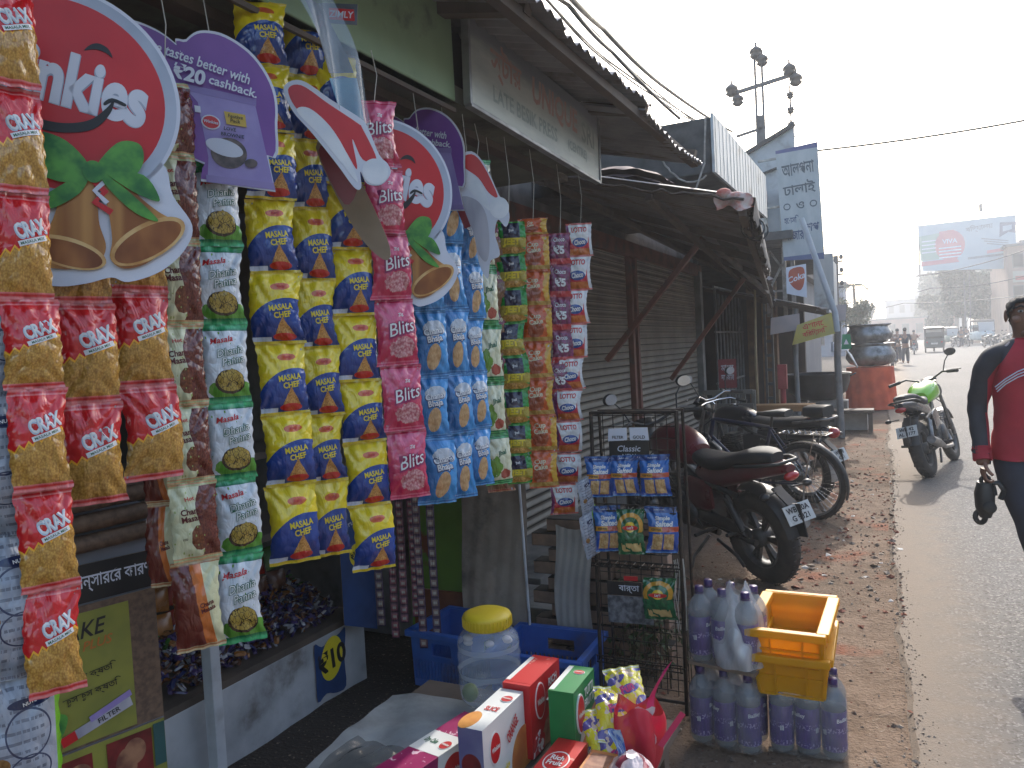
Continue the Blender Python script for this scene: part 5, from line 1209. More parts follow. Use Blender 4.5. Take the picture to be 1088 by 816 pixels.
    m = MB(); m.bar((-.20, 0, .66), (px + .03, 0, pz + .03), .07, .012); m.bar((px + .045, 0, pz + .05), (px + .02, 0, pz - .15), .12, .008); m.build('plate_holder', blk, t)
    m = MB(); m.ellipsoid((-.355, 0, .755) if sporty else (-.335, 0, .70), (.03, .055, .028) if sporty else (.055, .065, .05)); m.build('tail_lamp', lampred, t)
    for s in (-1, 1): m = MB(); m.tube([(-.27, s * .06, .66), (-.29, s * .14, .66)], .006, 0, 6); m.ellipsoid((-.29, s * .165, .66), (.03, .032, .022)); m.build('indicator', [blk if sporty else blk], t)
    m = MB(); m.tube([(.0, .12, .80), (-.22, .13, .83), (-.34, .07, .84), (-.34, -.07, .84), (-.22, -.13, .83), (.0, -.12, .80)], .011, 0, 8); m.build('grab_rail', steel if not sporty else blk, t)
    # front end
    for s in (-1, 1): m = MB(); m.tube([(L, s * .075, .305), (L - .20, s * .085, .84), (L - .24, s * .085, .96)], [.022, .018, .016], 0, 10); m.build('fork', steel, t)
    m = MB(); m.loft([(L - .20, .84, .03, .03, 2), (L - .16, .86, .10, .10, 2.4), (L - .08, .85, .10, .10, 2.4), (L - .05, .84, .07, .07, 2.2)], 0, 16); m.loft([(L - .2, .96, .04, .02, 2), (L - .12, .98, .09, .035, 2.4), (L - .05, .94, .06, .02, 2)], 0, 12); m.build('headlamp', blk, t)
    hx, hz = L - .25, .99
    m = MB(); m.tube([(hx - .12, .36, hz + .02), (hx - .02, .20, hz + .05), (hx + .02, .06, hz - .01), (hx + .02, -.06, hz - .01), (hx - .02, -.20, hz + .05), (hx - .12, -.36, hz + .02)], .011, 0, 8); hb = m.build('handlebar', chrome if not sporty else blk, t)
    for s in (-1, 1):
        m = MB(); m.tube([(hx - .055, s * .255, hz + .038), (hx - .125, s * .37, hz + .02)], .018, 0, 10); m.build('grip', rub, hb)
        m = MB(); m.tube([(hx + .005, s * .20, hz + .055), (hx + .05, s * .30, hz + .05), (hx - .02, s * .39, hz + .035)], .006, 0, 6); m.build('lever', steel, hb)
        if (mirrors[0] if s < 0 else mirrors[1]):
            m = MB(); m.tube([(hx - .03, s * .21, hz + .05), (hx, s * .25, hz + .16), (hx - .0, s * .30, hz + .22)], .006, 0, 6); Tm = TR(hx, s * .33, hz + .25) @ Matrix.Rotation(R(8 * s), 4, 'Z'); m.ellipsoid((0, 0, 0), (.022, .062, .045), 0, Tm); mo = m.build('mirror', blk, hb)
            m = MB(); m.prism(circ(0, 0, .055, .039, 24), 0, .002, 0, Tm @ frame((-.0215, 0, 0), (0, -1, 0))); m.build('mirror_glass', mirror_g, mo)
    for s in (-1, 1): m = MB(); m.tube([(.42, s * .10, .30), (.40, s * .23, .30)], .014, 0, 8); m.build('foot_peg', rub, t); m = MB(); m.tube([(.10, s * .11, .34), (.08, s * .21, .36)], .013, 0, 8); m.build('foot_peg', rub, t)
    m = MB(); m.tube([(.42, .10, .26), (.50, .20, .12), (.52, .25, .02 if not sporty else .0)], .012, 0, 8); m.box((.52, .255, .01), (.06, .03, .008)); m.build('side_stand', steel, t)
    m = MB(); m.tube([(.35, .09, .24), (.12, .13, .19), (.06, .13, .13)], .012, 0, 8); m.tube([(.35, -.09, .24), (.12, -.13, .19), (.06, -.13, .13)], .012, 0, 8); m.build('centre_stand', blk, t)
    for s in (-1, 1): m = MB(); m.loft([(.30, .55, .012, .08, 3), (.36, .55, .016, .11, 3), (.50, .56, .016, .12, 3), (.58, .58, .01, .08, 3)], 0, 12, TR(0, s * .115, 0)); m.build('side_panel', tail, t)
    m = MB()
    for i in range(5): m.tube([(.46 + .03 * i, .12, .32 + .04 * i), (.62, .14, .50 + .02 * i), (.78 + .03 * i, .11, .64 - .02 * i)], .006, 0, 5)
    m.tube([(.95, .05, .82), (1.08, .10, .72), (1.1, .09, .40)], .006, 0, 5); m.tube([(.9, -.04, .80), (1.06, -.09, .70), (1.1, -.09, .42)], .006, 0, 5); m.build('cables', blk, t)
    if rack: m = MB(); m.loft([(-.30, .90, .09, .05, 4), (-.10, .90, .10, .05, 4)], 0, 12); m.build('luggage', seatm, t)
    return t
def stand_at(x, y, hx, hy, lean, z=0): return Matrix.Translation((x, y, z)) @ Matrix.Rotation(math.atan2(hy, hx), 4, 'Z') @ Matrix.Rotation(R(-lean), 4, 'X')
M1 = motorcycle(stand_at(-.77, 5.10, -.76, .65, 9, -.01), 'dark motorcycle with a maroon tank, nearest the wire rack', maroon_p, maroon_p, 'WB 20A/G 9321', .12, 6)
M2 = motorcycle(stand_at(-.80, 7.75, -.88, .47, 5, -.03), 'black motorcycle with a round red tail lamp behind the bicycle', dkp, dkp, 'WB 58/4231', .09, 0, (1, 1), True, False)
M3 = motorcycle(stand_at(.28, 9.10, .24, 1.0, 14, .018), 'lime green motorcycle standing on the road edge', green_p, dkp, 'WB 42/AL 3177', .125, 6, (1, 0))
# ---- bicycle
bframe = mat('bicycle_blue_black', (.018, .024, .075), .4, (.014, .018, .04), 8)
def bicycle(T, label):
    t = thing('bicycle', label, 'bicycle', T); r = .335; L = 1.10
    wheel(t, (0, 0, r), r, .042, 0, .03); wheel(t, (L, 0, r), r, .042, 0, .025)
    m = MB(); bb = (.46, 0, .29); st = (.30, 0, .80); hd = (.88, 0, .86); hd2 = (.92, 0, .70)
    for a, b_ in ((bb, st), (st, hd), (bb, hd2)): m.tube([a, b_], .016, 0, 8)
    m.tube([hd, hd2], .02, 0, 8)
    for s in (-1, 1): m.tube([bb, (0, s * .06, r)], .009, 0, 6); m.tube([(.30, s * .02, .78), (0, s * .06, r)], .008, 0, 6); m.tube([(.92, s * .035, .68), (L, s * .05, r)], .011, 0, 6)
    m.build('frame', bframe, t)
    m = MB(); m.tube([(.30, 0, .80), (.28, 0, .90)], .012, 0, 8); m.loft([(.12, .93, .08, .03, 2.4), (.20, .93, .09, .035, 2.4), (.36, .92, .03, .022, 2.2), (.42, .92, .018, .015, 2)], 0, 12); m.build('saddle', seatm, t)
    m = MB(); m.tube([(.88, 0, .86), (.86, 0, 1.0)], .012, 0, 8); m.tube([(.68, .27, .98), (.84, .25, 1.02), (.88, .1, 1.02), (.88, -.1, 1.02), (.84, -.25, 1.02), (.68, -.27, .98)], .011, 0, 8); m.tube([(.85, 0, .99), (.88, 0, 1.02)], .012, 0, 8); hb = m.build('handlebar', chrome, t)
    for s in (-1, 1): m = MB(); m.tube([(.68, s * .27, .98), (.78, s * .26, 1.005)], .017, 0, 8); m.build('grip', rub, hb)
    for cx, b0, b1 in ((0, 40, 200), (L, 20, 165)):
        m = MB(); m.grid(lambda u, v: Vector((cx + (r + .022 - .008 * (2 * u - 1) ** 2) * math.cos(R(b0 + (b1 - b0) * v)), (u - .5) * .055, r + (r + .022 - .008 * (2 * u - 1) ** 2) * math.sin(R(b0 + (b1 - b0) * v)))), 6, 28); m.build('mudguard', blk, t)
    m = MB()
    for y in (-.06, 0, .06): m.tube([(-.22, y, .76), (.24, y, .76)], .006, 0, 6)
    for x in (-.22, -.08, .06, .2): m.tube([(x, -.06, .76), (x, .06, .76)], .005, 0, 6)
    for s in (-1, 1): m.tube([(-.12, s * .06, .76), (0, s * .07, r)], .005, 0, 6)
    for i in range(8): m.tube([(-.20 + .05 * i, .055, .765), (-.19 + .05 * i, .06, .80), (-.17 + .05 * i, .05, .765)], .004, 0, 5)
    m.build('carrier', chrome, t)
    m = MB(); m.lathe([(.06, -.004), (.085, -.004), (.085, .004), (.06, .004)], 0, 22, Matrix.Translation((.46, -.045, .29)) @ Matrix.Rotation(R(90), 4, 'X'))
    for s in (-1, 1): m.bar((.46, s * .06, .29), (.46 + s * .13, s * .07, .20 if s > 0 else .38), .014); m.box((.46 + s * .13, s * .12, .20 if s > 0 else .38), (.09, .07, .02))
    m.build('crank', steel, t); m = MB(); m.bar((.46, .05, .36), (0, .06, r + .05), .01, .05); m.build('chain_guard', blk, t)
    m = MB(); m.tube([(0, .07, r), (-.02, .16, .01)], .007, 0, 6); m.build('kick_stand', steel, t)
bicycle(stand_at(-.70, 6.98, -.93, .37, 5, -.02), 'dark bicycle with a wide spoked rear wheel between the two dark motorcycles')
# ------------------------------------------------------------------ the shuttered shop with its lean-to
sh = B('roller_shutter'); x, y, z = sh.obj(); n = sh.noise(2.5, 4, .6); s_ = (z * 13.5).frac()
sh.set('Base Color', sh.mix(s_ < .14, sh.mix(n.ss(.3, .7), (.32, .285, .235), (.23, .205, .175)), (.05, .045, .04))); sh.set('Roughness', .65); sh.bump((s_ * 6.283).sin(), .8, .015)
brown_pt = mat('brown_paint', (.20, .075, .055), .6, (.14, .055, .04), 6, dirt=(.1, .08, .07), dscale=6); greyblue = mat('blue_grey_paint', (.20, .205, .21), .6, (.14, .145, .15), 6, dirt=(.08, .07, .06))
X2 = -2.62
t = thing('shuttered_shop', 'closed shop with two beige roller shutters under a dark lean-to', 'shop', Matrix.Translation((X2, 7.6, 0))); ti = t.matrix_world.inverted()
def bp(m, name, mats, parent, inv, bevel=0):
    for i in range(len(m.v)): m.v[i] = inv @ m.v[i]
    return m.build(name, mats, parent, bevel)
m = MB(); m.box((X2 - .30, 7.75, 1.65), (.4, 8.1, 3.3)); m.box((X2 - 2.2, 7.75, 1.7), (3.4, 8.2, 3.4)); bp(m, 'wall', plaster, t, ti)
for y0, y1 in ((3.95, 8.25), (8.55, 11.5)): m = MB(); m.box((X2 - .06, (y0 + y1) / 2, 1.32), (.05, y1 - y0, 2.45)); bp(m, 'roller_shutter', sh.m, t, ti)
m = MB()
for y in (3.9, 8.32, 8.50): m = MB(); m.box((X2 - .02, y, 1.3), (.07, .07, 2.6)); bp(m, 'shutter_rail', brown_pt, t, ti, .004)
m = MB(); m.box((X2 - .02, 7.75, 2.62), (.10, 8.0, .16)); bp(m, 'shutter_hood', brown_pt, t, ti, .004)
m = MB(); m.box((X2 - .0, 11.6, 1.3), (.10, .16, 2.6)); bp(m, 'door_post', greyblue, t, ti, .006)
m = MB(); m.box((-2.0, 4.1, .05), (1.15, .4, .09)); m.box((X2 + .25, 8.0, .05), (.6, 7.2, .10)); bp(m, 'step', conc, t, ti, .006)
t = thing('lean_to', 'dark tin lean-to with brown braces in front of the roller shutters', 'awning', Matrix.Translation((-1.7, 8, 2.5))); ti = t.matrix_world.inverted()
m = corr(roof_fn(4.9, 12.2, -.76, 2.40, -2.62, 2.94, .05, -.115, -.040), 380, 6, .076, 7.3, .010); bp(m, 'tin_sheet', tin2, t, ti)
for y in (4.98, 6.4, 7.3, 8.6, 9.6, 11.0, 12.1): k_ = y - 4.9; m = MB(); m.bar((-.80 - .115 * k_, y, 2.36 - .04 * k_), (-2.6, y, 2.88), .05, .05); bp(m, 'rafter', dark_wood, t, ti)
for x, z, q_ in ((-.82, 2.36, 1), (-1.4, 2.53, .66), (-2.1, 2.73, .3)): m = MB(); m.bar((x, 4.9, z - .03), (x - .84 * q_, 12.2, z - .03 - .29 * q_), .045, .045); bp(m, 'purlin', dark_wood, t, ti)
for y, a, b_ in ((7.3, (-2.58, 1.42), (-1.58, 2.52)), (9.7, (-2.58, 1.10), (-1.60, 2.34))): m = MB(); m.bar((a[0], y, a[1]), (b_[0], y, b_[1]), .05, .06, 0, (0, 1, 0)); bp(m, 'brace', brown_pt, t, ti, .003)
m = MB(); m.bar((-1.62, 7.3, 2.60), (-1.36, 9.6, 2.10), .05, .04); bp(m, 'tie_pole', mat('grey_bamboo', (.24, .22, .20), .7, (.16, .15, .14), 8), t, ti)
rag_m = mat('dirty_rag', (.40, .37, .34), .95, (.22, .2, .18), 14); ragred = mat('red_white_cloth', (.52, .10, .06), .8, (.6, .52, .48), 16)
m = MB(); r = random.Random(2)
m.tube([(-2.3 + 1.5 * i / 24, 4.86 + r.uniform(-.02, .02), 2.82 - .42 * i / 24 + r.uniform(-.012, .012) - .03 * math.sin(i * .13)) for i in range(25)], [.004 + .009 * r.random() for i in range(25)], 0, 6); tag(m.build('twisted_cloth', dark_wood), 'twisted dirty cloth tied along the near edge of the lean-to', 'cloth')
m = MB(); r = random.Random(12)
def tat(u, v):
    y = 5.0 + 3.1 * u; k = y - 4.9; drop = .10 + .16 * abs(noise.noise((y * 2.1, 2, 0))) + .10 * abs(noise.noise((y * 7, 5, 0)))
    f = min(1, v * 2); g = max(0, v * 2 - 1)
    return Vector((-.74 - .115 * k - .42 * (1 - f) + .02 * math.sin(y * 6) * g, y, 2.43 - .04 * k + .125 * (1 - f) + .012 * noise.noise((y * 4, v * 5, 1)) - drop * g))
m.grid(tat, 120, 12); m.grid(lambda u, v: tat(u, v) - Vector((.004, 0, .004)), 120, 12, 0, flip=True); tag(m.build('tattered_tarpaulin', mat('dark_tarp', (.12, .115, .115), .85, (.075, .07, .07), 8, bump=.4)), 'tattered dark tarpaulin drooping ragged over the outer eave of the lean-to', 'tarpaulin')
m = MB(); m.grid(lambda u, v: Vector((-.98 + .22 * u + .01 * math.sin(v * 9), 4.9 + .04 * math.sin(u * 7) * v, 2.46 - .08 * v + .02 * math.sin(u * 9 + v * 5) - .04 * u)), 18, 10); m.ellipsoid((-.93, 4.92, 2.46), (.05, .04, .035)); m.ellipsoid((-.86, 4.92, 2.435), (.06, .04, .028)); tag(m.build('cloth_bundle', ragred), 'red and white cloth bundle at the outer corner of the lean-to', 'cloth')
m = MB()
def tp(u, v): return Vector((-1.86 + .52 * u, 5.0 + .5 * v, 2.70 + .08 * math.sin(u * 3.1) * math.sin(.5 + v * 2.4) - .05 * u + .02 * noise.noise((u * 5, v * 5, 2)) + .04 * (1 - u)))
m.grid(tp, 20, 10); m.grid(lambda u, v: tp(u, v) - Vector((0, 0, .05)), 20, 10, 0, flip=True); tag(m.build('folded_tarpaulin', mat('brown_tarp', (.20, .125, .11), .85, (.14, .09, .085), 9, bump=.4)), 'folded dusty brown tarpaulin lying on the lean-to', 'tarpaulin')
m = MB()
for i in range(14): a = i * .449; m.tube([(-.84 + .03 * math.cos(a), 5.3, 2.33), (-.84 + .06 * math.cos(a), 5.3, 2.33 + .06 * math.sin(a))], .006, 0, 4)
m.tube([(-.84 + .07 * math.cos(i * .4), 5.3 + .01 * i, 2.3 + .07 * math.sin(i * .4)) for i in range(34)], .006, 0, 5); tag(m.build('cable_coil', blk), 'loose coil of black cable hanging under the lean-to edge', 'cable')
# ---- block with a jutting box fascia
fpan = mat('pale_metal_fascia', (.42, .45, .48), .5, (.34, .37, .40), 5, metal=.2, bump=.15, stretch=(1, 3, .3), dirt=(.2, .19, .18)); dcon = mat('dark_concrete', (.085, .085, .085), .9, (.055, .055, .055), 5, bump=.4, dirt=(.03, .03, .03))
t = thing('box_fascia', 'dark concrete canopy with a pale metal fascia above the lean-to', 'canopy', Matrix.Translation((-2, 7, 3))); ti = t.matrix_world.inverted()
m = MB(); m.box((-2.0, 7.3, 3.04), (1.58, 2.6, .42)); m.box((-2.4, 7.6, 3.29), (.9, 3.0, .08)); bp(m, 'slab', dcon, t, ti, .01)
m = MB(); m.box((-1.195, 7.3, 3.05), (.02, 2.64, .44)); 
for i in range(18): m.box((-1.184, 6.05 + .147 * i, 3.05), (.003, .012, .43))
bp(m, 'fascia', fpan, t, ti)
m = MB(); r = random.Random(6)
m.tube([(-1.72 + .02 * i + r.uniform(-.01, .01), 5.97, 3.22 - .012 * i - .25 * math.sin(i * .11)) for i in range(25)], .008, 0, 5); m.tube([(-1.24, 5.97, 3.24), (-1.26, 5.97, 2.9), (-1.36, 5.9, 2.6)], .008, 0, 5); m.tube([(-1.6, 5.97, 3.25), (-1.61, 5.97, 3.02)], .006, 0, 5); tag(m.build('slack_rope', rag_m), 'slack pale rope drooping across the dark canopy end', 'rope')
# ---- open fronted shop beyond, with grille, bench and posts
t = thing('market_shop', 'dark open shop with grille bars beyond the shuttered one', 'shop', Matrix.Translation((-2.7, 15, 0))); ti = t.matrix_world.inverted()
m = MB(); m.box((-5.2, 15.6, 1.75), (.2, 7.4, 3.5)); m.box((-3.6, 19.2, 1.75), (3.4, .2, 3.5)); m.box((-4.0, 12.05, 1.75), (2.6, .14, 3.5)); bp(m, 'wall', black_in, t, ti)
m = MB(); m.box((-3.2, 15.6, 3.05), (3.8, 7.4, .12)); bp(m, 'roof', dcon, t, ti)
m = MB()
for i in range(9): m.tube([(-2.5, 12.2 + i * .28, .05), (-2.5, 12.2 + i * .28, 2.4)], .02, 0, 6)
for z in (.9, 1.7, 2.4): m.tube([(-2.5, 12.1, z), (-2.5, 14.5, z)], .018, 0, 6)
bp(m, 'grille', greyblue, t, ti)
for q_ in ((-2.35, 14.6, .14), (-2.45, 17.6, .3)): m = MB(); m.box((q_[0], q_[1], 1.4), (q_[2], q_[2], 2.8)); bp(m, 'pillar', mat('earth_pillar', (.22, .13, .07), .9, (.15, .09, .055), 6, dirt=(.08, .06, .05)), t, ti)
m = corr(roof_fn(12.2, 19, -1.02, 1.98, -2.8, 2.45, .05), 360, 5, .076, 6.8, .01); bp(m, 'tin_awning', tin2, t, ti)
for y in (12.4, 14.6, 16.8, 18.8): m = MB(); m.bar((-1.06, y, 1.94), (-2.7, y, 2.38), .05); bp(m, 'rafter', dark_wood, t, ti)
bam = mat('bamboo', (.34, .27, .15), .6, (.24, .18, .10), 6)
for i, (px, y, x_, lab, mm) in enumerate(((0, 11.4, -1.78, 'thin yellowish bamboo pole propping the lean-to beside the bench', bam), (0, 12.3, -1.34, 'grey round post propping the market awning beside the red gate', greyblue), (0, 12.6, -.78, 'grey square post below the yellow banner', greyblue))):
    m = MB(); m.tube([(x_, y, 0), (x_ - .02, y, 1.2), (x_ + .01, y, (2.42, 1.98, 1.9)[i])], (.016, .035, .05)[i], 0, 8); tag(m.build('awning_post', mm), lab, 'post', 'posts under the awnings')
redsheet = mat('faded_red_sheet', (.26, .035, .045), .6, (.2, .03, .035), 5, dirt=(.4, .3, .3), dscale=20, dlo=.6)
a, b_ = on_y(763, 382, 11), on_y(783, 412, 11)
c = Card(1); w_, h_ = (b_.x - a.x), (a.z - b_.z); c.base([(-w_ / 2, -h_ / 2), (w_ / 2, -h_ / 2), (w_ / 2, h_ / 2), (-w_ / 2, h_ / 2)], redsheet, .02); c.txt('\u09ae\u09be\u0982\u09b8', .09, (0, .08), c_white, 0, .01, 0, w_ * .7); c.txt('\u09a6\u09cb\u0995\u09be\u09a8', .09, (0, -.05), c_white, 0, .01, 0, w_ * .7)
tag(c.build('red_notice_board', frame(((a + b_) / 2), (1, .2, 0))), 'faded red panel with pale lettering standing behind the wooden bench', 'panel')
wood = mat('weathered_wood', (.20, .185, .165), .85, (.12, .11, .10), 8, bump=.3, stretch=(.3, 1, 1)); wood_o = mat('orange_plank', (.34, .17, .06), .75, (.25, .12, .045), 8, stretch=(.2, 1, 1), bump=.2)
a = on_y(748, 412, 10.3); b_ = on_y(800, 412, 10.3); t = thing('wooden_bench', 'weathered grey wooden bench frame with slats behind the black motorcycle', 'bench', Matrix.Translation((a.x, 10.3, 0)))
m = MB(); W = b_.x - a.x
for z in (.88, .70, .50): m.box((W / 2, 0, z), (W, .04, .06))
for i in range(6): m.box((W * i / 5, .03, .45), (.05, .05, .9))
m.build('back_frame', wood, t, .004); m = MB(); m.box((W / 2, .28, .44), (W, .45, .04)); m.build('seat', wood, t, .004)
for x_ in (.03, W - .03): m = MB(); m.box((x_, .46, .21), (.05, .05, .42)); m.build('leg', wood, t)
a = on_y(800, 434, 11.0); b_ = on_y(865, 434, 11.0); t = thing('plank_table', 'orange brown plank on trestles beyond the motorcycle seats', 'plank', Matrix.Translation((a.x, 11.0, 0))); m = MB(); m.box(((b_.x - a.x) / 2, .1, a.z), (b_.x - a.x, .30, .09)); m.build('plank', wood_o, t, .006)
for x_ in (.1, b_.x - a.x - .1): m = MB(); m.box((x_, .1, (a.z - .05) / 2), (.08, .22, a.z - .05)); m.build('trestle', wood, t)
m = MB(); a = on_y(833, 440, 11.6); m.tube([(a.x, 11.6, 0), (a.x, 11.6, .9)], .04, 0, 8); m.box((a.x, 11.6, 1.0), (.12, .12, .35)); tag(m.build('red_pump', mat('red_enamel', (.36, .04, .05), .5, None, 6)), 'short red post pump behind the orange brown plank', 'pump')
# ---- cooking pots
alu = mat('sooty_aluminium', (.46, .47, .48), .36, (.25, .25, .26), 5, metal=.75, bump=.12, dirt=(.05, .045, .04), dscale=3, dlo=.45); soot = mat('soot_black_iron', (.035, .036, .04), .42, (.022, .022, .024), 6, metal=.5, bump=.15)
def pot(x, y, z, r, h, label):
    t = thing('cooking_pot', label, 'cooking pot', Matrix.Translation((x, y, z)), 'big aluminium cooking pots'); m = MB(); m.lathe([(.001, .0), (r * .55, .0), (r * .85, h * .12), (r * .99, h * .36), (r * .97, h * .55), (r * .82, h * .80), (r * .80, h * .90)], 0, 40); m.build('pot_body', alu, t)
    m = MB(); m.lathe([(r * .80, h * .88), (r * .95, h * .96), (r * .96, h), (r * .93, h), (r * .78, h * .92)], 0, 40); m.build('rim', alu, t); return t
cx = -.50
pot(cx + .02, 17.5, .89, .48, .46, 'big dented aluminium pot resting on the red draped drum'); pot(cx + .0, 17.5, 1.34, .45, .40, 'slightly smaller aluminium pot, topmost of the pot stack')
clr = mat('red_orange_cloth', (.72, .10, .03), .85, (.56, .07, .024), 5, bump=.4, bscale=16)
m = MB()
def drum(u, v): a = u * 6.2832; k = .44 + .045 * (1 - v) + .014 * math.sin(a * 13 + v * 3) * (1.2 - v); return Vector((cx + k * math.cos(a), 17.4 + k * math.sin(a), .02 + .85 * v))
m.grid(drum, 90, 10); m.add([drum(i / 60, 1) for i in range(60)], [tuple(range(60))]); tag(m.build('draped_drum', clr), 'waist high drum draped in red orange cloth under the pots', 'drum')
kx, ky = -1.27, 14.6
t = thing('frying_pan', 'very wide soot black iron pan on a brick stove', 'pan', Matrix.Translation((kx, ky, .42)))
m = MB(); m.lathe([(.001, 0), (.30, .02), (.48, .16), (.53, .32), (.545, .45), (.57, .47), (.56, .48), (.53, .46), (.51, .33), (.46, .18), (.28, .04), (.001, .02)], 0, 48); m.build('pan_body', soot, t)
for s in (-1, 1): m = MB(); m.tube([(s * .54, -.1, .42), (s * .62, -.06, .46), (s * .62, .06, .46), (s * .54, .1, .42)], .012, 0, 6); m.build('handle', soot, t)
t = thing('brick_stove', 'low whitewashed stove block holding up the black pan', 'stove', Matrix.Translation((kx, ky, 0))); m = MB(); m.box((.18, -.05, .21), (.62, .5, .42)); m.box((-.3, 0, .18), (.35, .5, .36)); m.build('stove_body', mat('sooty_whitewash', (.28, .27, .26), .9, (.14, .13, .12), 4, bump=.3, dirt=(.04, .035, .03)), t, .01)
m = MB(); m.box((.18, -.303, .16), (.20, .012, .20)); m.build('fire_hole', black_in, t)
t = thing('low_bench', 'dark low wooden bench standing before the stove and the red drum', 'bench', Matrix.Translation((-.92, 13.4, 0))); m = MB(); m.box((0, 0, .335), (1.15, .36, .05)); m.build('seat', dark_wood, t, .004)
for sx in (-.5, .52):
    for sy in (-.13, .13): m = MB(); m.box((sx, sy, .155), (.06, .06, .31)); m.build('leg', dark_wood, t)
m = MB(); m.box((-.66, 13.75, .13), (.42, .3, .26)); m.box((-.66, 13.75, .27), (.45, .33, .02)); tag(m.build('white_box', mat('white_box', (.42, .42, .41), .7, (.34, .34, .33), 6), None, .005), 'pale lidded box on the ground beneath the low bench', 'box')
# ---- the high signs
sg = B('weathered_sign_sheet'); u, v = sg.uv(); n = sg.noise(4, 4, .6, 'UV'); cc = sg.mix(n.ss(.3, .7), (.40, .43, .45), (.32, .355, .38)); cc = sg.mix(v > .955, cc, (.10, .11, .24)); cc = sg.mix(v < .06, cc, (.10, .13, .24)); sg.set('Base Color', cc); sg.set('Roughness', .6)
ink_g = ink('faded_sign_ink', (.10, .125, .15), .7); ink_b = ink('blue_sign_ink', (.08, .11, .20), .7)
t = thing('hanging_signboard', 'tall pale blue signboard with Bengali lettering over the street', 'signboard', frame((-1.19, 12.0, 3.49), (1, .03, 0)) @ Matrix.Rotation(R(1.5), 4, 'Z'))
m = MB(); m.prism([(-.27, -.80), (.275, -.84), (.285, .83), (-.29, .80)], -.03, 0, 0, uv=(-.3, -.85, .3, .83))
m.text('\u0986\u09b2\u09aa\u09a8\u09be', .18, None, 1, .02, 0, .44, None, R(2), (0, .50), .003); m.text('\u09a2\u09be\u09b2\u09be\u0987', .20, None, 1, .02, 0, .44, None, R(2), (0, .22), .003); m.text('\u0993', .10, None, 1, .02, 0, 0, None, 0, (0, -.03), .003)
for q in (-.18, .18): m.prism(circ(q, -.03, .05, n=18), 0, .002, 1); m.prism(circ(q, -.03, .035, n=18), 0, .003, 0)
m.text('\u09b9\u09cb\u09b8\u09bf', .12, None, 2, .02, 0, .2, None, 0, (-.13, -.22), .003); m.text('\u09b6\u09aa', .12, None, 2, .02, 0, .18, None, 0, (.15, -.36), .003); m.text('\u09ac\u09be\u099c\u09be\u09b0', .14, None, 2, .02, 0, .26, None, 0, (-.10, -.45), .003)
m.build('sign_sheet', [sg.m, ink_g, ink_b], t)
m = MB(); m.bar((-.28, 0, -.05), (-.50, .0, -.05), .03); m.bar((-.28, .7, -.05), (-.55, .7, -.05), .03); m.bar((-.27, -.8, -.05), (-.27, .8, -.05), .03); m.bar((.265, -.82, -.05), (.265, .82, -.05), .03); m.build('sign_frame', steel, t)
pw = mat('pale_wall', (.40, .43, .46), .8, (.32, .35, .38), 4, dirt=(.2, .2, .2))
t = thing('gabled_shop', 'pale upper shop front with slanting parapet behind the hanging signboard', 'building', Matrix.Translation((-2.2, 13, 0))); ti = t.matrix_world.inverted()
m = MB(); m.prism([(-2.12, 3.0), (-1.36, 3.0), (-1.34, 4.86), (-2.12, 4.52)], -.06, 0, 0, frame((0, 13.0, 0), (1, 0, 0))); bp(m, 'parapet', pw, t, ti)
m = MB(); m.bar((-2.16, 12.97, 4.50), (-1.32, 12.97, 4.88), .05, .06); m.bar((-2.16, 12.97, 4.10), (-1.36, 12.97, 4.3), .04, .03); bp(m, 'parapet_trim', dcon, t, ti)
m = MB(); m.box((-3.6, 15.5, 3.7), (2.9, 5.0, 1.3)); bp(m, 'upper_storey', dcon, t, ti)
m = MB()
for x_, y in ((-1.80, 12.9), (-1.55, 12.9), (-1.42, 12.9)): m.box((x_, y, 2.9), (.06, .06, 2.0))
for a, b_ in (((-1.80, 2.3), (-1.42, 3.0)), ((-1.8, 3.0), (-1.42, 2.4)), ((-1.8, 2.3), (-1.42, 2.3)), ((-1.8, 3.0), (-1.42, 3.0))): m.bar((a[0], 12.9, a[1]), (b_[0], 12.9, b_[1]), .03)
bp(m, 'sign_posts', steel, t, ti)
m = MB(); m.tube([(-1.10, 11.2, 3.15), (-.72, 11.2, 1.85), (-.70, 11.2, 1.6)], .038, 0, 12); tag(m.build('grey_pipe', mat('pale_grey_pipe', (.40, .43, .47), .6, (.33, .36, .40), 5)), 'pale grey pipe slanting in front of the tall signboard', 'pipe')
c = Card(1); c.base([(-.14, -.16), (.14, -.24), (.14, .25), (-.135, .22)], c_white, .02); c.lay(smooth([(-.08, .18), (.10, .20), (.11, .0), (.06, -.12), (-.02, -.10), (-.10, .02)], 4), pr('card_red_orange', (.45, .10, .05), (.38, .07, .04))); c.txt('Coka', .09, (0, .06), c_white, 18, .02, .3)
tag(c.build('drink_sign', frame((-1.28, 12.0, 2.36), (1, 0, 0))), 'small red and white drinks sign under the tall signboard', 'sign')
c = Card(1); yl = pr('card_faded_yellow', (.50, .42, .10), (.42, .36, .12), 6)
c.base([(-.30, -.22), (.29, -.08), (.25, .22), (-.22, .07)], yl, .006); c.txt('\u098f\u0996\u09be\u09a8\u09c7', .10, (.02, .075), c_red, 11, .02, 0, .34); c.txt('\u09ac\u09bf\u09b0\u09bf\u09af\u09bc\u09be\u09a8\u09bf', .10, (.02, -.045), c_red, 12, .02, 0, .44)
tag(c.build('yellow_banner', frame((-1.07, 12.0, 1.66), (1, 0, 0))), 'tilted yellow banner with two lines of red Bengali lettering', 'banner')
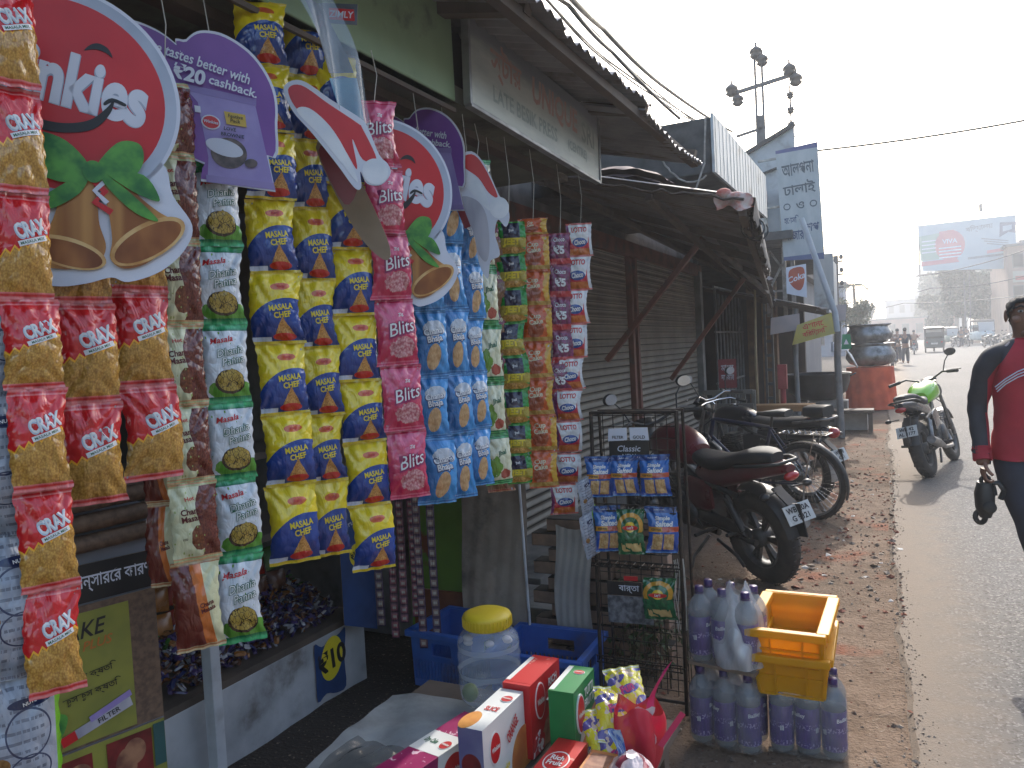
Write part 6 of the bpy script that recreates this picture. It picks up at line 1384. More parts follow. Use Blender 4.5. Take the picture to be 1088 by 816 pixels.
c = Card(1); c.base([(-.32, -.13), (.1, -.08), (.1, .16), (-.3, .12)], pr('card_pale_pink', (.42, .36, .36), (.36, .32, .33)), .006); tag(c.build('pale_banner', frame((-1.36, 12.06, 1.74), (1, 0, 0))), 'plain pale banner tucked behind the left end of the yellow one', 'banner')
c = Card(1); c.base([(-.10, -.12), (.08, -.10), (.10, .13), (-.08, .12)], pr('card_pale_pink', (.42, .36, .36), (.36, .32, .33)), .006); tag(c.build('pale_banner', frame((-.72, 12.06, 1.86), (1, 0, 0))), 'small pale board at the right end of the yellow banner', 'banner')
c = Card(1); c.base([(-.07, -.10), (.07, -.10), (.06, .12), (-.05, .12)], pr('card_sign_green', (.03, .28, .14), (.02, .22, .11)), .006); c.lay([(-.035, -.03), (.035, -.03), (.0, .05)], c_white); tag(c.build('green_sign', frame((-.66, 12.4, 1.44), (1, 0, 0))), 'small green sign hanging below the yellow banner', 'sign')
m = MB(); 
for k_ in range(7): a0 = on_y(884, 364 + k_ * 1.5, 14); m.tube([a0, on_y(893 + k_, 366 + k_, 14.4), on_y(905 + k_, 378 + k_ * 2, 15)], .015, 0, 5)
tag(m.build('plastic_pipes', white_post), 'bundle of pale bent pipes between the green sign and the pots', 'pipes')
m = MB(); m.box((-.98, 14.6, 2.4), (.04, 2.2, .95)); m.box((-1.02, 13.5, 2.42), (.3, .06, .9)); tag(m.build('tin_side_panel', fpan, None, .004), 'pale tin side panel at the far end of the market awning', 'panel')
# ---- power pole and cables
ins = mat('brown_insulator', (.10, .085, .08), .4, (.07, .06, .055), 10); pm = mat('pole_steel', (.13, .13, .135), .6, (.09, .09, .095), 6, metal=.4)
t = thing('power_pole', 'tall steel power pole with cross arms and disc insulators', 'power pole', Matrix.Translation((-2.4, 17.0, 0)))
m = MB(); m.box((-.07, 0, 3.7), (.04, .08, 7.4)); m.box((.07, 0, 3.7), (.04, .08, 7.4)); 
for i in range(18): m.box((0, 0, .3 + i * .3), (.14, .04, .06))
m.box((0, .0, 5.6), (.16, .05, 1.2)); m.build('pole_shaft', pm, t)
m = MB(); m.bar((-.55, 0, 6.75), (.62, 0, 6.90), .07, .07); m.build('cross_arm', pm, t); m = MB(); m.bar((-.5, 0, 5.85), (.1, 0, 5.95), .05, .05); m.build('cross_arm', pm, t)
def insu(x, z, s=.10, horiz=False):
    m = MB(); Tm = TR(x, 0, z) @ (Matrix.Rotation(R(75), 4, 'Y') if horiz else Matrix.Identity(4)); m.lathe([(.001, -s), (s * .5, -s), (s, -s * .55), (s * .6, -s * .1), (s * 1.05, 0), (s * .9, s * .5), (s * .5, s * .8), (.02, s * 1.1), (.02, s * 1.6)], 0, 16, Tm); m.build('insulator', ins, t)
for x, z, s in ((-.56, 6.83, .13), (-.44, 6.6, .12), (-.04, 7.50, .13), (.08, 7.32, .12), (.60, 7.02, .13), (.72, 6.80, .13)): insu(x, z, s)
for k_, z in enumerate((6.5, 6.2, 5.9, 5.65)): insu(.60, z, .07); 
m = MB(); m.bar((.60, 0, 5.5), (.60, 0, 6.7), .03)
for z in (6.55, 6.25, 5.95, 5.7): m.bar((.35, .1, z + .03), (.9, -.1, z - .02), .018)
m.build('insulator_rack', pm, t)
cab = mat('cable_black', (.02, .02, .022), .6)
def cable(pts, r, sag, label, n=24):
    m = MB(); out = []
    for k in range(len(pts) - 1):
        a, b_ = Vector(pts[k]), Vector(pts[k + 1])
        for i in range(n + (k == len(pts) - 2)):
            f = i / n; p = a.lerp(b_, f); p.z -= sag * 4 * f * (1 - f); out.append(p)
    m.tube(out, r, 0, 5); tag(m.build('overhead_cable', cab), label, 'cable', 'overhead cables')
def wy(px, py, Y): p = on_y(px, py, Y); return (p.x, p.y, p.z)
cable([wy(560, -60, 3), wy(640, 30, 6.2), wy(705, 92, 9.5), wy(778, 140, 16.5)], .022, .03, 'thickest cable, highest of the bundle running over the roofs to the pole')
cable([wy(560, -50, 3.2), wy(628, 30, 6), wy(700, 100, 10), wy(770, 150, 16)], .011, .03, 'thin cable just beneath the thickest one over the roofs')
cable([wy(540, -50, 3), wy(640, 60, 6.5), wy(752, 135, 13)], .010, .03, 'thin middle cable over the roofs')
cable([wy(530, -60, 3), wy(604, 5, 4.5), wy(650, 55, 6), wy(722, 126, 8)], .016, .02, 'lowest knotted cable ending at the dark canopy')
cable([wy(590, 10, 4.4), wy(640, 62, 6), wy(700, 105, 8), wy(740, 130, 10)], .008, .02, 'faint thin cable beside the lowest knotted one')
cable([(-1.9, 17, 4.9), wy(868, 160, 16), wy(1120, 122, 18)], .02, .05, 'single dark cable crossing the street from the pole to the right')
cable([wy(890, 208, 40), wy(1000, 195, 40), wy(1110, 178, 40)], .02, .1, 'faint far cable high above the street')
cable([wy(880, 190, 45), wy(985, 186, 45), wy(1110, 160, 40)], .015, .1, 'second faint far cable just above the other one over the street'); cable([wy(900, 330, 80), wy(960, 322, 75), wy(1100, 312, 66)], .03, .2, 'far cable lowest of all beside the hazy trees')
cable([wy(890, 308, 70), wy(960, 295, 66), wy(1100, 262, 55)], .03, .3, 'far sagging cable passing below the billboard'); cable([wy(890, 322, 75), wy(990, 306, 70), wy(1100, 290, 66)], .03, .3, 'lowest far cable over the distant roofs')
# ------------------------------------------------------------------ people
def skin_body(name, joints, edges, mt, parent=None, T=None, levels=2):
    """one continuous body grown round a skeleton: joints = {name: (pos, radius or (rx, ry))}"""
    ks = list(joints); me = bpy.data.meshes.new(name); me.from_pydata([joints[k][0] for k in ks], [(ks.index(a), ks.index(b)) for a, b in edges], [])
    o = bpy.data.objects.new(name, me); col.objects.link(o)
    o.modifiers.new('skin', 'SKIN').use_smooth_shade = True
    sk = me.skin_vertices[0].data if me.skin_vertices else None
    if sk is None:
        bpy.context.view_layer.objects.active = o
    for i, k in enumerate(ks):
        r_ = joints[k][1]; sk[i].radius = r_ if isinstance(r_, tuple) else (r_, r_); sk[i].use_root = i == 0
    s = o.modifiers.new('s', 'SUBSURF'); s.levels = s.render_levels = levels
    me.materials.append(mt)
    dg = bpy.context.evaluated_depsgraph_get(); nm = bpy.data.meshes.new_from_object(o.evaluated_get(dg)); o.modifiers.clear(); o.data = nm
    for p in nm.polygons: p.use_smooth = True
    if T is not None: o.matrix_world = T
    if parent is not None: o.parent = parent
    return o
skinm = mat('brown_skin', (.25, .13, .085), .5, (.20, .10, .065), 8); hairm = mat('black_hair', (.012, .011, .011), .85, (.022, .02, .02), 30, bump=.5, bscale=120); shirt_red = mat('red_jersey', (.40, .018, .035), .75, (.33, .014, .028), 6, bump=.25, bscale=9, dist=.012); sleeve_d = mat('charcoal_sleeve', (.035, .035, .042), .8, (.025, .025, .03), 8, bump=.25, bscale=10, dist=.01); jean = mat('dark_jeans', (.022, .026, .04), .85, (.03, .036, .055), 16, bump=.25, bscale=12, dist=.01)
PT = Matrix.Translation((.575, 4.60, .018)) @ Matrix.Rotation(R(4), 4, 'Z')      # faces the camera: local -y is forward
body = skin_body('person', {
 'pelvis': ((0, 0, .93), (.15, .105)), 'waist': ((0, -.005, 1.06), (.135, .095)), 'chest': ((0, -.01, 1.27), (.155, .105)), 'upper': ((0, .0, 1.39), (.12, .085)), 'neck': ((0, -.005, 1.468), .050), 'skull0': ((0, -.02, 1.53), (.062, .070)), 'skull1': ((0, -.012, 1.60), (.076, .090)), 'skull2': ((0, -.004, 1.672), (.066, .080)),
 'sR': ((-.162, .0, 1.372), .056), 'eR': ((-.212, .03, 1.13), .036), 'wR': ((-.208, -.055, .90), .028), 'pR': ((-.206, -.072, .835), (.018, .036)),
 'sL': ((.162, .0, 1.372), .056), 'eL': ((.235, .03, 1.13), .036), 'wL': ((.235, -.06, .90), .028), 'pL': ((.233, -.075, .835), (.018, .036)),
 'hR': ((-.075, -.01, .86), .095), 'kR': ((.005, -.10, .49), .062), 'aR': ((.075, -.02, .09), .040), 'tR': ((.065, -.16, .035), .035),
 'hL': ((.085, .0, .86), .095), 'kL': ((.16, .01, .48), .062), 'aL': ((.26, .16, .10), .040), 'tL': ((.27, .04, .035), .035)},
 [('pelvis', 'waist'), ('waist', 'chest'), ('chest', 'upper'), ('upper', 'neck'), ('neck', 'skull0'), ('skull0', 'skull1'), ('skull1', 'skull2'), ('upper', 'sR'), ('sR', 'eR'), ('eR', 'wR'), ('wR', 'pR'), ('upper', 'sL'), ('sL', 'eL'), ('eL', 'wL'), ('wL', 'pL'), ('pelvis', 'hR'), ('hR', 'kR'), ('kR', 'aR'), ('aR', 'tR'), ('pelvis', 'hL'), ('hL', 'kL'), ('kL', 'aL'), ('aL', 'tL')], skinm, None, None, 3)
bare = body.data.copy()
# fingers and face are merged into the one body mesh
def finger_chain(base, dirs, lens, r0):
    p = Vector(base); pts = [p.copy()]; rs = [r0]
    for d, l in zip(dirs, lens): p = p + Vector(d).normalized() * l; pts.append(p.copy()); rs.append(rs[-1] * .9)
    return pts, rs
ex = MB()
for s in (-1, 1):
    px = s * .206 if s < 0 else .233
    for i, (dy, L) in enumerate(((-.030, .9), (-.011, 1.0), (.009, .95), (.027, .75))):
        pts, rs = finger_chain((px, -.072 + dy, .822), ((s * .1, dy * 3, -1), (-s * .35, dy * 2, -1), (-s * 1.0, 0, -.45), (-s * .9, 0, .5)), (.03 * L, .03 * L, .024 * L, .018 * L), .0098); ex.tube(pts, rs, 0, 8)
    pts, rs = finger_chain((px - s * .004, -.10, .850), ((0, -1, -.5), (-s * .5, -.5, -1), (-s * .8, .1, -.8)), (.028, .028, .022), .0105); ex.tube(pts, rs, 0, 8)
ex.loft([(0, 0, .001, .001, 2), (.012, 0, .016, .02, 2), (.03, 0, .012, .012, 2), (.034, 0, .002, .002, 2)], 0, 10, Matrix.Translation((0, -.085, 1.578)) @ Matrix.Rotation(R(-90), 4, 'Z'))   # nose
ex.ellipsoid((0, -.088, 1.535), (.026, .010, .007)); ex.ellipsoid((0, -.087, 1.525), (.022, .011, .008)); ex.ellipsoid((0, -.070, 1.492), (.03, .025, .02))
for s in (-1, 1): ex.ellipsoid((s * .078, .005, 1.585), (.009, .02, .032)); ex.ellipsoid((s * .031, -.082, 1.625), (.022, .012, .007)); ex.ellipsoid((s * .045, -.068, 1.565), (.022, .02, .02))
exo = ex.mesh('face', skinm)
import bmesh
bm = bmesh.new(); bm.from_mesh(body.data); bm.from_mesh(exo); bm.to_mesh(body.data); bm.free()
for p in body.data.polygons: p.use_smooth = True
body.matrix_world = PT
tag(body, 'man in a red jersey with charcoal sleeves walking towards the camera holding a black bag', 'person')
m = MB()
for s in (-1, 1): m.ellipsoid((s * .031, -.082, 1.603), (.013, .008, .007))
m.build('eyes', mat('eye_white', (.5, .48, .45), .3), body)
m = MB()
for s in (-1, 1): m.ellipsoid((s * .031, -.0885, 1.603), (.006, .003, .006)); m.tube([(s * .012, -.090, 1.622), (s * .032, -.093, 1.629), (s * .052, -.082, 1.622)], .005, 0, 6)
m.build('eyebrows', hairm, body)
def lerp(a, b, f): return tuple(x + (y - x) * f for x, y in zip(a, b))
def garment(name, pred, off, mt, fold=.006, sc_=9, clip=None):
    """cloth over the part of the body chosen by pred, standing off the skin"""
    keep = [p for p in bare.polygons if pred(p.center)]; ids = {}; vs = []; fs = []
    for p in keep:
        f = []
        for i in p.vertices:
            if i not in ids:
                v = bare.vertices[i]; ids[i] = len(vs); n_ = noise.noise(Vector((v.co.x * sc_, v.co.y * sc_, v.co.z * sc_ * 1.8)))
                q = v.co + v.normal * (off + fold * n_); vs.append(clip(q) if clip else q)
            f.append(ids[i])
        fs.append(f)
    m = MB(); m.add(vs, fs, 0, None, None, True); o = m.build(name, mt, body); s_ = o.modifiers.new('cloth', 'SOLIDIFY'); s_.thickness = .005; s_.offset = -1; return o
def xlim(z): return .186 if z < 1.26 else .055 + max(0, 1.455 - z) / .195 * .125
jm = B('raglan_jersey'); x_, y_, z_ = jm.obj(); n_ = jm.noise(7, 4, .6)
lim_ = ((1.455 - z_).max(0.0) * .64 + .055).min(.172) + (z_ < 1.10) * .4 * (x_.abs() < .182)
jm.set('Base Color', jm.mix(x_.abs() > lim_, jm.mix(n_.ss(.3, .7), (.42, .018, .035), (.33, .014, .028)), jm.mix(n_.ss(.3, .7), (.04, .04, .048), (.026, .026, .032)))); jm.set('Roughness', .8); jm.bump(jm.noise(10, 4, .6), .35, .012)
garment('jersey', lambda c: (.84 < c.z < 1.475 and abs(c.x) < .186) or (c.z > .89 and c.z < 1.475 and abs(c.x) >= .17), .013, jm.m, .008, 9, lambda v: Vector((v.x, v.y, min(1.468, max(v.z, .868 if abs(v.x) < .18 else .905)))))
for s in (-1, 1):
    e, w = ((-.212, .03, 1.13), (-.208, -.052, .905)) if s < 0 else ((.235, .03, 1.13), (.235, -.058, .905))
    m = MB(); m.tube([lerp(e, w, .90), lerp(e, w, 1.18)], [.043, .044], 0, 16); m.tube([lerp(e, w, .95), lerp(e, w, .96)], .047, 0, 16); m.build('cuff', shirt_red, body)
m = MB()
for k_ in range(3):
    m.tube([(-.150 + .004 * k_, -.098, 1.235 - .012 * k_), (-.11, -.124, 1.275 - .013 * k_), (-.06, -.134, 1.31 - .014 * k_), (0, -.132, 1.335 - .015 * k_)], .003, 0, 5)
m.build('chest_stripes', c_white, body)
m = MB(); m.tube([(.062 * math.cos(a * .314), -.006 + .058 * math.sin(a * .314), 1.452 + .008 * math.sin(a * .314)) for a in range(20)], .011, 0, 8, closed=True); m.tube([(-.05, -.03, 1.465), (-.09, -.06, 1.43), (-.12, -.05, 1.405)], .012, 0, 8); m.build('collar', mat('pale_collar', (.42, .36, .37), .8), body)
garment('hair', lambda c: c.z > (1.640 if c.y < -.062 else 1.605 if c.y < -.03 else 1.57 if c.y < .03 else 1.53), .012, hairm, .009, 60)
garment('jeans', lambda c: .10 < c.z < .91 and abs(c.x - .08) < .30 and not (abs(c.x) > .18 and c.z > .78), .008, jean, .007, 7)
for s, y in ((.71, -.07), (2.52, .11)): m = MB(); m.loft([(-.10, .045, .03, .035, 2.6), (-.02, .05, .044, .045, 2.8), (.10, .04, .047, .035, 2.8), (.17, .028, .03, .02, 2.4)], 0, 14, TR(s * .105, y, 0, R(-90))); m.build('shoe', blk, body)
# the bag hanging from his right hand
t = thing('black_bag', 'small black bag with straps dangling from the man\'s hand', 'bag', PT @ Matrix.Translation((-.205, -.075, .775)))
m = MB(); m.loft([(-.10, 0, .03, .05, 2.6), (-.04, 0, .045, .062, 2.8), (.03, .005, .042, .055, 2.8), (.075, .012, .026, .035, 2.4)], 0, 14, Matrix.Translation((.0, 0, -.12)) @ Matrix.Rotation(R(90), 4, 'Y') @ Matrix.Rotation(R(90), 4, 'X')); m.build('pouch', blk, t)
m = MB(); m.tube([(-.012, 0, -.06), (-.014, -.01, .0), (.004, -.004, .022), (.022, .01, -.005), (.045, .015, -.05), (.05, .01, -.09)], .010, 0, 8); m.tube([(.02, 0, -.03), (.06, -.01, -.02), (.085, -.01, -.06), (.07, 0, -.105)], .014, 0, 8); m.build('strap', blk, t)
m = MB(); m.tube([(-.022 + .022 * math.cos(a * .42), -.012, -.195 + .030 * math.sin(a * .42)) for a in range(15)], .013, 0, 8, closed=True); m.lathe([(.001, 0), (.030, 0), (.032, .03), (.026, .045), (.001, .045)], 0, 16, TR(.012, -.03, -.145, 0, R(75))); m.build('ring_loop', rub, t)
# ---- small people far down the road
def far_person(T, label, top, bottom, seated=False):
    if seated: J = {'p': ((0, 0, .84), .13), 'c': ((.04, 0, 1.15), .15), 'n': ((.06, 0, 1.34), .06), 'h': ((.08, 0, 1.50), .10), 'sR': ((.06, -.18, 1.28), .06), 'eR': ((.25, -.26, 1.08), .045), 'wR': ((.50, -.28, 1.03), .035), 'sL': ((.06, .18, 1.28), .06), 'eL': ((.25, .26, 1.08), .045), 'wL': ((.50, .28, 1.03), .035), 'kR': ((.38, -.16, .68), .075), 'aR': ((.30, -.19, .30), .05), 'kL': ((.38, .16, .68), .075), 'aL': ((.30, .19, .30), .05)}
    else: J = {'p': ((0, 0, .92), .13), 'c': ((0, 0, 1.25), .155), 'n': ((0, 0, 1.45), .055), 'h': ((.02, 0, 1.60), .095), 'sR': ((0, -.18, 1.38), .06), 'eR': ((-.04, -.24, 1.12), .045), 'wR': ((.04, -.23, .88), .035), 'sL': ((0, .18, 1.38), .06), 'eL': ((-.02, .24, 1.12), .045), 'wL': ((.08, .23, .90), .035), 'kR': ((.08, -.10, .50), .075), 'aR': ((.02, -.10, .06), .05), 'kL': ((-.04, .10, .50), .075), 'aL': ((-.14, .10, .10), .05)}
    E_ = [('p', 'c'), ('c', 'n'), ('n', 'h'), ('c', 'sR'), ('sR', 'eR'), ('eR', 'wR'), ('c', 'sL'), ('sL', 'eL'), ('eL', 'wL'), ('p', 'kR'), ('kR', 'aR'), ('p', 'kL'), ('kL', 'aL')]
    b = skin_body('person', J, E_, skinm, None, None, 1); b.matrix_world = T; tag(b, label, 'person', 'people far down the road')
    big = lambda k, f: (J[k][0], J[k][1] * f)
    skin_body('shirt', {k: big(k, 1.14) for k in ('p', 'c', 'sR', 'eR', 'sL', 'eL')}, [('p', 'c'), ('c', 'sR'), ('sR', 'eR'), ('c', 'sL'), ('sL', 'eL')], top, b, None, 1)
    q = {k: big(k, 1.2) for k in ('p', 'kR', 'kL')}; q['p'] = (J['p'][0], .14); q['aR'] = (lerp(J['aR'][0], J['kR'][0], .15), .065); q['aL'] = (lerp(J['aL'][0], J['kL'][0], .15), .065)
    skin_body('trousers', q, [('p', 'kR'), ('kR', 'aR'), ('p', 'kL'), ('kL', 'aL')], bottom, b, None, 1)
    h = J['h'][0]; m = MB(); m.ellipsoid((h[0] - .015, 0, h[2] + .04), (.10, .09, .085)); m.build('hair', hairm, b); return b
navy_c = mat('navy_cloth', (.04, .045, .07), .9, None, 6); grey_c = mat('grey_cloth', (.13, .13, .14), .9, None, 6); blue_c = mat('blue_cloth', (.08, .10, .16), .9, None, 6); red_c = mat('dull_red_cloth', (.20, .05, .05), .9, None, 6)
far_person(stand_at(.36, 40, 0, 1, 0, .018), 'pedestrian in dark clothes walking away beside the pot stack', navy_c, navy_c)
for x, y, c_, n_ in ((5.6, 80, navy_c, 'dark'), (4.7, 72, grey_c, 'grey'), (8.9, 70, red_c, 'dull red')): far_person(stand_at(x, y, .2, -1, 0, .018), f'small pedestrian in {n_} among the far parked motorcycles at the right', c_, navy_c)
far_person(stand_at(.05, 44, .1, 1, 0, .018), 'second pedestrian in grey, further off behind the dark one', grey_c, navy_c)
# riders: copies of the black motorcycle with a person seated on each
def at(x, y, hx, hy, s=1): return stand_at(x, y, hx, hy, 0, .018)
for x, y, hx, hy, lm, lp, tp_, rider in ((-.18, 36, .02, 1, 'far motorcycle ridden away close to the left road edge', 'rider in grey on the motorcycle close to the left road edge', grey_c, True), (1.05, 58, .02, 1, 'far motorcycle in the middle of the road ahead of the three-wheeler', 'rider in dull red on the motorcycle in the middle of the road', red_c, True)):
    c = copy_tree(M2); c.matrix_world = at(x, y, hx, hy); c['label'] = lm; c['group'] = 'motorcycles far down the road'
    far_person(at(x, y, hx, hy), lp, tp_, navy_c, True)
for i, (x, y) in enumerate(((4.3, 76), (5.1, 77), (7.9, 74), (8.5, 75), (3.6, 84), (6.1, 70), (6.7, 71))):
    c = copy_tree(M2); c.matrix_world = at(x, y, .3, -1); c['label'] = f'far parked motorcycle, {ORD[i + 1]} nearest in the hazy group at the right of the road'; c['group'] = 'motorcycles far down the road'
# ---- three-wheelers
def auto(T, label, body_m, s=1.0):
    t = thing('three_wheeler', label, 'three-wheeler', T @ Matrix.Scale(s, 4), 'three-wheelers far down the road')     # x forward
    m = MB(); m.loft([(-1.25, .62, .60, .28, 6), (-1.2, .64, .63, .34, 6), (.2, .62, .63, .34, 6), (.75, .62, .52, .34, 5), (1.15, .58, .28, .26, 3)], 0, 20); m.box((-1.22, 0, 1.25), (.04, 1.22, .30)); m.build('body', body_m, t)
    m = MB(); m.loft([(-1.28, 1.66, .60, .05, 5), (-.4, 1.72, .64, .08, 4), (.45, 1.68, .60, .07, 4), (.62, 1.62, .54, .04, 4)], 0, 20); m.build('canopy', blk, t)
    m = MB()
    for sy in (-.58, .58):
        for x in (-1.2, -.3): m.bar((x, sy, .9), (x, sy, 1.66), .04)
        m.bar((.78, sy * .85, .92), (.58, sy * .9, 1.62), .04)
    m.build('roof_posts', blk, t)
    m = MB(); m.add([(.80, -.48, .92), (.80, .48, .92), (.60, .50, 1.60), (.60, -.50, 1.60)], [(0, 1, 2, 3)]); m.build('windscreen', glass('far_glass', (.45, .50, .55), .1, .4), t)
    m = MB(); m.box((-.75, 0, .95), (.4, 1.0, .55)); m.build('seat', seatm, t)
    for x, y in ((-.85, -.55), (-.85, .55), (.95, 0)): wheel(t, (x, y, .22), .22, .10, 5, .06)
    for y in (-.45, .45): m = MB(); m.ellipsoid((-1.26, y, .72), (.03, .06, .06)); m.build('tail_lamp', lampred, t)
    m = MB(); m.ellipsoid((1.16, 0, .72), (.06, .11, .11)); m.build('headlamp', chrome, t)
    m = MB(); m.box((-1.27, 0, .62), (.02, .42, .12)); m.build('number_plate', plate_m, t)
auto(stand_at(4.9, 88, .1, -1, 0, .018), 'small dark green three-wheeler furthest off below the billboard', mat('auto_green', (.07, .13, .09), .5, None, 4))
auto(stand_at(2.38, 62, .02, 1, 0, .018), 'dark three-wheeler driving away in the middle of the road', mat('auto_dark', (.09, .095, .09), .5, None, 4)); auto(stand_at(7.3, 84, .15, -1, 0, .018), 'pale blue three-wheeler coming from the right side of the road', mat('auto_pale_blue', (.34, .44, .48), .5, None, 4), 1.3)
# ------------------------------------------------------------------ far buildings, trees and the billboard
def building(name, label, x0, x1, y0, y1, h, wm, rm, rows, cols_, extra=None):
    t = thing(name, label, 'building', Matrix.Translation(((x0 + x1) / 2, (y0 + y1) / 2, 0))); w, d = x1 - x0, y1 - y0
    m = MB(); m.box((0, 0, h / 2), (w, d, h)); m.build('wall', wm, t)
    m = MB(); m.box((0, 0, h + .12), (w + .5, d + .5, .24)); m.box((w * .2, 0, h + .8), (w * .3, d * .3, 1.2)) if h > 6 else 0; m.build('roof', rm, t)
    for i in range(rows):
        for j in range(cols_):
            z = h * (i + .55) / rows; x = -w / 2 + w * (j + .5) / cols_
            f = MB(); f.box((x, -d / 2 - .01, z), (w / cols_ * .52, .06, h / rows * .45)); fo = f.build('window', rm, t); g = MB(); g.box((x, -d / 2 - .05, z), (w / cols_ * .44, .03, h / rows * .38)); g.build('pane', black_in, fo)
    return t
fw1 = mat('far_grey_wall', (.20, .21, .23), .9, (.16, .17, .19), 1); fw2 = mat('far_pink_wall', (.42, .25, .20), .9, (.36, .22, .18), 1); fw3 = mat('far_cream_wall', (.40, .38, .33), .9, (.33, .32, .28), 1); fw4 = mat('far_orange_wall', (.36, .26, .21), .9, (.30, .22, .18), 1); frf = mat('far_roof', (.16, .15, .15), .9, None, 1)
building('far_house', 'plain grey far building closing the end of the street', -2.0, 9.5, 205, 222, 9.0, fw1, frf, 2, 5); building('far_house', 'taller pale far building with windows behind the grey one', 5.5, 17, 235, 250, 19, fw3, frf, 4, 6); building('far_shed', 'long low pinkish wall building in front of the far grey one', -6, 9.0, 150, 158, 3.8, fw2, frf, 1, 7)
building('street_house', 'orange and cream right-hand building behind the man\'s head', 10.2, 19, 92, 108, 9.5, fw4, frf, 3, 5); building('street_house', 'cream building with red boards just beyond the billboard', 9.8, 18, 112, 126, 11, fw3, frf, 3, 5)
building('street_house', 'low grey left-hand building beyond the pots', -9.5, -2.6, 24, 32, 3.4, fw1, frf, 1, 4); building('water_tower_house', 'narrow bluish far building with a tank on the left', -5.6, -3.4, 62, 66, 5.2, mat('far_blue_wall', (.20, .25, .34), .9, None, 1), frf, 2, 2)
for i_, (y0, y1, h_, wm_, nm_) in enumerate(((-24, -9, 4.6, fw1, 'grey'), (-8.6, 6, 5.6, fw3, 'cream'), (6.4, 22, 4.2, fw1, 'dull grey'), (22.5, 40, 6.0, fw4, 'orange'), (40.6, 60, 5.0, fw3, 'pale cream'))):  # row added out of view to hold skylight off the shop fronts
    building('street_house', f'{nm_} added house of the unseen row across the road, {ORD[i_ + 1]} along the street', 10.6, 18, y0, y1, h_, wm_, frf, 2, 3)
c = Card(1); c.base([(-2.4, -.5), (2.4, -.5), (2.4, .6), (-2.4, .6)], fw3, .1); c.lay([(-2.2, -.3), (1.8, -.3), (1.8, .1), (-2.2, .1)], mat('far_red_sign', (.42, .07, .06), .7, None, 1)); tag(c.build('far_signboard', frame((13.0, 91.7, 6.4), (1, 0, 0))), 'cream and red signboard on the right-hand orange building', 'signboard')
t = thing('billboard', 'wide pale blue and pink billboard on a lattice post', 'billboard', Matrix.Translation((6.9, 95, 0))); bl, br, tr_, tl = [on_y(px, py, 95) for px, py in ((981, 288), (1081, 285), (1079, 228), (975, 240))]; o_ = Vector((6.9, 95, 0)); T = frame((bl + br + tr_ + tl) / 4, (1, 0, 0)); Ti = T.inverted(); q2 = [(Ti @ p).xy for p in (bl, br, tr_, tl)]
c = Card(1); c.base([tuple(p) for p in q2], mat('bill_pale_blue', (.40, .48, .54), .6, (.35, .43, .50), .6), .3); W = 6.0
c.k = .80
c.lay([(-5.5, -1.6), (-2.9, -1.5), (-2.9, 2.0), (-5.6, 1.7)], mat('bill_grey_green', (.26, .38, .33), .6, (.32, .42, .38), 1)); c.lay(circ(-2.0, .2, 1.75, 2.0, 30), mat('bill_pink', (.50, .17, .21), .6, (.56, .24, .26), 1)); c.lay([(-3.2, .9), (-1.4, 1.1), (-1.5, 2.2), (-3.2, 2.1)], mat('bill_pink', (.50, .17, .21), .6))
for i in range(4): c.lay([(-3.3, -.2 - .42 * i), (-.7, -.15 - .42 * i), (-.7, .02 - .42 * i), (-3.3, -.03 - .42 * i)], c_white); c.lay([(-5.3, .9 - .5 * i), (-3.6, .95 - .5 * i), (-3.6, 1.1 - .5 * i), (-5.3, 1.05 - .5 * i)], c_white)
c.txt('VIVA', .6, (-2.0, .75), c_white, 0, .03); c.txt('\u09ac\u09bf\u09a6\u09cd\u09af\u09be\u09b2\u09df', 1.0, (1.4, 2.1), mat('bill_grey', (.24, .27, .31), .6), 5, .02, 0, 3.6); c.lay([(3.6, .6), (4.6, 1.2), (5.4, 1.0), (5.5, 2.4), (3.7, 2.5)], mat('bill_navy', (.12, .15, .24), .6)); c.lay([(4.0, 1.3), (5.0, 1.5), (5.0, 2.1), (4.0, 2.0)], mat('bill_pale_blue', (.4, .48, .54)))
for i in range(3): c.lay([(1.6 + i * .3, .6 - .35 * i), (4.6, .0 - .3 * i), (4.6, .12 - .3 * i), (1.6 + i * .3, .75 - .35 * i)], mat('bill_grey', (.24, .27, .31)))
c.lay([(2.2, -1.35), (5.0, -1.1), (5.0, -.7), (2.2, -.95)], mat('bill_pink', (.5, .17, .21))); c.lay([(-5.4, -2.3), (-1.0, -2.1), (-1.2, -1.6), (-5.4, -1.7)], mat('bill_pink', (.5, .17, .21))); c.lay([(.0, -1.9), (5.3, -1.7), (5.3, -1.45), (0, -1.6)], mat('bill_grey', (.24, .27, .31)))
p_ = c.build('panel', Matrix.Translation(-o_) @ T); p_.parent = t
m = MB()
for x in (-.25, .25): m.bar((x, .6, 0), (x, .6, 12), .12)
for i in range(12): m.bar((-.25, .6, i), (.25, .6, i + 1), .06)
for k_ in range(5): m.bar((-4.4 + 2.2 * k_, .5, 7.4), (-4.4 + 2.2 * k_, .5, 13.0), .12)
m.bar((-4.6, .5, 7.6), (5, .5, 7.8), .12); m.box((1.4, .2, 14.1), (.3, .2, .8)); m.build('post', pm, t)
bark = mat('bark', (.09, .07, .05), .9, (.06, .048, .036), 6); lfd = mat('leaf_dusty', (.065, .09, .035), .7, (.045, .065, .026), 3); lfo = mat('leaf_olive', (.085, .10, .045), .7, (.06, .075, .03), 3)
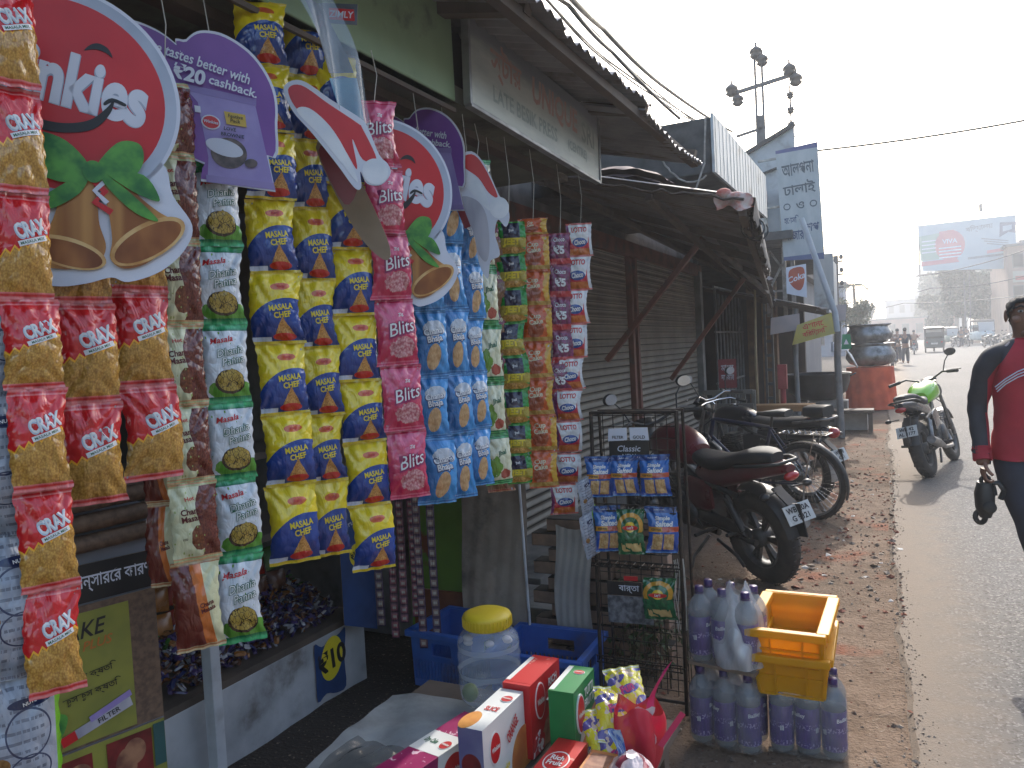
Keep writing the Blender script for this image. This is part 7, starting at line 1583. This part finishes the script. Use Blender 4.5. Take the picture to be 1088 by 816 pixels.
def tree(x, y, h, rx, rz, n, ls, label, seed, lobes=7, kind='leafy_tree'):
    t = thing(kind, label, 'tree', Matrix.Translation((x, y, 0)), 'trees down the road'); r = random.Random(seed); ctr = Vector((0, 0, h - rz))
    m = MB(); m.tube([(0, 0, 0), (r.uniform(-.1, .1), 0, h * .3), (r.uniform(-.2, .2), 0, h * .6), (0, 0, h * .85)], [h * .03, h * .024, h * .016, h * .006], 0, 8); cl = []
    for i in range(lobes):
        a = r.uniform(0, 6.3); k = r.uniform(.25, .75); p = ctr + Vector((rx * k * math.cos(a), rx * k * math.sin(a), rz * r.uniform(-.6, .75))); cl.append((p, r.uniform(.3, .55)))
        m.tube([(0, 0, h * r.uniform(.3, .5)), tuple(p * .5 + Vector((0, 0, h * .25))), tuple(p)], [h * .012, h * .008, h * .003], 0, 5)
    m.build('trunk', bark, t); pts = []
    for i in range(n):
        p, k = r.choice(cl); d = Vector((r.gauss(0, 1), r.gauss(0, 1), r.gauss(0, 1))).normalized() * (r.random() ** .45); pts.append(p + Vector((d.x * rx * k, d.y * rx * k, d.z * rz * k)))
    leaf_clump(pts, ls, seed).build('crown', [lfd, lfo, lf1], t)
tree(-1.95, 45, 3.5, 1.15, 1.0, 2600, .10, 'small leafy tree left of the road beyond the pots', 3)
tree(9.2, 150, 12.5, 4.6, 4.9, 9000, .42, 'broad hazy tree in the middle right of the far street', 5, 9); tree(7.2, 104, 9.2, 2.5, 3.3, 8000, .27, 'dense grey green tree just behind the billboard post', 31, 9); tree(9.6, 112, 8.4, 2.3, 3.0, 6000, .27, 'dense grey green tree right of the billboard post', 32, 8); tree(4.9, 118, 6.2, 2.2, 2.4, 5000, .26, 'smaller dense tree left of the billboard post', 33, 8); tree(12.9, 135, 11.0, 3.8, 4.2, 7000, .40, 'hazy tree to the right of the broad one, below the billboard', 8, 8); tree(6.4, 165, 8.0, 3.4, 3.3, 5000, .38, 'lower hazy tree left of the broad one at the street end', 11, 7); tree(-4.4, 120, 5.6, 2.4, 2.2, 1800, .28, 'pale hazy tree at the left of the far street', 13, 6)
t = thing('palm_tree', 'small palm with arching fronds beside the narrow bluish building', 'tree', Matrix.Translation((-2.6, 60, 0)), 'trees down the road')
m = MB(); m.tube([(0, 0, 0), (.1, 0, 2.4), (0, 0, 5.0)], [.14, .11, .08], 0, 8); m.build('trunk', bark, t); m = MB(); r = random.Random(3)
for i in range(12):
    a = i * .5236; L = r.uniform(.9, 1.3); pts = [Vector((L * f * math.cos(a), L * f * math.sin(a), 5.0 + .7 * f - 1.1 * f * f)) for f in (0, .25, .5, .75, 1)]; m.tube(pts, .012, 0, 4)
    for k in range(18):
        f = .15 + .85 * k / 18; p = Vector((L * f * math.cos(a), L * f * math.sin(a), 5.0 + .7 * f - 1.1 * f * f)); sd_ = Vector((-math.sin(a), math.cos(a), 0))
        for s in (-1, 1): q = p + sd_ * s * .22 * (1.1 - f) + Vector((0, 0, -.14)); m.add([p - Vector((0, 0, .02)), p + Vector((.03 * math.cos(a), .03 * math.sin(a), .02)), q], [(0, 1, 2)])
m.build('crown', lfd, t)
m = MB(); m.tube([(-1.65, 26, 0), (-1.6, 26, 4.0)], .07, 0, 8)
for z in (3.0, 3.4, 3.8): m.bar((-2.0, 26, z), (-1.4, 26, z + .03), .05)
for z in (3.1, 3.5, 3.9):
    for x in (-1.95, -1.45): m.ellipsoid((x, 26, z + .06), (.06, .06, .08))
tag(m.build('service_pole', pm), 'slim far service pole with three short arms left of the road', 'power pole')
# ------------------------------------------------------------------ air, sky and sun
hz = bpy.data.materials.new('dusty_air'); hz.use_nodes = True; nt = hz.node_tree; nt.nodes.remove(nt.nodes['Principled BSDF'])
vol = nt.nodes.new('ShaderNodeVolumePrincipled'); vol.inputs['Color'].default_value = (.90, .93, .98, 1); vol.inputs['Density'].default_value = HAZE; vol.inputs['Anisotropy'].default_value = .35
nt.links.new(vol.outputs[0], nt.nodes['Material Output'].inputs['Volume'])
m = MB(); m.box((0, 300, 11), (900, 740, 24.5)); tag(m.build('haze', hz), 'pale dusty haze filling the street', kind='stuff')
SUN_EL, SUN_AZ = 34, -4        # azimuth measured from the road direction towards the right
w = bpy.data.worlds.new('World'); sc.world = w; w.use_nodes = True; nt = w.node_tree
sky = nt.nodes.new('ShaderNodeTexSky'); sky.sky_type = 'NISHITA'; sky.sun_disc = False; sky.sun_elevation = R(SUN_EL); sky.sun_rotation = R(SUN_AZ); sky.air_density = 1.3; sky.dust_density = 3.0; sky.ozone_density = 1.6
nt.links.new(sky.outputs[0], nt.nodes['Background'].inputs[0]); nt.nodes['Background'].inputs[1].default_value = SKY
sl = bpy.data.lights.new('sun', 'SUN'); sl.energy = SUN; sl.angle = R(.5); sl.color = (1, .955, .89); so = bpy.data.objects.new('sun', sl); col.objects.link(so)
d = Vector((math.sin(R(SUN_AZ)) * math.cos(R(SUN_EL)), math.cos(R(SUN_AZ)) * math.cos(R(SUN_EL)), math.sin(R(SUN_EL)))); so.rotation_euler = d.to_track_quat('Z', 'Y').to_euler()
vs_ = sc.view_settings; vs_.view_transform = 'Standard'; vs_.look = 'None'; vs_.gamma = 1; vs_.use_curve_mapping = False; vs_.exposure = EXPO; sc.display_settings.display_device = 'sRGB'
sc.render.engine = 'CYCLES'; cy = sc.cycles; cy.max_bounces = 8; cy.diffuse_bounces = 5; cy.glossy_bounces = 3; cy.transmission_bounces = 5; cy.transparent_max_bounces = 14; cy.volume_bounces = 1; cy.use_denoising = True; cy.sample_clamp_indirect = 6; cy.caustics_reflective = False; cy.caustics_refractive = False
